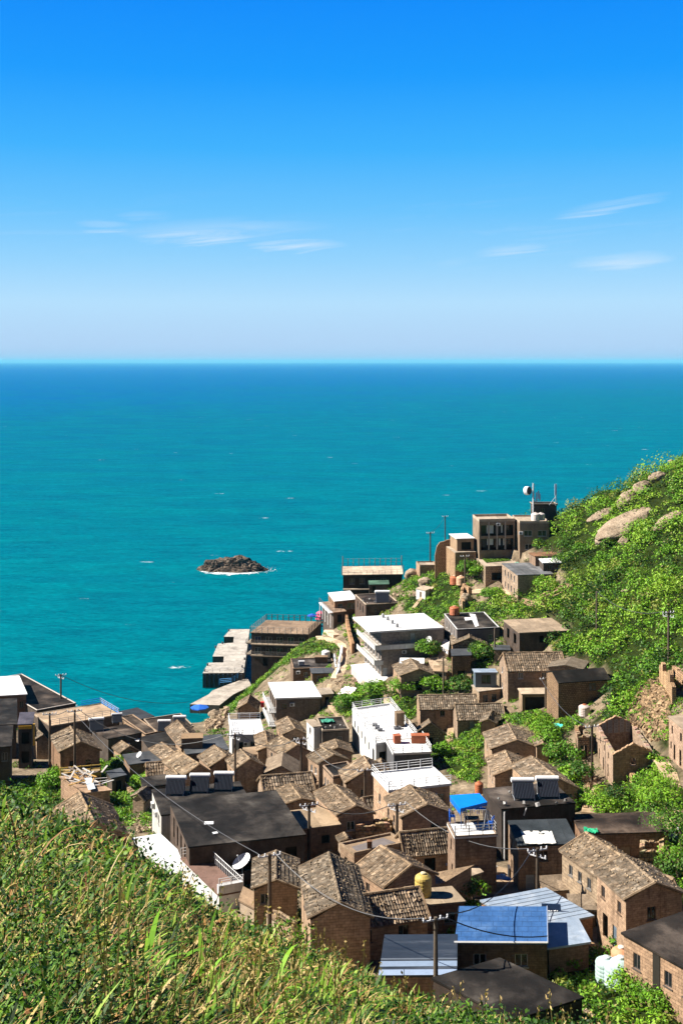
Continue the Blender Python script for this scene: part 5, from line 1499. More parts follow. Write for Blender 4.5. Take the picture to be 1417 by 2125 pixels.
wire(G_('canopy', 4), G_('blue', 1), 1.5, 'wire from the canopy pole to the blue door pole')

IN = H['inn']
for z_, row in ((0.75, ((0.16, 0.9, 1.9, 'w'), (0.33, 1.5, 2.0, 'c'), (0.53, 0.8, 2.1, 'd'), (0.66, 0.35, 1.9, 'c'), (0.80, 1.1, 1.3, 'w'))), (3.65, ((0.15, 0.9, 1.9, 'w'), (0.33, 1.4, 1.6, 'c'), (0.5, 0.8, 2.1, 'd'), (0.60, 0.4, 1.7, 'c'), (0.72, 0.4, 1.7, 'c'), (0.84, 1.0, 1.5, 'w')))):
    for u_, w_, h_, kd in row:
        p, d, n = wallpt(IN, 0, u_, z_, -0.86)
        mb = MB()
        mb.box(p - d * w_ / 2 - UP * h_, d * w_, -n * 0.03, UP * h_, (0.7, 0.72, 0.68) if kd == 'c' else (0.03, 0.03, 0.035) if kd == 'w' else (0.10, 0.07, 0.05))
        mb.build({'c': 'curtain', 'w': 'window', 'd': 'door'}[kd], 'glass' if kd == 'w' else 'paint', IN['T'])
for u_ in (0.27, 0.5, 0.73):
    p, d, n = wallpt(IN, 0, u_, 0.15, 0.0)
    mb = MB()
    mb.box(p - d * 0.14 + n * 0.004, d * 0.28, -n * 0.3, -UP * 6.0, (0.36, 0.31, 0.27))
    mb.build('column', 'paint', IN['T'])

# ---- roofless ruins
def ruin_house(fr, label, h, p1, p2, a, r, wins, wall='stone', th=0.5, gw=None, broken=0.25, wc=(1, 1, 1), panels=False, rise=None):
    A = hit(fr, p1, h)
    ze = A.z
    B = atz(fr, p2, ze)
    mid = (A + B) / 2
    if rise is None:
        rise = max(0.5, min(((mid.y / F) * ((HC - mid.z) / mid.y * F + HY - pq(fr, a)[1])), 3.0))
    v = atz(fr, r, ze + rise) - Vector((mid.x, mid.y, ze + rise))
    v.z = 0
    vn = v.normalized()
    u = B - A
    u = u - vn * u.dot(vn) * 0.5
    A, B = mid - u / 2, mid + u / 2
    c4 = [A, B, B + v, A + v]
    zb = min(min(ground(p.x, p.y) for p in c4), A.z - h) - 1.2
    dig(c4, A.z - h)
    bx = sum((Vector(p) for p in c4), Vector()) / 4
    T = thing('ruined_house', (bx.x, bx.y, A.z - h), label, 'ruin', 'ruins of the village')
    un = u.normalized()
    ci = [A + un * th + vn * th, B - un * th + vn * th, B + v - un * th - vn * th, A + v + un * th - vn * th]
    ops = openings(c4, ze, zb, wins)
    mb = MB()
    todo = []
    for i in range(4):
        j = (i + 1) % 4
        hs_ = [o[0] for o in ops[i]]
        wall_panel(mb, c4[i], c4[j], zb, ze, hs_, th / 2 + 0.01, wc)
        L = (c4[j] - c4[i]).length
        Li = (ci[j] - ci[i]).length
        off = (L - Li) / 2
        hin = [(min(max(L - off - x1, 0.02), Li - 0.05), min(max(L - off - x0, 0.06), Li - 0.02), z0, z1) for x0, x1, z0, z1 in hs_]
        wall_panel(mb, ci[j], ci[i], zb, ze, hin, th / 2 + 0.01, tuple(x * 0.85 for x in wc))
        # broken top course
        n = max(4, int(L / 0.5))
        for q in range(n):
            o0, o1 = c4[i].lerp(c4[j], q / n), c4[i].lerp(c4[j], (q + 1) / n)
            i0, i1 = ci[i].lerp(ci[j], q / n), ci[i].lerp(ci[j], (q + 1) / n)
            hh = random.uniform(0.02, broken)
            mb.hexa([o0, o1, i1, i0], [p + UP * hh for p in (o0, o1, i1, i0)], tuple(x * random.uniform(1.0, 1.35) for x in wc))
    for i, off in ((0, 0), (2, 1)):
        a_, b_ = c4[i], c4[(i + 1) % 4]
        ap = (a_ + b_) / 2 + UP * rise
        dn = vn * th * (1 if i == 0 else -1)
        mb.face([a_, b_, ap], c=wc)
        mb.face([b_ + dn, a_ + dn, ap + dn], c=tuple(x * 0.85 for x in wc))
        for p, q in ((a_, ap), (ap, b_)):
            n = 9
            for k_ in range(n):
                s0, s1 = p.lerp(q, k_ / n), p.lerp(q, (k_ + 1) / n)
                hh = random.uniform(0.08, 0.22)
                bq = [s0, s1, s1 + dn, s0 + dn]
                if (bq[1] - bq[0]).cross(bq[3] - bq[0]).z < 0:
                    bq.reverse()
                mb.hexa(bq, [x + UP * hh for x in bq], (1.25, 1.15, 1.0))
    mb.build('wall', wall, T)
    if panels:
        a_, b_ = ci[2], ci[3]
        L = (b_ - a_).length
        d_ = (b_ - a_).normalized()
        for k_ in range(5):
            f0 = 0.04 + k_ * 0.19
            pm = MB()
            s0 = Vector((a_.x, a_.y, ze - 0.9)) + d_ * L * f0 - vn * 0.03
            hgt_ = 1.9 if k_ in (1, 2, 3) else 1.5
            pm.box(s0, d_ * L * 0.15, vn * 0.02, UP * hgt_, (0.5, 0.47, 0.43))
            pn = pm.build('poster', 'plaster', T)
            sm_ = MB()
            for q in range(7):
                z = 0.25 + (hgt_ - 0.5) * q / 6
                x0 = random.uniform(0.15, 0.45) * L * 0.15
                x1 = random.uniform(0.55, 0.85) * L * 0.15
                sm_.bar(s0 + d_ * x0 - vn * 0.01 + UP * z, s0 + d_ * x1 - vn * 0.01 + UP * (z + random.uniform(-0.12, 0.12)), 0.025, 4, (0.08, 0.07, 0.07))
            sm_.build('brush_writing', 'paint', pn)
    # fallen rubble inside
    rb = MB()
    for _ in range(90):
        p = ci[0].lerp(ci[1], random.random()).lerp(ci[3].lerp(ci[2], random.random()), random.random())
        p.z = A.z - h + random.uniform(0, 0.6)
        k_ = random.uniform(0.7, 1.3)
        rb.stone(p, random.uniform(0.1, 0.35), (k_, k_, k_ * 0.95))
    o = rb.build('fallen_stones', 'rock', T)
    o['kind'] = 'stuff'
    return dict(T=T, c4=c4, ze=ze)


H['roofless'] = ruin_house('M', 'roofless stone house with painted posters on its inner gable', 4.0, (775, 955), (1125, 882), (1003, 826), (785, 562),
                           rowwins(3, 3, [0.5], 0.55, 0.9, 'o') + [(3, 0.2, 2.2, 0.6, 1.7, 'o'), (3, 0.45, 2.4, 0.7, 1.9, 'o'), (3, 0.72, 2.2, 0.6, 1.7, 'o'), (0, 0.5, 0.5, 0.9, 1.0, 'o')], panels=True)
H['ruinhut'] = ruin_house('M', 'collapsed little stone hut leaning on the roofless house', 2.8, (440, 800), (545, 790), (490, 740), (460, 650), [(3, 0.5, 0.5, 0.8, 1.8, 'o'), (0, 0.5, 0.6, 0.9, 1.8, 'o')], broken=0.7, wall='rubble', rise=0.6)
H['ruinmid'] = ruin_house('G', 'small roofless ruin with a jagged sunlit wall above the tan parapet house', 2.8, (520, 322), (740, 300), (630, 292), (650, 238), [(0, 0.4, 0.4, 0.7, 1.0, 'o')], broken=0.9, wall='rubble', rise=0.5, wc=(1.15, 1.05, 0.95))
H['ruinright'] = ruin_house('F', 'roofless rubble shed with fallen white beams behind the long tiled house', 2.2, (1132, 690), (1290, 655), (1210, 620), (1215, 575), [(0, 0.5, 0.4, 0.7, 1.2, 'o')], broken=0.8, wall='rubble', rise=0.4, wc=(1.2, 1.1, 1.0))


def rough_wall(name, fr, pts, h, label, cat='wall', group='dry stone walls', th=0.55, c=(1, 1, 1), mat='rubble', jag=0.5, Y=None, foot=1.2):
    """free standing stone wall along photo points on the ground"""
    P = [hit(fr, p) for p in pts] if Y is None else [atY(fr, p, Y) for p in pts]
    m = P[len(P) // 2]
    mb = MB()
    for a, b in zip(P, P[1:]):
        n = max(2, int((b - a).length / 0.9))
        d = (b - a).to_2d().normalized()
        w = Vector((-d.y, d.x, 0)) * th / 2
        for i in range(n):
            q0, q1 = a.lerp(b, i / n), a.lerp(b, (i + 1) / n)
            hh = h * (1 - jag * random.random() * 0.5)
            ov = (q1 - q0) * 0.01 * random.random()
            base = [q0 - w - UP * foot, q1 - w - UP * foot, q1 + w - UP * foot, q0 + w - UP * foot]
            k_ = random.uniform(0.85, 1.2)
            mb.hexa(base, [Vector((p.x, p.y, z_ + hh)) for p, z_ in zip(base, (q0.z, q1.z, q1.z, q0.z))], tuple(x * k_ for x in c))
    o = mb.build(name, mat)
    return tag(o, label, cat, group)


rough_wall('stone_wall', 'J', [(165, 712), (180, 640), (205, 600), (300, 575)], 0.9, 'tall ruined wall climbing beside the headland masts', Y=258, foot=6, c=(1.15, 1.05, 0.95), jag=0.4)
H['annexbase'] = flat('J', 'stone platform carrying the open fronted annex on the headland', 2.0, (330, 655), (500, 648), (285, 600), 'rubble', 'concrete', Y=249.3, wins=[], over=0.0, name='stone_platform', cat='platform', group='walled terraces of the headland', wc=(1.1, 1.0, 0.9))
rough_wall('stone_wall', 'J', [(885, 1060), (940, 1085), (1060, 1085), (1080, 1075), (1200, 1010), (1290, 960), (1240, 945), (1140, 985), (1020, 1040)], 0.9, 'winding low stone wall looping below the streaked roof house', c=(1.3, 1.25, 1.2), jag=0.2)
rough_wall('stone_wall', 'J', [(1010, 1065), (1110, 1025), (1200, 975)], 0.9, 'inner low wall within the winding stone loop', c=(1.2, 1.15, 1.1), jag=0.2)
rough_wall('stone_wall', 'J', [(400, 1135), (380, 1060), (400, 985), (450, 1010)], 2.2, 'pale crumbling revetment below the ivy covered terrace', c=(1.3, 1.2, 1.1))
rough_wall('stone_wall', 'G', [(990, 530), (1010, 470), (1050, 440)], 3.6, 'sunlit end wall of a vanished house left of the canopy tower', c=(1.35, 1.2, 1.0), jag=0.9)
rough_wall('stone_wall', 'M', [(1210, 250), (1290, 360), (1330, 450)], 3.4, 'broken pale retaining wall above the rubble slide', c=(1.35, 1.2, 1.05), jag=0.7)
rough_wall('stone_wall', 'M', [(1330, 180), (1400, 240), (1450, 300)], 1.6, 'short wall cut by the right edge above the rubble slide', c=(1.35, 1.2, 1.05), jag=0.5)
rough_wall('stone_wall', 'F', [(170, 900), (60, 830), (20, 780)], 1.0, 'low court wall by the pink laundry', c=(1.3, 1.2, 1.05), jag=0.3)
rough_wall('stone_wall', 'M', [(760, 1195), (830, 1090), (900, 1120), (960, 1180)], 1.0, 'arched heap of wall stones below the roofless house gable', c=(1.1, 1.0, 0.9), jag=0.9)
rough_wall('stone_wall', 'K', [(350, 560), (350, 700), (380, 850), (410, 960)], 2.2, 'tall pale retaining wall beside the path left of the guesthouse', c=(1.35, 1.2, 1.05), jag=0.2)
rough_wall('stone_wall', 'K', [(1110, 900), (1190, 830), (1265, 770)], 1.6, 'stepped stone bank between the guesthouse and the white window house', c=(1.2, 1.1, 1.0), jag=0.8)
rough_wall('stone_wall', 'M', [(510, 1450), (520, 1310), (535, 1215)], 0.6, 'low side wall of the stone stair below the roofless house', c=(1.3, 1.2, 1.05), jag=0.2)
rough_wall('stone_wall', 'C', [(640, 640), (700, 700)], 1.0, 'small garden wall beside the triangular hut', c=(1.3, 1.2, 1.0), jag=0.3)


# ---- paths and stairs
PATHS = []

def ribbon(fr, pts, w, lift=0.15, c=(1.5, 1.4, 1.25), name='path', steps=False, mat='concrete'):
    P = [hit(fr, p) for p in pts]
    PATHS.append((P, w))
    mb = MB()
    for a, b in zip(P, P[1:]):
        d = (b - a).to_2d()
        L = d.length
        d.normalize()
        wv = Vector((-d.y, d.x, 0)) * w / 2
        n = max(1, int(L / (0.42 if steps else 1.6)))
        for i in range(n):
            q0, q1 = a.lerp(b, i / n), a.lerp(b, (i + (1.0 if steps else 1.03)) / n)
            z0, z1 = max(ground(q0.x, q0.y), -9) + lift, max(ground(q1.x, q1.y), -9) + lift
            if steps:
                z0 = z1 = max(z0, z1) + 0.05
            k_ = random.uniform(0.85, 1.1)
            bs = [q0 - wv, q1 - wv, q1 + wv, q0 + wv]
            zz = (z0, z1, z1, z0)
            mb.hexa([Vector((p.x, p.y, z - 0.7)) for p, z in zip(bs, zz)], [Vector((p.x, p.y, z)) for p, z in zip(bs, zz)], tuple(x * k_ for x in c))
    o = mb.build(name, mat)
    o['kind'] = 'structure'
    return o


ribbon('K', [(20, 800), (120, 815), (280, 845), (330, 880), (345, 960), (330, 1040), (290, 1110), (250, 1190)], 2.0, name='path')
ribbon('K', [(80, 770), (230, 770), (280, 790)], 2.6, name='path', c=(1.7, 1.6, 1.5))
ribbon('K', [(300, 1000), (330, 1100), (290, 1180)], 1.4, name='stairs', steps=True, lift=0.3)
ribbon('M', [(555, 1480), (575, 1380), (590, 1300)], 2.2, name='stairs', steps=True, lift=0.25, c=(0.95, 0.85, 0.72))
ribbon('M', [(595, 1290), (560, 1130), (480, 1000), (400, 860), (330, 800)], 2.4, name='path', c=(1.15, 1.05, 0.92))
ribbon('M', [(1390, 1300), (1330, 1100), (1240, 980), (1150, 900)], 2.6, name='path', c=(1.15, 1.05, 0.92))
ribbon('F', [(1340, 560), (1390, 450), (1420, 390)], 2.0, name='stairs', steps=True, c=(1.15, 1.0, 0.85))
ribbon('D', [(985, 190), (980, 110), (975, 60)], 1.8, name='path')
ribbon('D', [(1345, 470), (1350, 380), (1360, 300)], 1.7, name='path', c=(1.1, 1.0, 0.85))
ribbon('D', [(700, 250), (640, 180), (620, 120), (640, 60)], 1.2, name='path', c=(1.2, 1.1, 0.95))
ribbon('G', [(285, 480), (278, 420), (262, 350)], 1.3, name='stairs', steps=True, c=(1.0, 0.95, 0.9), lift=0.4)
ribbon('I', [(345, 470), (330, 400), (300, 350)], 1.6, name='path', c=(1.0, 0.92, 0.78))
ribbon('H', [(640, 160), (600, 100), (680, 60)], 6.0, name='courtyard', c=(0.95, 0.85, 0.72), lift=0.12)
ribbon('H', [(1020, 380), (1080, 350), (1120, 300)], 3.0, name='alley', c=(0.9, 0.8, 0.68), lift=0.12)
ribbon('E', [(0, 400), (20, 470), (15, 540)], 2.2, name='path', c=(1.4, 1.3, 1.2))
ribbon('E', [(10, 330), (60, 370), (40, 420)], 1.8, name='path', c=(1.4, 1.3, 1.2))
ribbon('E', [(190, 545), (195, 500), (200, 470)], 1.2, name='stairs', steps=True, c=(0.9, 0.8, 0.7), lift=0.4)
ribbon('K', [(930, 590), (1000, 500), (1060, 430), (1150, 350)], 0.8, name='path', c=(1.1, 1.0, 0.85), lift=0.3)
ribbon('J', [(510, 960), (640, 960), (740, 980), (830, 1060)], 3.2, name='path', c=(1.5, 1.4, 1.25))

# ---- boulders and the islet
def boulder(fr, p, size, label, mat='rock', rot=0.0, tilt=(0, 0), sink=0.3, seed=0, name='boulder', sub=4, amp=0.28, freq=0.9, loc=None, group='pale boulders on the hillside', cat='boulder', ridge=False):
    loc = hit(fr, p) if loc is None else loc
    bm = __import__('bmesh').new()
    __import__('bmesh').ops.create_icosphere(bm, subdivisions=sub, radius=1.0)
    from mathutils import Euler
    E = Euler((tilt[0], tilt[1], rot))
    for v in bm.verts:
        d = v.co.normalized()
        k_ = 1 + amp * mnoise.fractal(d * freq + Vector((seed, seed * 1.7, 0)), 0.8, 2.1, 4)
        if ridge:
            k_ += 0.16 * abs(mnoise.noise(d * 4.0 + Vector((seed, 1, 2)))) - 0.08 * (1 if mnoise.noise(d * 7 + Vector((0, seed, 0))) > 0.1 else -0.4)
        q = Vector((d.x * k_ * size[0], d.y * k_ * size[1], d.z * k_ * size[2]))
        v.co = E.to_matrix() @ q
    me_ = bpy.data.meshes.new(name)
    bm.to_mesh(me_)
    bm.free()
    ca_ = me_.color_attributes.new('Col', 'FLOAT_COLOR', 'POINT')
    ca_.data.foreach_set('color', np.ones(len(me_.vertices) * 4, dtype=np.float32))
    me_.materials.append(M[mat])
    for p_ in me_.polygons:
        p_.use_smooth = not ridge
    o = bpy.data.objects.new(name, me_)
    COL.objects.link(o)
    o.location = loc + UP * size[2] * (0.62 - sink)
    BASE[o.name] = Vector((0, 0, 0))
    return tag(o, label, cat, group)


BOULD = []
for fr, p, sz, rot, tl, sd_, lab in (
        ('P', (1055, 505), (7.6, 3.0, 1.6), 0.25, (0.35, -0.42), 3, 'huge smooth sloping rock face, largest of the hillside boulders'),
        ('P', (930, 590), (2.9, 2.0, 1.6), 0.3, (0.2, -0.2), 5, 'cracked blocks at the lower left foot of the huge rock face'),
        ('P', (835, 640), (1.2, 1.0, 0.9), 0.0, (0, 0), 6, 'whitish squarish boulder at the lowest end of the rock line'),
        ('P', (1135, 275), (2.0, 1.6, 1.7), 0.2, (-0.1, 0.1), 8, 'rounded upright boulder near the top of the hill'),
        ('P', (1035, 345), (2.4, 1.7, 1.8), 0.3, (0.1, -0.2), 9, 'split pale boulder just left below the rounded upright one'),
        ('P', (995, 375), (1.3, 1.2, 1.4), 0.0, (0, 0), 10, 'small pinkish boulder under the split boulder'),
        ('P', (840, 450), (3.2, 1.5, 0.8), 0.3, (0.3, -0.40), 11, 'low slanted slab among shrubs left of the huge rock face'),
        ('P', (1240, 185), (1.9, 1.4, 1.2), 0.1, (-0.1, -0.1), 12, 'low tan boulder high on the hill under the summit stone'),
        ('P', (1330, 66), (0.95, 0.8, 0.6), 0.0, (0, 0), 13, 'small white summit stone on the skyline'),
        ('P', (1310, 490), (3.2, 1.6, 0.8), 0.35, (0.3, -0.45), 14, 'forked pale slab near the right edge of the hill'),
        ('P', (1000, 640), (1.1, 1.0, 1.0), 0.0, (0, 0), 15, 'orange brown boulder below the huge rock face'),
        ('P', (1010, 978), (0.85, 0.6, 0.35), 0.0, (0, 0), 16, 'flat white stone alone in the lower shrubs'),
        ('K', (1075, 320), (1.6, 1.3, 1.1), 0.1, (0, 0), 17, 'pale rock perched over the tiny pump shed'),
        ('K', (800, 325), (1.8, 1.4, 1.1), 0.1, (0, 0), 18, 'orange tinted rock beside the green roofed shed'),
        ('J', (420, 1080), (1.4, 1.2, 1.9), 0.2, (0, 0), 19, 'craggy pale outcrop below the ivy covered terrace'),
        ('K', (960, 250), (2.1, 1.6, 1.4), 0.4, (0, 0.1), 20, 'shore crag between posted terrace and stone box'),
        ('K', (1260, 690), (1.0, 0.9, 0.8), 0.4, (0, 0.1), 21, 'grey boulder behind the guesthouse roof corner'),
        ('D', (140, 310), (1.5, 1.2, 1.1), 0.4, (0, 0.1), 22, 'pale shore rock above the white railed terrace'),
        ('B', (170, 850), (1.7, 1.3, 1.1), 0.4, (0, 0.1), 23, 'tan shore rock beside the landing quay parasol')):
    BOULD.append((boulder(fr, p, sz, lab, rot=rot, tilt=tl, seed=sd_), sz))
from mathutils import Euler
T = thing('rock_islet', (RK.x, RK.y + 2.5, 0), 'dark rocky islet ringed with surf out in the bay', 'islet')
for dx, dy, sz, sd_ in ((0, 0, (8.6, 5.0, 4.6), 31), (-5.5, -0.6, (6.0, 4.0, 3.6), 33), (4.8, -0.3, (6.6, 4.0, 3.0), 35), (8.6, -0.8, (4.4, 2.8, 1.3), 37), (-8.4, -0.4, (3.8, 2.6, 2.2), 39), (1.0, -3.0, (7.0, 2.6, 1.8), 41)):
    o = boulder('Z', (0, 0), sz, None, mat='seastone', seed=sd_, loc=Vector((0, 0, 0)), name='crag', sub=5, amp=0.30, freq=1.3, group=None, cat=None, ridge=True)
    o.parent = T
    o.location = (dx, dy, 0.2)

# ---- roof deck of the tower: canopy, chairs, table
tw = H['tower']
zt_ = tw['ze'] + 0.12
cz = zt_ + 1.9
q4 = [atz('G', p, cz) for p in ((1165, 178), (1330, 138), (1282, 84), (1102, 96))]
ctr = sum(q4, Vector()) / 4
T = thing('shade_canopy', (ctr.x, ctr.y, zt_), 'bright blue flat shade canopy over the tower roof deck', 'canopy')
mb = MB()
mb.hexa(q4, [p + UP * 0.12 for p in q4], (0.0, 0.22, 0.85))
a_, b_ = q4[0], q4[3]
mb.face([q4[3], q4[0], q4[0] - UP * 0.5, q4[3] - UP * 0.5], c=(0.0, 0.14, 0.6))
mb.face([q4[0], q4[1], q4[1] - UP * 0.25, q4[0] - UP * 0.25], c=(0.0, 0.14, 0.6))
mb.build('awning', 'paint', T)
for p in q4:
    mb = MB()
    q = p.lerp(ctr, 0.08)
    mb.bar(Vector((q.x, q.y, zt_)), q, 0.04, 6, (0.1, 0.15, 0.3))
    mb.build('post', 'paint', T)


def chair(loc, rot, label, col):
    T = thing('chair', loc, label, 'chair', 'chairs on the tower roof deck')
    b = Vector(loc)
    mb = MB()
    mb.box(b + Vector((-0.24, -0.24, 0.42)), (0.48, 0, 0), (0, 0.48, 0), (0, 0, 0.05), col)
    mb.build('seat', 'paint', T)
    mb = MB()
    for z in (0.55, 0.7, 0.85):
        mb.box(b + Vector((-0.24, 0.2, z)), (0.48, 0, 0), (0, 0.04, 0), (0, 0, 0.09), col)
    mb.build('backrest', 'paint', T)
    for x, y in ((-0.2, -0.2), (0.2, -0.2), (0.2, 0.2), (-0.2, 0.2)):
        mb = MB()
        mb.bar(b + Vector((x, y, 0)), b + Vector((x, y, 0.42 if y < 0 else 0.95)), 0.025, 5, col)
        mb.build('leg', 'paint', T)
    T.rotation_euler = (0, 0, rot)
    T.scale = (1.25, 1.25, 1.25)
    return T


c0 = chair(atz('G', (1170, 208), zt_), 0.3, 'blue chair under the canopy nearest its left post', (0.01, 0.1, 0.5))
for p, r_, lab in (((1215, 205), -0.4, 'second blue chair under the canopy'), ((1260, 200), 2.6, 'third blue chair under the canopy'), ((1300, 205), 0.9, 'blue chair under the canopy beside the right post'), ((1115, 250), 1.6, 'blue chair outside the canopy at the left deck corner'), ((1350, 290), 4.2, 'blue chair at the right front corner of the deck')):
    copy_thing(c0, atz('G', p, zt_), r_, lab, sc=1.25)


def table(loc, label, col, s=1.0, rot=0.0):
    T = thing('table', loc, label, 'table', 'outdoor tables')
    b = Vector(loc)
    mb = MB()
    mb.box(b + Vector((-0.6, -0.4, 0.7)), (1.2, 0, 0), (0, 0.8, 0), (0, 0, 0.06), col)
    mb.build('tabletop', 'timber', T)
    for x, y in ((-0.5, -0.32), (0.5, -0.32), (0.5, 0.32), (-0.5, 0.32)):
        mb = MB()
        mb.bar(b + Vector((x, y, 0)), b + Vector((x, y, 0.7)), 0.035, 5, col)
        mb.build('leg', 'timber', T)
    T.rotation_euler = (0, 0, rot)
    T.scale = (s, s, s)


table(atz('G', (1235, 282), zt_), 'dark slatted table with a swing frame on the tower deck', (0.14, 0.09, 0.07), 1.2)
table(hit('G', (1340, 580)), 'pale picnic table in the court by the pink laundry', (0.55, 0.5, 0.45), 1.3, 0.4)
T = thing('swing_frame', atz('G', (1200, 290), zt_), 'thin steel swing frame on the tower roof deck', 'swing')
b = BASE[T.name]
mb = MB()
for x in (0, 2.0):
    mb.bar(b + Vector((x - 0.3, -0.3, 0)), b + Vector((x, 0, 1.8)), 0.04, 5, STEEL)
    mb.bar(b + Vector((x + 0.3, -0.3, 0)), b + Vector((x, 0, 1.8)), 0.04, 5, STEEL)
mb.bar(b + Vector((0, 0, 1.8)), b + Vector((2.0, 0, 1.8)), 0.04, 5, STEEL)
mb.build('frame', 'paint', T)

# ---- clutter of the courts and roofs
def cloth(name, q, label, col, cat='tarpaulin', n=8, amp=0.12, group=None, mat='paint'):
    """a crumpled sheet over four corners"""
    mb = MB()
    s = random.uniform(0, 50)
    G2 = [[q[0].lerp(q[1], i / n).lerp(q[3].lerp(q[2], i / n), j / n) + UP * amp * mnoise.noise(Vector((i * 0.6, j * 0.6, s))) * 2 for i in range(n + 1)] for j in range(n + 1)]
    for j in range(n):
        for i in range(n):
            k_ = random.uniform(0.9, 1.1)
            t4 = [G2[j][i], G2[j][i + 1], G2[j + 1][i + 1], G2[j + 1][i]]
            mb.face(t4, c=tuple(x * k_ for x in col))
            mb.face([p - UP * 0.02 for p in reversed(t4)], c=col)
    o = mb.build(name, mat)
    return tag(o, label, cat, group)


def cloth_g(name, fr, pts, lift, label, col, **kw):
    return cloth(name, [hit(fr, p) + UP * lift for p in pts], label, col, **kw)


def cloth_r(name, k_, fr, pts, lift, label, col, **kw):
    return cloth(name, [on_roof(k_, fr, p, lift) for p in pts], label, col, **kw)


cloth_r('tarpaulin', 'rounded', 'F', [(780, 520), (870, 518), (862, 490), (775, 488)], 0.2, 'crumpled green cloth on the wide low dark roof', (0.03, 0.42, 0.2))
cloth_g('tarpaulin', 'F', [(190, 880), (330, 888), (265, 845), (205, 850)], 0.9, 'bright blue tarpaulin in the court before the pale metal roof', (0.01, 0.28, 0.8))
cloth_g('tarpaulin', 'M', [(205, 690), (290, 705), (300, 670), (215, 665)], 0.5, 'turquoise tarpaulin by the path above the hedge', (0.05, 0.5, 0.42))
cloth_r('tarpaulin', 'junkroof', 'D', [(590, 280), (665, 275), (650, 258), (580, 262)], 0.35, 'green tarpaulin heaped at the back of the junk roof', (0.06, 0.3, 0.2))
cloth_r('tarpaulin', 'yard', 'J', [(775, 775), (862, 750), (850, 730), (775, 745)], 0.3, 'pale green tarpaulin at the edge of the inn yard', (0.25, 0.5, 0.38))
cloth_r('laundry', 'yard', 'J', [(870, 640), (990, 665), (985, 635), (880, 602)], 0.8, 'white sheets drying in the yard right of the inn', (0.85, 0.85, 0.85), cat='laundry')
cloth_r('sheet', 'whitebag', 'L', [(1320, 740), (1360, 750), (1378, 720), (1340, 695)], -0.9, 'square white panel leaning on the dark flat front', (0.8, 0.8, 0.8), cat='panel', amp=0.01)
cloth_r('roof_patch_or_shadow', 'patched', 'F', [(400, 592), (600, 590), (570, 510), (370, 508)], 0.16, 'big crumpled white sheet spread over the dark patched roof', (0.8, 0.77, 0.7), cat='sheet', n=14, amp=0.05)
cloth_r('roof_patch_or_shadow', 'orangetank', 'E', [(235, 222), (255, 215), (235, 150), (200, 145)], 0.02, 'white stripe of roofing on the orange tank roof', (0.85, 0.85, 0.85), cat='sheet', amp=0.0)
cloth_r('roof_patch_or_shadow', 'orangetank', 'E', [(178, 185), (245, 178), (240, 165), (172, 168)], 0.05, 'short white cross strip on the orange tank roof', (0.85, 0.85, 0.85), cat='sheet', amp=0.0)
cloth_g('white_hose', 'B', [(775, 655), (790, 640), (812, 510), (800, 505)], 0.9, 'long white canvas chute hanging down the gully by the stair', (0.8, 0.8, 0.82), cat='chute', amp=0.25)
cloth_g('white_hose', 'B', [(768, 620), (778, 615), (772, 555), (762, 555)], 0.9, 'shorter white canvas bundle left of the long chute', (0.78, 0.78, 0.8), cat='chute', amp=0.25)
cloth_g('sheet', 'B', [(785, 745), (850, 755), (880, 720), (820, 710)], 0.6, 'crumpled pinkish white sheet on the green slope', (0.8, 0.7, 0.68), cat='sheet', amp=0.2)
cloth_g('sheet', 'B', [(1265, 500), (1340, 560), (1350, 490), (1290, 480)], 1.0, 'pale sheeting covering the steps right of the guesthouse', (0.75, 0.7, 0.65), cat='sheet', amp=0.2)
cloth_g('laundry', 'F', [(85, 810), (140, 820), (135, 780), (95, 765)], 1.2, 'pink laundry on a line in the sunny court', (0.75, 0.2, 0.3), cat='laundry', amp=0.15)
cloth_g('laundry', 'L', [(1065, 850), (1140, 880), (1120, 840), (1075, 800)], 2.0, 'white cloth hanging beside the white panel house', (0.8, 0.8, 0.8), cat='laundry', amp=0.2)
cloth_g('sheet', 'G', [(1075, 600), (1110, 590), (1100, 560), (1075, 565)], 1.4, 'bright white cover at the foot of the canopy tower', (0.8, 0.82, 0.85), cat='sheet', amp=0.15)
cloth_g('boat_cover', 'F', [(1355, 575), (1440, 580), (1440, 540), (1375, 535)], 1.0, 'white cover with a red knob by the right hand stair', (0.8, 0.82, 0.82), cat='cover', amp=0.2)

# blue door shed under the lane pole
b = hit('F', (410, 880))
T = thing('blue_kiosk', b, 'small bright blue sheet metal kiosk with a light blue roof', 'kiosk')
mb = MB()
mb.cbox(b + Vector((0.3, 0.3, 0)), 1.6, 1.4, 2.3, 0.1, (0.01, 0.13, 0.5))
mb.build('cabin', 'paint', T)
mb = MB()
r4 = [b + Vector((-0.9, -0.7, 2.31)), b + Vector((4.2, -0.5, 2.31)), b + Vector((4.2, 1.0, 2.5)), b + Vector((-0.9, 0.9, 2.5))]
mb.hexa(r4, [p + UP * 0.12 for p in r4], (0.03, 0.35, 0.85))
mb.build('roof', 'paint', T)
mb = MB()
mb.bar(b + Vector((4.0, -0.3, 0)), b + Vector((4.0, -0.3, 2.3)), 0.05, 5, (0.05, 0.2, 0.5))
mb.build('post', 'paint', T)
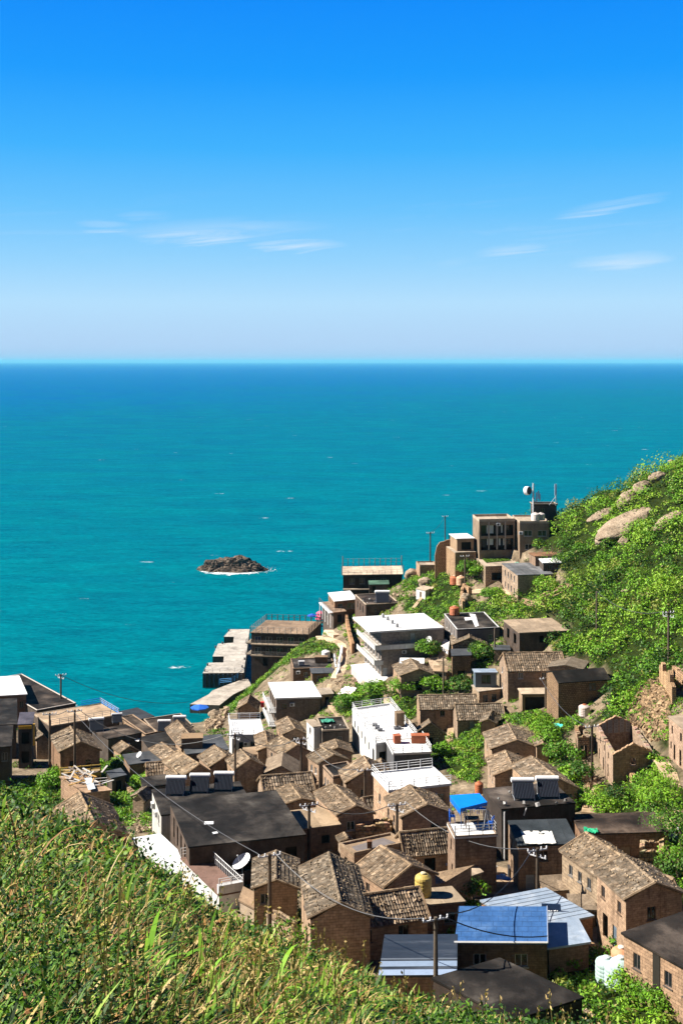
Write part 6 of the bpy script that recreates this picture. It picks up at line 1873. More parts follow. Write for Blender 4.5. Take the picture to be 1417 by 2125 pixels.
# sign board of white lettering beside the blue roof
b = hit('F', (580, 1160), 1.0)
T = thing('sign_board', b, 'dark blue board of white lettering leaning beside the bright blue roof', 'sign')
mb = MB()
sd0 = [b + Vector((-0.9, 0.2, -0.6)), b + Vector((0.9, 0.0, -0.6)), b + Vector((0.7, 0.35, 2.2)), b + Vector((-0.9, 0.5, 2.2))]
bk = Vector((0, 0.08, 0))
mb.hexa([sd0[0], sd0[1], sd0[1] + bk, sd0[0] + bk], [sd0[3], sd0[2], sd0[2] + bk, sd0[3] + bk], (0.02, 0.05, 0.12))
bo = mb.build('board', 'paint', T)
mb = MB()
for i in range(5):
    v_ = 0.2 + 0.15 * i
    x = 0.1
    while x < 0.85:
        w_ = random.uniform(0.05, 0.12)
        pA = sd0[0].lerp(sd0[1], x).lerp(sd0[3].lerp(sd0[2], x), v_) - bk * 0.2
        pB = sd0[0].lerp(sd0[1], x + w_).lerp(sd0[3].lerp(sd0[2], x + w_), v_ + random.uniform(0, 0.03)) - bk * 0.2
        mb.bar(pA, pB, 0.035, 4, (0.8, 0.8, 0.8))
        x += w_ + 0.04
mb.build('lettering', 'paint', bo)

# rusty roof seats on the white house, white roof boxes
def crate(loc, sx, sy, sz, col, label, rot=0.0, name='crate', cat='crate', mat='timber'):
    T = thing(name, loc, label, cat)
    mb = MB()
    mb.cbox(loc, sx, sy, sz * 0.9, rot, col)
    mb.build('body', mat, T)
    mb = MB()
    mb.cbox(Vector(loc) + UP * (sz * 0.9 + 0.004), sx * 1.06, sy * 1.06, sz * 0.1, rot, tuple(x * 1.2 for x in col))
    mb.build('lid', mat, T)


zw = H['whitefront']['ze'] + 0.02
crate(atz('D', (1030, 400), zw), 1.0, 1.0, 1.2, (0.40, 0.12, 0.06), 'left rust red seat box on the white house front roof', 0.2)
crate(atz('D', (1165, 398), zw), 2.6, 1.2, 1.2, (0.42, 0.13, 0.06), 'wide rust red seat box on the white house front roof', 0.0)
zw = H['whitehouse']['ze'] + 0.02
crate(atz('D', (1045, 300), zw), 1.3, 1.3, 2.2, (0.5, 0.42, 0.34), 'tan rooftop chimney box on the long white house', 0.2, 'rooftop_box', 'box', 'concrete')
for i, (x, y) in enumerate(((915, 318), (930, 330), (1025, 320), (1040, 318), (900, 300))):
    crate(atz('D', (x, y), zw), 0.7, 0.7, 0.35, (0.12, 0.12, 0.13), ['dark vent nearest the edge on the white house roof', 'dark vent second from the edge on the white house roof', 'dark vent beside the tan rooftop box', 'dark vent right against the tan rooftop box', 'dark vent highest up the white house roof'][i], 0.1, 'roof_vent', 'vent', 'paint')
tr = H['whitehouse']
mb = MB()
tq = tr['top']
for f in (0.42, 0.75):
    railing(tr['T'], [tq[0].lerp(tq[3], f) + UP * 0.26, tq[1].lerp(tq[2], f) + UP * 0.26], 1.0, 1.6, (0.85, 0.85, 0.85))
crate(atz('C', (1010, 425), H['c5']['ze'] + 0.005), 3.2, 2.4, 1.6, (0.55, 0.46, 0.36), 'tan roof hut on the grey slate roof', 0.1, 'roof_hut', 'hut', 'concrete')
crate(hit('I', (440, 510)), 2.0, 1.4, 2.6, (0.75, 0.75, 0.75), 'white tank cabinet at the left of the great black roof', 0.2, 'tank_cabinet', 'cabinet', 'paint')
crate(hit('F', (320, 820)), 0.9, 0.9, 1.3, (0.03, 0.03, 0.035), 'black bin in the court by the canopy tower', 0.0, 'rubbish_bin', 'bin', 'paint')
crate(hit('F', (925, 1180)), 1.4, 0.9, 1.2, (0.04, 0.035, 0.03), 'left black water vat at the foot of the long tiled house', 0.2, 'water_vat', 'vat', 'paint')
crate(hit('F', (970, 1190)), 1.5, 1.0, 1.3, (0.045, 0.035, 0.03), 'right black water vat under a slab by the long tiled house', 0.1, 'water_vat', 'vat', 'paint')
crate(atz('B', (600, 585), H['slate1']['ze'] + 0.16), 1.2, 0.9, 0.8, (0.45, 0.45, 0.45), 'left grey box on the dark roof above the gully', 0.1, 'roof_box', 'box', 'paint')
crate(atz('B', (700, 570), H['slate1']['ze'] + 0.16), 2.6, 1.6, 1.2, (0.5, 0.42, 0.34), 'tan rooftop room on the dark roof above the gully', 0.0, 'roof_hut', 'hut', 'concrete')
crate(atz('D', (240, 190), H['whiteterrace']['ze'] + 0.02), 0.6, 0.6, 0.9, (0.6, 0.04, 0.03), 'red lantern on the white terrace parapet', 0.0, 'lantern', 'lantern', 'paint')
crate(atz('I', (690, 440), H['black']['ze'] + 0.004), 0.9, 0.7, 0.08, (0.7, 0.7, 0.7), 'pale hatch in the middle of the great black roof', 0.1, 'roof_hatch', 'hatch', 'paint')
crate(atz('I', (728, 500), H['black']['ze'] + 0.004), 0.5, 0.4, 0.07, (0.75, 0.75, 0.75), 'tiny white slip lying on the great black roof', 0.4, 'roof_hatch', 'hatch', 'paint')
crate(atz('G', (610, 410), H['parapet']['ze'] + 0.23), 0.5, 0.5, 0.7, (0.35, 0.22, 0.16), 'small chimney pot on the tan parapet roof', 0.0, 'chimney_pot', 'chimney', 'concrete')

# gable's cast shadow painted as a grey sheet on the parapet roof
cloth_r('roof_patch_or_shadow', 'parapet', 'G', [(540, 440), (770, 378), (690, 350), (500, 405)], 0.03, 'painted grey gable shadow on the tan parapet roof', (0.2, 0.17, 0.155), cat='sheet', amp=0.0)

# yellow timber balcony in front of the left gable
gb = H['leftgable']
a, b = gb['c4'][0], gb['c4'][1]
d = (b - a).normalized()
n_ = Vector((d.y, -d.x, 0))
mb = MB()
zf = gb['ze'] - 2.4
p0 = Vector((a.x, a.y, zf)) + n_ * 0.01
mb.box(p0, b - a, n_ * 2.2, UP * 0.18, (0.42, 0.3, 0.16))
for i in range(5):
    q = p0 + (b - a) * (i / 4) + n_ * 2.1
    mb.bar(q - UP * 2.6, q + UP * 1.1, 0.09, 6, (0.62, 0.40, 0.10))
for z in (0.5, 1.0):
    mb.bar(p0 + n_ * 2.1 + UP * z, p0 + (b - a) + n_ * 2.1 + UP * z, 0.08, 6, (0.68, 0.44, 0.10))
mb.box(p0 + n_ * 2.2 + UP * 0.002, b - a, n_ * 0.06, -UP * 0.45, (0.68, 0.42, 0.08))
mb.build('balcony', 'timber', gb['T'])
yb = H['yellowbeam']
a, b = yb['c4'][0], yb['c4'][1]
d = (b - a).normalized()
n_ = Vector((d.y, -d.x, 0))
mb = MB()
mb.box(Vector((a.x, a.y, yb['ze'] - 0.75)) + n_ * 0.005, b - a, n_ * 0.3, UP * 0.5, (0.75, 0.42, 0.05))
mb.box(Vector((b.x, b.y, yb['ze'] - 3.4)) + d * 0.2, d * 0.3, n_ * 0.3, UP * 3.4, (0.75, 0.45, 0.08))
mb.build('beam', 'timber', yb['T'])
sh = H['shade1']
mb = MB()
b = sh['top'][1]
mb.box(b + Vector((0.02, -0.1, -3.2)), (0.35, 0, 0), (0, 5.5, 0), (0, 0, 3.5), (0.75, 0.73, 0.7))
mb.build('chimney_wall', 'plaster', sh['T'])
# blue strip along the tan terrace
tt = H['tanterrace']['top']
mb = MB()
for z in (0.25, 0.6, 0.95):
    mb.bar(tt[1] + UP * z, tt[2] + UP * z, 0.07, 5, (0.01, 0.17, 0.7))
    mb.bar(tt[2] + UP * z, tt[2].lerp(tt[3], 0.3) + UP * z, 0.07, 5, (0.01, 0.17, 0.7))
mb.build('blue_rail', 'paint', H['tanterrace']['T'])
# white drainpipe on the tall black house; shaded gap painted as a near-black strip on the near brick house
sb = H['solarblack']
mb = MB()
p, d, n_ = wallpt(sb, 0, 0.035, 0.3, 0.12)
mb.bar(p, p - UP * 5.4, 0.09, 8, (0.6, 0.6, 0.6))
p2, _, _ = wallpt(sb, 0, 0.33, 0.1, 0.1)
mb.bar(p2, p2 - UP * 0.8 - d * 0.3, 0.08, 6, (0.6, 0.6, 0.6))
mb.build('drainpipe', 'paint', sb['T'])
nb = H['nearbrick']
p, d, n_ = wallpt(nb, 0, 0.4, 0.0, 0.0)
mb = MB()
mb.box(p - d * 0.33 + n_ * 0.004 - UP * 5.5, d * 0.66, n_ * 0.05, UP * 5.45, (0.03, 0.025, 0.02))
mb.build('gap', 'paint', nb['T'])

# pipes and small rooftop litter, each its own piece
# scrap timber on the shed roof
def plank(a, b, w, c, label):
    mb = MB()
    d = (b - a)
    s = Vector((-d.y, d.x, 0)).normalized() * w
    mb.hexa([a - s, b - s, b + s, a + s] if True else [], [p + UP * 0.08 for p in (a - s, b - s, b + s, a + s)], c)
    o = mb.build('plank', 'timber')
    tag(o, label, 'plank', 'scrap timber on the shed roof')


zs_ = H['debris']['ze'] + 0.02
lab = 'loose board in the scrap heap on the shed roof'
for i in range(34):
    x, y = random.uniform(620, 1010), random.uniform(1050, 1190)
    a_ = atz('L', (x, y), zs_ + random.uniform(0, 0.5))
    an = random.uniform(0, 3.14)
    plank(a_, a_ + Vector((math.cos(an), math.sin(an), random.uniform(-0.1, 0.25))) * random.uniform(0.9, 2.6), random.uniform(0.05, 0.14), random.choice([(0.75, 0.72, 0.68), (0.5, 0.3, 0.16), (0.6, 0.36, 0.1), (0.3, 0.24, 0.2), (0.62, 0.56, 0.5)]), lab)
cloth_r('sheet', 'debris', 'L', [(870, 1225), (940, 1210), (900, 1100), (830, 1110)], 0.35, 'pale corrugated panel lying on the scrap shed roof', (0.6, 0.66, 0.72), cat='panel', amp=0.02)

# scrap on the littered roofs
for k_, fr, pts, labs in (('solarhouse', 'K', ((500, 470), (560, 455), (610, 475), (760, 470), (540, 490)), 'small dark lump of scrap on the littered seaside roof'),
                          ('junkroof', 'D', ((640, 300), (665, 310), (700, 295), (720, 300), (610, 310)), 'small piece of scrap among the junk on the dark flat roof'),
                          ('solarblack', 'F', ((230, 300), (270, 330), (480, 340), (600, 330), (660, 310), (300, 260), (395, 325)), 'small piece of scrap beside the two solar heaters')):
    for p in pts:
        k2 = random.uniform(0.08, 0.6)
        o_ = MB()
        o_.stone(on_roof(k_, fr, p, 0.3), random.uniform(0.12, 0.26), (k2, k2 * 0.95, k2 * 0.9), 0.8)
        o = o_.build('scrap_lump', 'paint')
        tag(o, labs, 'scrap', 'scrap on the roofs')
# white planter balustrade and stools on the pink deck
pd = H['pinkdeck']
tp = pd['top']
mb = MB()
d_ = (tp[2] - tp[1]).normalized()
mb.box(tp[1] + UP * 0.003, tp[2] - tp[1], Vector((-d_.y, d_.x, 0)) * 0.5, UP * 0.8, (0.9, 0.9, 0.92))
mb.build('balustrade', 'plaster', pd['T'])
railing(pd['T'], [tp[2] + UP * 0.02, tp[3] + UP * 0.02], 1.1, 0.4, WHITE, 0.03, 2)
railing(pd['T'], [tp[1].lerp(tp[2], 0.02) + UP * 0.82, tp[2] + UP * 0.82], 0.7, 1.2, WHITE, 0.04, 3)

# two pale bands of newer sheet on the dark sheet roof
ds = H['darksheet']
tp = ds['top']
mb = MB()
for f0, f1, c in ((0.0, 0.13, (0.30, 0.38, 0.52)), (0.2, 0.33, (0.24, 0.31, 0.42)), (0.36, 0.40, (0.12, 0.14, 0.17))):
    q = [tp[0].lerp(tp[3], f0), tp[1].lerp(tp[2], f0), tp[1].lerp(tp[2], f1), tp[0].lerp(tp[3], f1)]
    q = [p + UP * 0.004 for p in q]
    mb.hexa(q, [p + UP * 0.02 for p in q], c)
mb.build('roof_sheets', 'paint', ds['T'])
# white metal flashing round the bright blue roof, and its sheet joints
bh_ = H['bluehouse']
tp = bh_['top']
mb = MB()
mb.bar(tp[0] + UP * 0.02, tp[1] + UP * 0.02, 0.09, 5, (0.7, 0.7, 0.7))
mb.bar(tp[1] + UP * 0.02, tp[2] + UP * 0.02, 0.06, 5, (0.25, 0.3, 0.4))
for j in range(1, 7):
    mb.bar(tp[0].lerp(tp[3], j / 7) + UP * 0.004, tp[1].lerp(tp[2], j / 7) + UP * 0.004, 0.014, 4, (0.04, 0.09, 0.2))
for j in range(7):
    for i in range(9):
        f = (i + (0.5 if j % 2 else 0.1) + random.uniform(-0.15, 0.15)) / 9
        mb.bar(tp[0].lerp(tp[3], j / 7).lerp(tp[1].lerp(tp[2], j / 7), f) + UP * 0.004, tp[0].lerp(tp[3], (j + 1) / 7).lerp(tp[1].lerp(tp[2], (j + 1) / 7), f) + UP * 0.004, 0.012, 4, (0.04, 0.09, 0.2))
mb.build('flashing', 'paint', bh_['T'])

# ---- small houses, sheds and lane walls that fill the gaps
SH = dict(name='shed', cat='shed', group='sheds')
H['x1'] = gable('D', 'small dark tiled house squeezed between the lane poles above the great black roof', 2.6, (556, 560), (640, 545), (605, 520), (560, 470), wins=[], stones=0.6)
H['x2'] = gable('D', 'tiny tiled outhouse in the gap right of the big dark gable', 2.2, (905, 560), (975, 552), (945, 530), (935, 500), wins=[], stones=0.6)
H['x3'] = flat('D', 'brown lean-to under the white terrace with the red lantern', 2.4, (150, 470), (250, 462), (130, 430), 'stone', 'concrete', wins=[(0, 0.5, 0.5, 0.8, 1.6, 'o')], rc=(0.8, 0.7, 0.6), **SH)
H['x4'] = flat('C', 'black roofed lean-to below the broad tiled roof by the ivy', 2.2, (760, 640), (890, 622), (755, 590), 'darkwall', 'bitumen', wins=[], **SH)
H['x5'] = gable('C', 'low tiled house wedged behind the white panel house', 2.8, (640, 470), (720, 450), (680, 430), (640, 405), wins=[], stones=0.6)
H['x6'] = flat('C', 'dark shed at the foot of the yellow balcony house', 2.4, (590, 590), (660, 575), (575, 555), 'darkwall', 'slate', wins=[(0, 0.5, 0.5, 0.8, 1.6, 'o')], **SH)
H['x7'] = gable('G', 'small tiled shed between the stair pole and the dark gable', 2.3, (440, 395), (510, 380), (478, 360), (455, 330), wins=[], stones=0.6, **SH)
H['x8'] = flat('F', 'brown store with a flat tan lid behind the court laundry', 2.2, (30, 800), (120, 770), (10, 760), 'stone', 'concrete', wins=[], **SH)
H['x9'] = flat('E', 'stone shed with a slate lid under the tan slab house', 2.2, (345, 350), (430, 352), (340, 325), 'rubble', 'slate', wins=[(0, 0.5, 0.4, 0.8, 1.6, 'o')], **SH)
H['x10'] = flat('E', 'low brown shed by the stepped path under the guesthouse', 2.3, (0, 470), (70, 475), (-10, 440), 'stone', 'concrete', wins=[(0, 0.5, 0.4, 0.8, 1.6, 'o')], rc=(0.8, 0.72, 0.62), **SH)
H['x11'] = gable('M', 'grey tiled hut at the top of the hedge above the twin houses', 2.3, (60, 860), (170, 850), (110, 820), (90, 770), wins=[], stones=0.5)
H['x12'] = flat('B', 'pale walled shed on the gully side below the blank white slab', 2.4, (700, 735), (760, 730), (690, 705), 'stone', 'concrete', wins=[(0, 0.5, 0.4, 0.8, 1.6, 'o')], **SH)
H['x14'] = flat('F', 'narrow cream walled shed between the canopy tower and the tall black house', 3.0, (180, 470), (262, 480), (140, 345), 'plaster', 'concrete', wc=(0.7, 0.62, 0.5), wins=[], rc=(0.5, 0.45, 0.42), **SH)
H['x15'] = gable('G', 'tiled store roof at the lower left of the speckled roof', 2.4, (120, 905), (180, 925), (150, 880), (60, 820), wins=[], stones=0.6)
H['x16'] = gable('C', 'small tiled roof just right of the grey cluttered roof', 2.6, (905, 610), (960, 600), (930, 580), (905, 545), wins=[], stones=0.7)
rough_wall('stone_wall', 'D', [(500, 700), (560, 690), (600, 640)], 1.4, 'lane wall beside the short pole by the sunlit wall', c=(1.2, 1.1, 1.0), jag=0.4)
rough_wall('stone_wall', 'G', [(640, 240), (560, 250), (500, 330)], 1.6, 'sunlit stepped wall stub above the tan parapet house', c=(1.35, 1.25, 1.05), jag=0.9)
rough_wall('stone_wall', 'E', [(560, 560), (610, 520), (650, 480)], 2.2, 'light rubble wall with creeper left of the tarred house', c=(1.3, 1.2, 1.0), jag=0.6)
rough_wall('stone_wall', 'O', [(520, 480), (600, 560), (700, 580)], 0.8, 'curving kerb wall in the alley behind the white tanks', c=(1.2, 1.1, 0.95), jag=0.3)

def poly_mask(px, py, poly):
    ins = np.zeros(px.shape, bool)
    n = len(poly)
    for i in range(n):
        (x0, y0), (x1, y1) = poly[i], poly[(i + 1) % n]
        c = ((y0 > py) != (y1 > py)) & (px < (x1 - x0) * (py - y0) / (y1 - y0 + 1e-9) + x0)
        ins ^= c
    return ins


def in_foot(x, y, grow=1.0):
    ins = np.zeros(x.shape, bool)
    for poly, z in FOOT:
        p = np.array(poly)
        k_ = np.ones(x.shape, bool)
        for i in range(4):
            a, b = p[i], p[(i + 1) % 4]
            L = math.hypot(b[0] - a[0], b[1] - a[1]) + 1e-6
            k_ &= ((b[0] - a[0]) * (y - a[1]) - (b[1] - a[1]) * (x - a[0])) / L > -grow
        ins |= k_
    return ins


def proj(x, y, z):
    return CX + F * x / y, HY + (HC - z) * F / y


HILL = [(1088, 1100), (1135, 1040), (1200, 1000), (1300, 960), (1417, 930), (1800, 850), (1800, 1380), (1417, 1380), (1380, 1395), (1320, 1460), (1290, 1500), (1225, 1505), (1270, 1445), (1255, 1400), (1200, 1362), (1150, 1352), (1150, 1300), (1050, 1275), (1000, 1265), (1040, 1250),
        (1150, 1250), (1175, 1215), (1160, 1165), (1120, 1145)]
GREEN = [
    [(820, 1232), (900, 1190), (960, 1165), (985, 1245), (960, 1290), (920, 1285), (880, 1290), (850, 1285)],
    [(600, 1330), (640, 1325), (700, 1335), (710, 1360), (640, 1355), (580, 1385), (540, 1420), (500, 1465), (470, 1485), (460, 1470), (520, 1415)],
    [(690, 1445), (740, 1430), (800, 1425), (815, 1445), (800, 1480), (740, 1492), (690, 1485)],
    [(725, 1400), (760, 1420), (790, 1440), (740, 1445), (715, 1430)],
    [(815, 1432), (930, 1422), (940, 1462), (900, 1470), (855, 1495), (815, 1490)],
    [(930, 1500), (1000, 1490), (1015, 1545), (990, 1560), (930, 1575)], [(860, 1520), (925, 1500), (925, 1570), (890, 1570)],
    [(1040, 1480), (1130, 1480), (1200, 1490), (1215, 1500), (1180, 1520), (1120, 1520), (1060, 1500)],
    [(1110, 1515), (1150, 1520), (1215, 1610), (1225, 1660), (1200, 1680), (1190, 1640), (1150, 1590), (1110, 1550)],
    [(1235, 1640), (1300, 1610), (1340, 1570), (1400, 1580), (1417, 1700), (1330, 1690), (1235, 1692)],
    [(1370, 1760), (1417, 1735), (1500, 1740), (1500, 1880), (1400, 1880)],
    [(190, 1565), (280, 1580), (330, 1600), (340, 1690), (310, 1730), (230, 1690), (200, 1620)],
    [(0, 1612), (100, 1612), (250, 1640), (160, 1660), (90, 1700), (0, 1700)],
    [(955, 1865), (985, 1855), (1000, 1900), (935, 1925)], [(875, 1925), (940, 1930), (935, 1960), (870, 1955)],
    [(1115, 2020), (1180, 1985), (1240, 1985), (1290, 2040), (1340, 2080), (1500, 2120), (1500, 2250), (1100, 2250), (1120, 2100)],
    [(960, 1250), (1040, 1260), (1050, 1290), (1010, 1290), (940, 1270)], [(1090, 1215), (1160, 1215), (1150, 1240), (1100, 1245)],
    [(120, 1500), (150, 1500), (150, 1520), (115, 1520)], [(260, 1560), (330, 1570), (330, 1600), (270, 1600)],
    [(650, 1940), (700, 1940), (700, 1990), (620, 1990)], [(560, 1895), (620, 1890), (640, 1950), (580, 1950)],
    [(850, 1170), (905, 1180), (880, 1205), (835, 1220)], [(985, 1355), (1020, 1350), (1020, 1385), (990, 1390)], [(1020, 1560), (1060, 1540), (1100, 1560), (1050, 1575)], [(925, 1560), (1005, 1555), (1003, 1600), (985, 1632), (930, 1600)], [(1300, 1425), (1345, 1470), (1385, 1530), (1350, 1545), (1315, 1480)], [(1365, 1470), (1395, 1500), (1400, 1560), (1370, 1540)]]



# ------------------------------------------------------------------ land, sea
ZD = ZT.copy()
for poly, z in FOOT:
    p = np.array(poly)
    c = p.mean(0)
    p = c + (p - c) * 1.0
    inside = np.ones(XX.shape, bool)
    for i in range(4):
        a, b = p[i], p[(i + 1) % 4]
        inside &= ((b[0] - a[0]) * (YY - a[1]) - (b[1] - a[1]) * (XX - a[0])) > -0.6
    ZD = np.where(inside, np.minimum(ZD, z), ZD)
nv = XX.size
me = bpy.data.meshes.new('terrain')
me.vertices.add(nv)
me.vertices.foreach_set('co', np.stack([XX, YY, ZD], -1).astype(np.float32).ravel())
ny, nx = XX.shape
idx = np.arange(nv).reshape(ny, nx)
qf = np.stack([idx[:-1, :-1], idx[:-1, 1:], idx[1:, 1:], idx[1:, :-1]], -1).reshape(-1, 4)
me.loops.add(qf.size)
me.loops.foreach_set('vertex_index', qf.ravel().astype(np.int32))
me.polygons.add(len(qf))
me.polygons.foreach_set('loop_start', np.arange(len(qf), dtype=np.int32) * 4)
me.polygons.foreach_set('loop_total', np.full(len(qf), 4, dtype=np.int32))
ca = me.color_attributes.new('Col', 'FLOAT_COLOR', 'POINT')
gcol = np.ones((nv, 4), dtype=np.float32)
_px, _py = proj(XX.ravel(), np.maximum(YY.ravel(), 5), ZD.ravel())
_g = np.zeros(nv, bool)
for _p in [HILL] + GREEN:
    _g |= poly_mask(_px, _py, _p)
_g &= YY.ravel() > 60
gcol[_g, :3] = (0.09, 0.19, 0.035)
gcol[(ZS >= ZG).ravel() | (YY.ravel() < 70), :3] = (0.14, 0.2, 0.05)
ca.data.foreach_set('color', gcol.ravel())
me.materials.append(M['ground'])
me.update(calc_edges=True)
to = bpy.data.objects.new('terrain', me)
COL.objects.link(to)
to['kind'] = 'structure'

t = begin('sea')
P = pos(t)
sx = t.add('ShaderNodeSeparateXYZ', {0: P})
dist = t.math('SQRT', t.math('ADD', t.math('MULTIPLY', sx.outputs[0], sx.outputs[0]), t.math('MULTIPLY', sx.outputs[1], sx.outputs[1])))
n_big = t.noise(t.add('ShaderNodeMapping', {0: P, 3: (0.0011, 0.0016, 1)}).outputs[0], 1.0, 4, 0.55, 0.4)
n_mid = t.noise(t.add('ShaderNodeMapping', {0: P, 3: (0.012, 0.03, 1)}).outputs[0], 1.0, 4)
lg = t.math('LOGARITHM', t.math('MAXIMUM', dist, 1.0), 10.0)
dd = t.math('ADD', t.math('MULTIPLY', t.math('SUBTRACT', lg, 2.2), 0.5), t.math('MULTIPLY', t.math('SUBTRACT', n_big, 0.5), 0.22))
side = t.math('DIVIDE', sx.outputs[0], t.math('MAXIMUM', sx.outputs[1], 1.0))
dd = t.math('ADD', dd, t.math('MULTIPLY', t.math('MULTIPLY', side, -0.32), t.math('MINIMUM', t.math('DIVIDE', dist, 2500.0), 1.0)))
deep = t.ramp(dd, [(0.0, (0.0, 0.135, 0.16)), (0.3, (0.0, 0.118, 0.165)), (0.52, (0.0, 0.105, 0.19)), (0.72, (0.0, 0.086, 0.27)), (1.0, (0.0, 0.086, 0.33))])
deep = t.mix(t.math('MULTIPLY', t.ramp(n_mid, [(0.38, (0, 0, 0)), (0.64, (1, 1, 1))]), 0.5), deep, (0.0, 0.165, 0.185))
w1 = t.noise(t.add('ShaderNodeMapping', {0: P, 2: (0, 0, 0.5), 3: (0.35, 0.9, 1)}).outputs[0], 1.0, 5, 0.65, 0.6)
w2 = t.noise(t.add('ShaderNodeMapping', {0: P, 2: (0, 0, 0.35), 3: (0.05, 0.16, 1)}).outputs[0], 1.0, 5, 0.6, 0.4)
deep = t.mix(0.75, deep, t.ramp(w1, [(0.3, (0.5, 0.58, 0.62)), (0.5, (0.95, 0.95, 0.95)), (0.72, (1.9, 1.6, 1.5))]), 'MULTIPLY')
deep = t.mix(0.65, deep, t.ramp(w2, [(0.32, (0.6, 0.68, 0.74)), (0.5, (1, 1, 1)), (0.68, (1.4, 1.28, 1.22))]), 'MULTIPLY')
# white caps: rare short flecks
cap = t.noise(t.add('ShaderNodeMapping', {0: P, 2: (0, 0, 0.15), 3: (0.05, 0.14, 1)}).outputs[0], 1.0, 2, 0.4)
cap2 = t.noise(t.add('ShaderNodeMapping', {0: P, 3: (0.4, 1.1, 1)}).outputs[0], 1.0, 3, 0.6)
caps = t.math('MULTIPLY', t.ramp(cap, [(0.752, (0, 0, 0)), (0.78, (1, 1, 1))]), t.ramp(cap2, [(0.5, (0, 0, 0)), (0.6, (1, 1, 1))]))
rv = t.add('ShaderNodeVectorMath', {0: P, 1: (RK.x, RK.y + 1.5, 0)}, operation='SUBTRACT')
rs = t.add('ShaderNodeVectorMath', {0: rv.outputs[0], 1: (1 / 12.6, 1 / 11.0, 0)}, operation='MULTIPLY')
rl = t.add('ShaderNodeVectorMath', {0: rs.outputs[0]}, operation='LENGTH').outputs[1]
fn = t.noise(P, 0.28, 5, 0.7)
foam = t.ramp(t.math('ADD', t.math('MULTIPLY', t.math('SUBTRACT', 1.08, rl), 0.9), t.math('MULTIPLY', t.math('SUBTRACT', fn, 0.5), 1.5)), [(0.2, (0, 0, 0)), (0.34, (1, 1, 1))])
white = t.math('MINIMUM', t.math('ADD', t.math('MULTIPLY', caps, 0.8), t.math('MULTIPLY', foam, 0.95)), 1.0)
colr = t.mix(white, deep, (0.85, 0.88, 0.9))
hgt = t.math('ADD', t.math('MULTIPLY', w1, 0.35), t.math('MULTIPLY', w2, 0.9))
bn = t.add('ShaderNodeBump', {'Height': hgt, 'Strength': 0.75, 'Distance': 1.1})
df = t.add('ShaderNodeBsdfDiffuse', {'Color': colr, 'Normal': bn.outputs[0]})
gl = t.add('ShaderNodeBsdfGlossy', {'Color': (0.12, 0.62, 1.0), 'Roughness': 0.22, 'Normal': bn.outputs[0]})
ms = t.add('ShaderNodeMixShader', {0: 0.07, 1: df.outputs[0], 2: gl.outputs[0]})
t.add('ShaderNodeOutputMaterial', {'Surface': ms.outputs[0]})
sm = MB()
S_ = 90000
sm.face([(-S_, -140, 0), (S_, -140, 0), (S_, S_, 0), (-S_, S_, 0)])
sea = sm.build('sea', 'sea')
sea['kind'] = 'structure'

# ---- sea air: distance fades to pale blue
hm = bpy.data.materials.new('sea_air')
hm.use_nodes = True
ht = NT(hm.node_tree)
ht.n.clear()
pv = ht.add('ShaderNodeVolumePrincipled', {'Color': (0.22, 0.74, 1.0), 'Density': HAZE, 'Anisotropy': 0.0})
ht.add('ShaderNodeOutputMaterial', {'Volume': pv.outputs[0]})
M['sea_air'] = hm
mb = MB()
mb.box((-92000, -150, -20), (184000, 0, 0), (0, 92500, 0), (0, 0, 175))
hz = mb.build('haze', 'sea_air')
hz['kind'] = 'stuff'

# ---- broken foam where the ground meets the water, and round the islet
fm = (ZD > -1.6) & (ZD < -0.05) & (YY > 150)
fj, fi = np.nonzero(fm)
q_ = rng.integers(0, len(fj), 1500)
fx, fy = gx[fi[q_]] + rng.uniform(-0.9, 0.9, 1500), gy[fj[q_]] + rng.uniform(-0.9, 0.9, 1500)
an = rng.uniform(-1.9, 1.2, 260)
rr = rng.uniform(0.92, 1.12, 260) + 0.5 * rng.random(260) ** 3
fx = np.r_[fx, RK.x + 12.2 * rr * np.cos(an)]
fy = np.r_[fy, RK.y + 2.0 + 6.2 * rr * np.sin(an)]
n = len(fx)
ha, hs_ = rng.uniform(0, np.pi, n), rng.uniform(0.15, 0.7, n)
cx_, sx_ = np.cos(ha) * hs_, np.sin(ha) * hs_
ctr = np.stack([fx, fy, np.full(n, 0.03) + rng.uniform(0, 0.02, n)], 1)
a_ = np.stack([cx_, sx_, 0 * cx_], 1)
b_ = np.stack([-sx_ * 0.35, cx_ * 0.35, 0 * cx_], 1)
o = quads_object('surf_foam', np.stack([ctr - a_, ctr - b_, ctr + a_, ctr + b_], 1), np.full((n, 3), 0.8) * rng.uniform(0.7, 1.0, n)[:, None], 'paint')
o['kind'] = 'stuff'

# ------------------------------------------------------------------ plants
def leaf_quads(c, nrm, size, aspect=0.55):
    """loose leaves: centres, facing normals, lengths"""
    n = len(c)
    r = rng.normal(size=(n, 3))
    a = np.cross(nrm, r)
    a /= np.linalg.norm(a, axis=1, keepdims=True) + 1e-9
    b = np.cross(nrm, a)
    a = a * size[:, None] * 0.5
    b = b * size[:, None] * 0.5 * aspect
    return np.stack([c - a, c + b * 0.9 + a * 0.1, c + a, c - b * 0.9 + a * 0.1], 1)


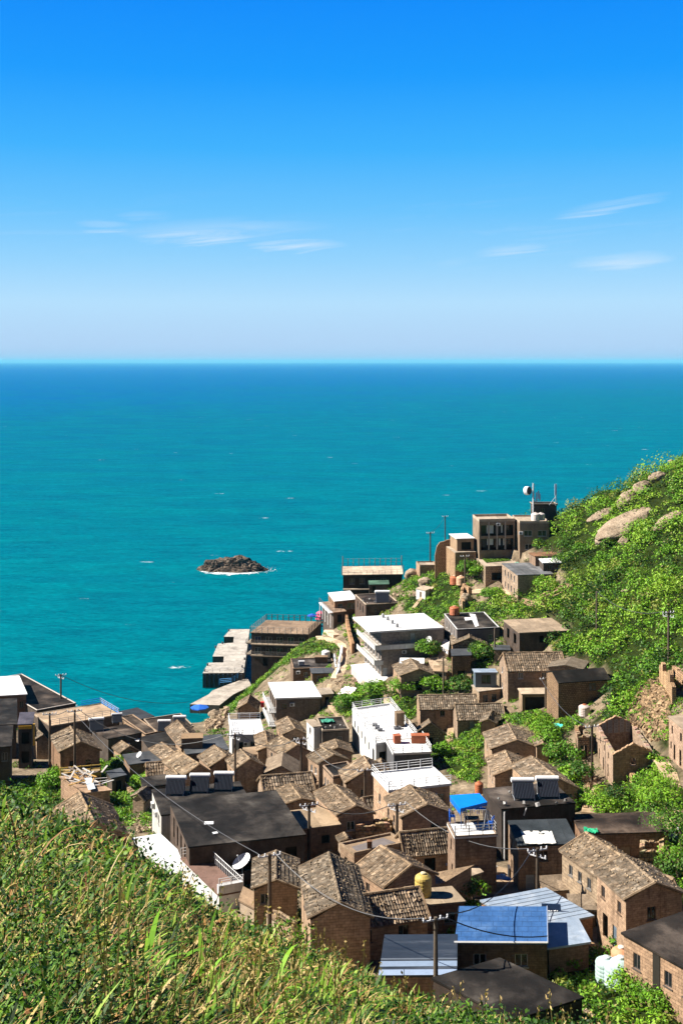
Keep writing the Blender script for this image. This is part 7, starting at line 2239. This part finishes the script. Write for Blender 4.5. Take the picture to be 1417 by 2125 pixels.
def clumps(centres, radii, tones, per=26.0, leaf=0.34, flat_=0.75, cap=420):
    """leaf domes: every dome a shell of leaves over a loose inside"""
    V, C = [], []
    for (x, y, z), r, tn in zip(centres, radii, tones):
        n = int(min(cap, per * r * r * 4)) + 8
        d = rng.normal(size=(n, 3))
        d[:, 2] = np.abs(d[:, 2]) * 0.9 + 0.02
        d /= np.linalg.norm(d, axis=1, keepdims=True)
        lump = 1 + 0.22 * np.sin(d[:, 0] * 5.1 + x) * np.cos(d[:, 1] * 4.3 + y)
        rad = r * lump * rng.uniform(0.55, 1.05, n) ** 0.6
        p = np.array([x, y, z]) + d * rad[:, None] * np.array([1, 1, flat_])
        nr = d + rng.normal(scale=0.55, size=(n, 3)) + np.array([0, 0, 0.25])
        nr /= np.linalg.norm(nr, axis=1, keepdims=True)
        s = leaf * rng.uniform(0.6, 1.4, n)
        V.append(leaf_quads(p, nr, s))
        k_ = rng.uniform(0.65, 1.3, n)[:, None]
        c = np.array(tn)[None] * k_
        yl = rng.random(n) < 0.06
        c[yl] = np.array([0.20, 0.18, 0.05]) * k_[yl]
        C.append(c)
    return np.concatenate(V), np.concatenate(C)


TONES = [(0.14, 0.30, 0.018), (0.09, 0.215, 0.014), (0.20, 0.38, 0.024), (0.05, 0.125, 0.012), (0.22, 0.36, 0.03), (0.025, 0.065, 0.009), (0.24, 0.27, 0.05)]
TW = np.array([0.26, 0.24, 0.16, 0.12, 0.12, 0.06, 0.04])
bpos = [(Vector(o.location), sz) for o, sz in BOULD]


def scatter(n, x0, x1, y0, y1, polys, grow=0.6):
    x, y = rng.uniform(x0, x1, n), rng.uniform(y0, y1, n)
    z = bil(ZD, x, y)
    px, py = proj(x, y, z)
    k_ = np.zeros(n, bool)
    for p in polys:
        k_ |= poly_mask(px, py, p)
    k_ &= ~in_foot(x, y, grow) & (z > 0.5)
    for b, sz in bpos:
        k_ &= ((x - b.x) / (sz[0] * 0.85)) ** 2 + ((y - b.y) / (sz[1] * 0.85)) ** 2 > 1
    return x[k_], y[k_], z[k_]


x, y, z = scatter(6600, 20, 150, 130, 330, [HILL], 0.25)
r = 0.7 + 1.9 * rng.beta(1.5, 2.6, len(x))
rise_ = rng.uniform(-0.2, 0.25, len(x))
big = rng.random(len(x)) < 0.13
r[big] *= 1.9
rise_[big] += 0.3
# tone drifts over the hill in patches
tn_i = []
for a, b in zip(x, y):
    q = mnoise.noise(Vector((a * 0.06, b * 0.06, 0))) + 0.7 * mnoise.noise(Vector((a * 0.25, b * 0.25, 3)))
    w = TW * np.exp(np.array([0, -q, 1.5 * q, -2 * q, 2 * q, -2.5 * q, 0.5]) * 1.9)
    tn_i.append(rng.choice(7, p=w / w.sum()))
tall = 1 + 0.8 * np.array([mnoise.noise(Vector((a * 0.16, b * 0.16, 7))) for a, b in zip(x, y)])
V, C = clumps(np.stack([x, y, z + rise_ + np.maximum(tall - 1, 0) * r], 1), r, [TONES[i] for i in tn_i], per=9.5, leaf=0.44, cap=200, flat_=0.95)
o = quads_object('hillside_shrubs', V, C, 'leaf')
o['kind'] = 'stuff'
print('hill leaves', len(V), 'domes', len(x))
x, y, z = scatter(52000, -75, 120, 70, 300, GREEN, 0.3)
r = rng.uniform(0.35, 1.0, len(x))
tn_i = rng.choice(7, size=len(x), p=TW)
sc_ = np.clip(y / 160, 0.5, 1.2)
V, C = clumps(np.stack([x, y, z], 1), r, [TONES[i] for i in tn_i], per=16, leaf=0.32, cap=60)
o = quads_object('undergrowth', V, C, 'leaf')
o['kind'] = 'stuff'
print('undergrowth leaves', len(V))


xw, yw = rng.uniform(-85, 110, 60000), rng.uniform(72, 300, 60000)
zw = bil(ZD, xw, yw)
pxw, pyw = proj(xw, yw, zw)
den = np.array([mnoise.noise(Vector((a * 0.10, b * 0.10, 20))) + 0.6 * mnoise.noise(Vector((a * 0.35, b * 0.35, 5))) for a, b in zip(xw, yw)])
bank = (pxw > 640) & (pyw > 1160) & (pyw < 1500)
k_ = (zw > 1.5) & ~in_foot(xw, yw, 0.2) & (rng.random(len(xw)) < np.where(bank, np.clip(0.62 + den * 1.5, 0.05, 1), np.clip(0.16 + den * 1.1, 0, 0.8)))
k_ &= (shoulder(xw, yw) < zw)
PM = np.zeros(len(xw), bool)
for pts, wd_ in PATHS:
    for a, b in zip(pts, pts[1:]):
        dx_, dy_ = b.x - a.x, b.y - a.y
        L2 = dx_ * dx_ + dy_ * dy_ + 1e-6
        tt_ = np.clip(((xw - a.x) * dx_ + (yw - a.y) * dy_) / L2, 0, 1)
        PM |= np.hypot(xw - a.x - dx_ * tt_, yw - a.y - dy_ * tt_) < wd_ * 0.5 + 0.1
k_ &= ~PM
xw, yw, zw = xw[k_], yw[k_], zw[k_]
V, C = clumps(np.stack([xw, yw, zw], 1), rng.uniform(0.25, 0.75, len(xw)), [TONES[i] for i in rng.choice(7, size=len(xw), p=np.array([0.2, 0.22, 0.1, 0.18, 0.1, 0.08, 0.12]))], per=14, leaf=0.30, cap=34)
o = quads_object('weeds', V, C, 'leaf')
o['kind'] = 'stuff'
print('weed leaves', len(V))


# ---- single bushes and trees one can tell apart
def bush(fr, p, r, label, tone=0, hgt=None, name='bush', cat='bush', n=5, loc=None, leaf=None, group='bushes between the houses'):
    b = hit(fr, p) if loc is None else Vector(loc)
    T = thing(name, b, label, cat, group)
    hgt = hgt or r * 0.9
    cs, rs, ts = [], [], []
    for i in range(n):
        a = 2 * math.pi * i / n + random.uniform(-0.4, 0.4)
        q = r * random.uniform(0.35, 0.75) * (0 if i == 0 else 1)
        cs.append((b.x + q * math.cos(a), b.y + q * math.sin(a), b.z + hgt * random.uniform(0.25, 0.6)))
        rs.append(r * random.uniform(0.5, 0.75))
        ts.append(TONES[tone] if random.random() < 0.7 else TONES[random.choice([0, 1, 2, 3])])
    lf = leaf or (0.26 if b.y < 150 else 0.38)
    V, C = clumps(cs, rs, ts, per=40, leaf=lf, flat_=0.95, cap=420)
    V = V - np.array(tuple(b))
    o = quads_object('crown', V, C, 'leaf')
    o.parent = T
    mb = MB()
    mb.bar(b - UP * 0.4, b + UP * hgt * 0.6, 0.09 * r, 6, (0.16, 0.11, 0.07), 0.04 * r)
    for i in range(4):
        a = 1.6 * i + 0.5
        mb.bar(b + UP * hgt * 0.25, b + Vector((math.cos(a) * r * 0.6, math.sin(a) * r * 0.6, hgt * 0.8)), 0.045 * r, 5, (0.16, 0.11, 0.07), 0.02 * r)
    mb.build('trunk', 'timber', T)


for a in (('M', (1180, 1370), 3.0, 'big bright round bush below the roofless house gable', 2, 3.6, 9), ('M', (1290, 1430), 2.3, 'dense bush right of the big bright bush by the right path', 0, 2.8, 7), ('M', (810, 1370), 2.0, 'dark shaded bush beside the stone stair', 5, 2.2, 6), ('M', (690, 1430), 2.2, 'bright low bush at the foot of the stone stair', 2, 1.6, 5),
          ('M', (440, 1410), 2.2, 'bush at the bottom corner of the hedge by the stair', 1, 2.4, 5), ('M', (440, 1180), 2.4, 'narrow bush on the hedge bank left of the ruin pole', 3, 3.0, 5), ('M', (330, 980), 2.4, 'thick bush in the hedge above the twin tiled houses', 1, 2.8, 5), ('M', (180, 900), 2.3, 'dark bush behind the lone gable house', 3, 2.6, 5),
          ('M', (180, 780), 2.2, 'round bush above the lone gable house', 0, 2.4, 5), ('M', (1170, 1000), 1.1, 'bush climbing the right side of the roofless house', 0, 1.8, 4),
          ('F', (1400, 640), 3.4, 'tall dark ivy mass at the right edge beside the ruin', 3, 5.0, 7), ('F', (1380, 830), 2.6, 'dark bush at the right edge over the side annex', 3, 3.6, 5), ('F', (60, 955), 1.7, 'dark bush at the left end of the pale metal roof', 3, 2.2, 5), ('H', (395, 330), 1.6, 'bright bush between the dark sheet roof and the blue roof', 0, 1.8, 4),
          ('O', (960, 960), 2.0, 'leafy bush in front of the nearest brick house', 0, 2.2, 6), ('O', (1090, 920), 1.7, 'light green bush under the near brick wall', 2, 1.9, 5), ('O', (1250, 1050), 2.0, 'low spreading bush at the lower right corner', 0, 1.6, 6), ('O', (700, 640), 1.4, 'small bush behind the white plastic tanks', 1, 1.6, 4), ('O', (330, 640), 1.5, 'bush at the corner of the bright blue house', 1, 1.6, 4),
          ('O', (810, 520), 0.9, 'potted shrub at the alley corner of the near brick house', 1, 1.4, 4), ('D', (1180, 430), 1.8, 'bush right of the ivy ruin', 0, 2.0, 5), ('D', (1300, 470), 1.8, 'bush beside the gully path', 0, 1.8, 5), ('D', (1060, 100), 2.4, 'large leafy bush below the small gable by the guesthouse', 0, 2.6, 6), ('D', (1250, 90), 2.2, 'bush at the corner of the small gable house', 0, 2.4, 5),
          ('D', (900, 130), 2.6, 'dense bush on the green bank below the patio', 0, 2.4, 6), ('D', (760, 190), 2.4, 'dense bush low on the green bank above the junk roof', 1, 2.0, 6), ('K', (1120, 1000), 2.4, 'tall shrub between the guesthouse and the stone steps', 0, 4.2, 6), ('J', (1085, 970), 2.4, 'round shrub at the foot of the streaked roof house', 0, 2.4, 6), ('J', (640, 1050), 2.6, 'dark shrub clump under the headland path', 3, 2.6, 6),
          ('J', (450, 850), 2.4, 'ivy thicket on the terrace wall', 1, 5.0, 6), ('J', (520, 880), 1.8, 'ivy hanging at the near corner of the terrace wall', 0, 4.0, 5), ('E', (270, 410), 2.4, 'shrub below the rimmed stone gable', 3, 3.0, 5), ('E', (150, 590), 2.2, 'dark shrub row under the stilt hut', 3, 2.0, 5), ('E', (555, 545), 1.6, 'bush at the corner of the long striped roof house', 0, 2.0, 4),
          ('I', (310, 340), 1.8, 'garden bush beside the triangular hut', 1, 2.2, 5), ('I', (280, 225), 2.0, 'bright sprawling garden bush under the ivy house', 2, 1.8, 5), ('I', (200, 120), 2.4, 'ivy mound at the left end of the ivy house', 1, 2.8, 6), ('I', (500, 120), 1.6, 'ivy mound at the right end of the ivy house', 3, 2.6, 5), ('I', (820, 745), 1.6, 'shaded bush beside the big satellite dish', 3, 2.2, 5),
          ('I', (1170, 1010), 1.5, 'leafy shrub before the dish gable house', 0, 2.2, 5), ('I', (1310, 1100), 1.3, 'fan leaved shrub before the big pale tile roof', 1, 1.6, 5), ('L', (600, 610), 1.6, 'small shrub behind the left gable roof', 1, 1.8, 4), ('L', (560, 1210), 2.4, 'leafy bush right of the thick dark pole', 0, 2.4, 6), ('L', (1190, 1080), 2.4, 'dark bush in the garden beside the scrap shed', 3, 3.2, 6)):
    bush(a[0], a[1], a[2], a[3], a[4], a[5], n=a[6])

# ---- rubble slide on the right, garden litter
def rubble(fr, poly, n, r0, r1, name, mat='rock', lift=0.0, tint=(1, 1, 1)):
    mb = MB()
    xs = [p[0] for p in poly]
    ys = [p[1] for p in poly]
    cnt = 0
    while cnt < n:
        q = (random.uniform(min(xs), max(xs)), random.uniform(min(ys), max(ys)))
        if not poly_mask(np.array([q[0]]), np.array([q[1]]), poly)[0]:
            continue
        p = hit(fr, q)
        k_ = random.uniform(0.55, 1.35)
        mb.stone(p + UP * (random.uniform(0, 0.25) + lift), random.uniform(r0, r1), (k_ * tint[0], k_ * tint[1] * 0.97, k_ * tint[2] * 0.92), random.uniform(0.4, 0.9))
        cnt += 1
    o = mb.build(name, mat)
    o['kind'] = 'stuff'


rubble('M', [(1190, 200), (1080, 260), (920, 460), (900, 600), (1040, 680), (1120, 800), (1260, 780), (1300, 500), (1280, 380)], 1100, 0.12, 0.45, 'rubble_slide', tint=(0.9, 0.82, 0.7))
rubble('K', [(1190, 60), (1320, 100), (1380, 200), (1250, 190), (1180, 160)], 260, 0.15, 0.6, 'headland_rubble')
rubble('K', [(740, 390), (860, 380), (1010, 420), (900, 450), (780, 420)], 160, 0.15, 0.5, 'bank_rubble')
rubble('I', [(210, 400), (300, 400), (340, 480), (260, 500)], 200, 0.1, 0.3, 'garden_rubble')
rubble('B', [(120, 860), (200, 800), (260, 760), (210, 860), (180, 920), (110, 920)], 240, 0.2, 0.7, 'shore_rubble')
rubble('F', [(20, 780), (70, 830), (160, 890), (60, 880), (0, 840)], 120, 0.1, 0.3, 'court_rubble')
rubble('K', [(250, 1230), (420, 1180), (440, 1300), (300, 1300)], 160, 0.15, 0.4, 'gully_rubble')
rubble('O', [(430, 1110), (560, 1070), (600, 1140), (450, 1180)], 90, 0.1, 0.25, 'slope_rubble')

# ---- lawn on the terrace, tall grass on the photographer's slope
n = 2600
f, g = rng.random(n), rng.random(n)
L4 = [np.array(tuple(p)) for p in LAWN]
base = (L4[0] * (1 - f)[:, None] + L4[1] * f[:, None]) * (1 - g)[:, None] + (L4[3] * (1 - f)[:, None] + L4[2] * f[:, None]) * g[:, None] + np.array([0, 0, 0.12])
nr = rng.normal(scale=0.5, size=(n, 3)) + np.array([0, 0, 1])
nr /= np.linalg.norm(nr, axis=1, keepdims=True)
o = quads_object('lawn_grass', leaf_quads(base, nr, rng.uniform(0.2, 0.45, n)), np.array([0.10, 0.19, 0.02])[None] * rng.uniform(0.6, 1.4, n)[:, None], 'leaf')
o['kind'] = 'stuff'


def sample_slope(n, px0=-80, px1=1330, extra=2.5):
    """ground points of the near slope, thinning with distance"""
    px = rng.uniform(px0, px1, n)
    sc = (np.interp(px, CRX, CRY) - HY) / F
    yc = np.interp(px, CRX, CRD)
    s = rng.uniform(0, 1, n) * (0.66 - sc) + sc
    a = sc - 3.2 / yc
    b = 1.6 / yc ** 2
    q = np.maximum((a - s) ** 2 - 4 * b * 1.6, 0)
    Y = ((s - a) - np.sqrt(q)) / (2 * b)
    Y = np.minimum(Y, yc) + rng.uniform(-0.5, extra, n) * (Y > yc * 0.6)
    Y = np.maximum(Y, 2.6)
    x = (px - CX) / F * Y
    return x, Y, bil(ZS, x, Y) if False else shoulder(x, Y)


def blades(x, y, z, length, width, lean, droop, col, nseg=5):
    """arching strap leaves: a bent ribbon per blade, folded a little along its rib"""
    n = len(x)
    az_ = rng.uniform(0, 2 * np.pi, n)
    dx, dy = np.cos(az_), np.sin(az_)
    sx, sy = -dy, dx
    V, C = [], []
    P = np.stack([x, y, z], 1)
    ang = lean.copy()
    wprev = width * 0.7
    cur = P.copy()
    for k_ in range(nseg):
        st = length / nseg
        nxt = cur + np.stack([dx * np.sin(ang), dy * np.sin(ang), np.cos(ang)], 1) * st[:, None]
        ang = ang + droop / nseg * (0.6 + k_ * 0.35)
        wn = width * (1.0 if k_ < nseg - 2 else 0.62) if k_ < nseg - 1 else width * 0.06
        a = np.stack([sx, sy, np.zeros(n)], 1)
        V.append(np.stack([cur - a * wprev[:, None] / 2, cur + a * wprev[:, None] / 2, nxt + a * wn[:, None] / 2, nxt - a * wn[:, None] / 2], 1))
        C.append(col * (0.85 + 0.3 * k_ / nseg))
        cur, wprev = nxt, wn
    return np.concatenate(V), np.concatenate(C)


def patch(x, y, s, seed):
    return np.array([mnoise.noise(Vector((a * s, b * s, seed))) for a, b in zip(x, y)])


GREENS = np.array([(0.065, 0.155, 0.008), (0.13, 0.24, 0.015), (0.035, 0.095, 0.007), (0.24, 0.34, 0.05), (0.016, 0.042, 0.006)])
STRAWS = np.array([(0.46, 0.34, 0.13), (0.54, 0.40, 0.18), (0.38, 0.20, 0.07), (0.34, 0.27, 0.07), (0.24, 0.11, 0.045)])


def tufts(nt, per, lmin, lmax, wmin, wmax, straw_bias, spread=0.10):
    """fountains of arching leaves from one root each"""
    x, y, z = sample_slope(nt)
    pt_ = patch(x, y, 0.45, 1.0)
    st_ = rng.random(nt) < np.clip(straw_bias + 0.9 * pt_, 0.03, 0.85)
    ci = rng.choice(5, nt, p=[0.3, 0.24, 0.22, 0.12, 0.12])
    si = rng.choice(5, nt, p=[0.3, 0.2, 0.2, 0.15, 0.15])
    size = rng.uniform(lmin, lmax, nt)
    rp = lambda a: np.repeat(a, per, axis=0)
    n = nt * per
    mixed = rp(st_) ^ (rng.random(n) < 0.14)
    col = np.where(mixed[:, None], STRAWS[rp(si)], GREENS[rp(ci)]) * rng.uniform(0.7, 1.25, n)[:, None]
    xx = rp(x) + rng.normal(scale=spread, size=n)
    yy = rp(y) + rng.normal(scale=spread, size=n)
    zz = shoulder(xx, yy) - 0.03
    ln = rp(size) * rng.uniform(0.6, 1.15, n)
    wd = rng.uniform(wmin, wmax, n) * np.where(mixed, 0.65, 1.0) * np.clip(yy / 14, 0.7, 1.7)
    return blades(xx, yy, zz, ln, wd, rng.uniform(0.05, 0.75, n), rng.uniform(0.5, 2.6, n), col)


parts = [tufts(4300, 8, 0.20, 0.52, 0.020, 0.042, 0.26), tufts(1500, 9, 0.30, 0.65, 0.026, 0.052, 0.04, 0.06), tufts(2600, 6, 0.28, 0.62, 0.007, 0.016, 0.82, 0.05)]
o = quads_object('tall_grass', np.concatenate([p[0] for p in parts]), np.concatenate([p[1] for p in parts]), 'leaf')
o['kind'] = 'stuff'
print('grass quads', sum(len(p[0]) for p in parts))
# tan seed heads on thin stalks
NS = 700
x, y, z = sample_slope(NS)
k_ = patch(x, y, 0.45, 1.0) > -0.12
x, y, z = x[k_], y[k_], z[k_]
hh = rng.uniform(0.45, 0.95, len(x))
tp = np.stack([x + rng.normal(scale=0.12, size=len(x)), y + rng.normal(scale=0.12, size=len(x)), z + hh], 1)
V, C = [], []
for q in range(7):
    c = tp - np.array([0, 0, 1]) * (0.035 * q) + rng.normal(scale=0.02, size=tp.shape)
    nr = rng.normal(size=tp.shape)
    nr[:, 2] *= 0.3
    nr /= np.linalg.norm(nr, axis=1, keepdims=True)
    V.append(leaf_quads(c, nr, rng.uniform(0.03, 0.075, len(x)) * np.clip(y / 14, 0.7, 1.4), 0.45))
    C.append(np.array([0.46, 0.33, 0.14])[None] * rng.uniform(0.6, 1.4, len(x))[:, None])
b0_ = np.stack([x, y, z], 1)
sd_ = np.array([0.006, 0, 0])[None] * np.clip(y / 12, 0.8, 2.0)[:, None]
V.append(np.stack([b0_ - sd_, b0_ + sd_, tp + sd_ * 0.5, tp - sd_ * 0.5], 1))
C.append(np.tile(np.array([[0.34, 0.27, 0.10]]), (len(x), 1)))
o = quads_object('seed_heads', np.concatenate(V), np.concatenate(C), 'leaf')
o['kind'] = 'stuff'
# low leafy weeds between the blades, thickest on the left
NW = 60000
x, y, z = sample_slope(NW)
lft = np.clip(-(x / np.maximum(y, 1)) * 3.2 - 0.35, 0, 0.9)
pt_ = patch(x, y, 0.3, 9.0) + lft
keep = rng.random(NW) < np.clip(0.10 + pt_ * 1.1, 0.02, 0.8)
x, y, z, pt_ = x[keep], y[keep], z[keep], pt_[keep]
hh = rng.uniform(0.0, 0.5, len(x)) * (1 + np.clip(pt_, 0, 0.6))
nr = rng.normal(scale=0.7, size=(len(x), 3)) + np.array([0, 0, 0.8])
nr /= np.linalg.norm(nr, axis=1, keepdims=True)
wc_ = np.array([(0.025, 0.07, 0.008), (0.05, 0.125, 0.011), (0.014, 0.038, 0.006)])[rng.choice(3, len(x))] * rng.uniform(0.7, 1.4, len(x))[:, None]
V = leaf_quads(np.stack([x, y, z + hh], 1), nr, rng.uniform(0.05, 0.11, len(x)) * np.clip(y / 20, 0.3, 1.7), 0.6)
o = quads_object('leafy_weeds', V, wc_, 'leaf')
o['kind'] = 'stuff'


def at_slope(px, py):
    """ground point of the near slope under a photo point"""
    Y = np.arange(3.0, 60, 0.05)
    x = (px - CX) / F * Y
    dz = HC - (py - HY) / F * Y - shoulder(x, Y)
    i = np.nonzero(dz <= 0)[0]
    i = int(i[0]) if len(i) else len(Y) - 1
    return Vector((float(x[i]), float(Y[i]), float(shoulder(x[i], Y[i]))))


for (px, py), r_, hg, tn, lab in (((20, 1810), 0.55, 0.42, 5, 'dark leafy shrub at the left edge of the grassy slope'), ((70, 1880), 0.42, 0.34, 3, 'dark low shrub under the left edge shrub on the grassy slope'), ((130, 1770), 0.45, 0.36, 5, 'shaded shrub high on the left of the grassy slope'),
                                  ((600, 1985), 0.7, 0.6, 1, 'leafy shrub on the brow of the slope before the dish house'), ((30, 1700), 0.6, 0.45, 1, 'green shrub on the brow at the far left'), ((380, 2040), 0.35, 0.25, 3, 'low dark weed clump amid the tall grass')):
    b = at_slope(px, py)
    bush('Z', (px, py), r_, lab, tn, hg, n=6, loc=b, leaf=0.004 * b.y + 0.012, group='shrubs on the grassy slope')


def reeds(px, py, n, l0, l1, w, cols, label, cat='reed clump', lean=0.5, droop=2.0, spread=0.035):
    b = at_slope(px, py)
    k_ = min(1.0, b.y / 14) if px < 250 else min(1.1, 0.65 + b.y / 25)
    l0, l1, w = l0 * k_ * 0.85, l1 * k_ * 0.85, w * k_
    xx, yy = b.x + rng.normal(scale=spread, size=n), b.y + rng.normal(scale=spread, size=n)
    zz = shoulder(xx, yy) - 0.03
    c = np.array(cols)[rng.choice(len(cols), n)] * rng.uniform(0.75, 1.2, n)[:, None]
    V, C = blades(xx, yy, zz, rng.uniform(l0, l1, n), rng.uniform(w * 0.7, w * 1.2, n), rng.uniform(0.02, lean, n), rng.uniform(0.4, droop, n), c, 7)
    o = quads_object('reed_clump', V - np.array(tuple(b)), C, 'leaf')
    o.location = b
    tag(o, label, cat, 'reed clumps close to the camera')


RG, RS = [(0.14, 0.30, 0.02), (0.20, 0.38, 0.03), (0.09, 0.20, 0.015)], [(0.42, 0.30, 0.13), (0.24, 0.12, 0.05), (0.5, 0.38, 0.18)]
for a in ((1075, 2150, 14, 0.7, 1.25, 0.05, RG, 'broad green reeds arching before the near black roof'), (990, 2150, 9, 0.6, 1.0, 0.045, RG, 'smaller green reed clump left of the arching reeds'), (1150, 2165, 10, 0.7, 1.2, 0.028, RS + RG, 'thin straw and green reeds at the bottom right of the grass'),
          (60, 2060, 14, 0.7, 1.2, 0.04, RG, 'tall green reeds at the lower left corner'), (130, 2040, 12, 0.7, 1.3, 0.018, RS, 'dry brown stalks at the lower left'), (300, 2090, 16, 0.5, 0.9, 0.04, RG, 'bright reed clump at the bottom left of centre'), (420, 2110, 16, 0.5, 0.95, 0.042, RG, 'bright reed clump at the bottom centre'),
          (560, 2100, 14, 0.5, 0.9, 0.04, RG, 'bright reed clump at the bottom right of centre'), (200, 1930, 10, 0.8, 1.3, 0.02, RS, 'dry stalks rising in the middle of the slope'), (60, 1850, 8, 0.9, 1.4, 0.03, RS, 'long dry leaves arching before the dark shrub'), (680, 2090, 12, 0.5, 0.9, 0.04, RG, 'reed clump under the speckled tile roof'), (20, 1960, 12, 0.8, 1.4, 0.05, RG, 'wide dark green reeds at the left edge')):
    reeds(*a)
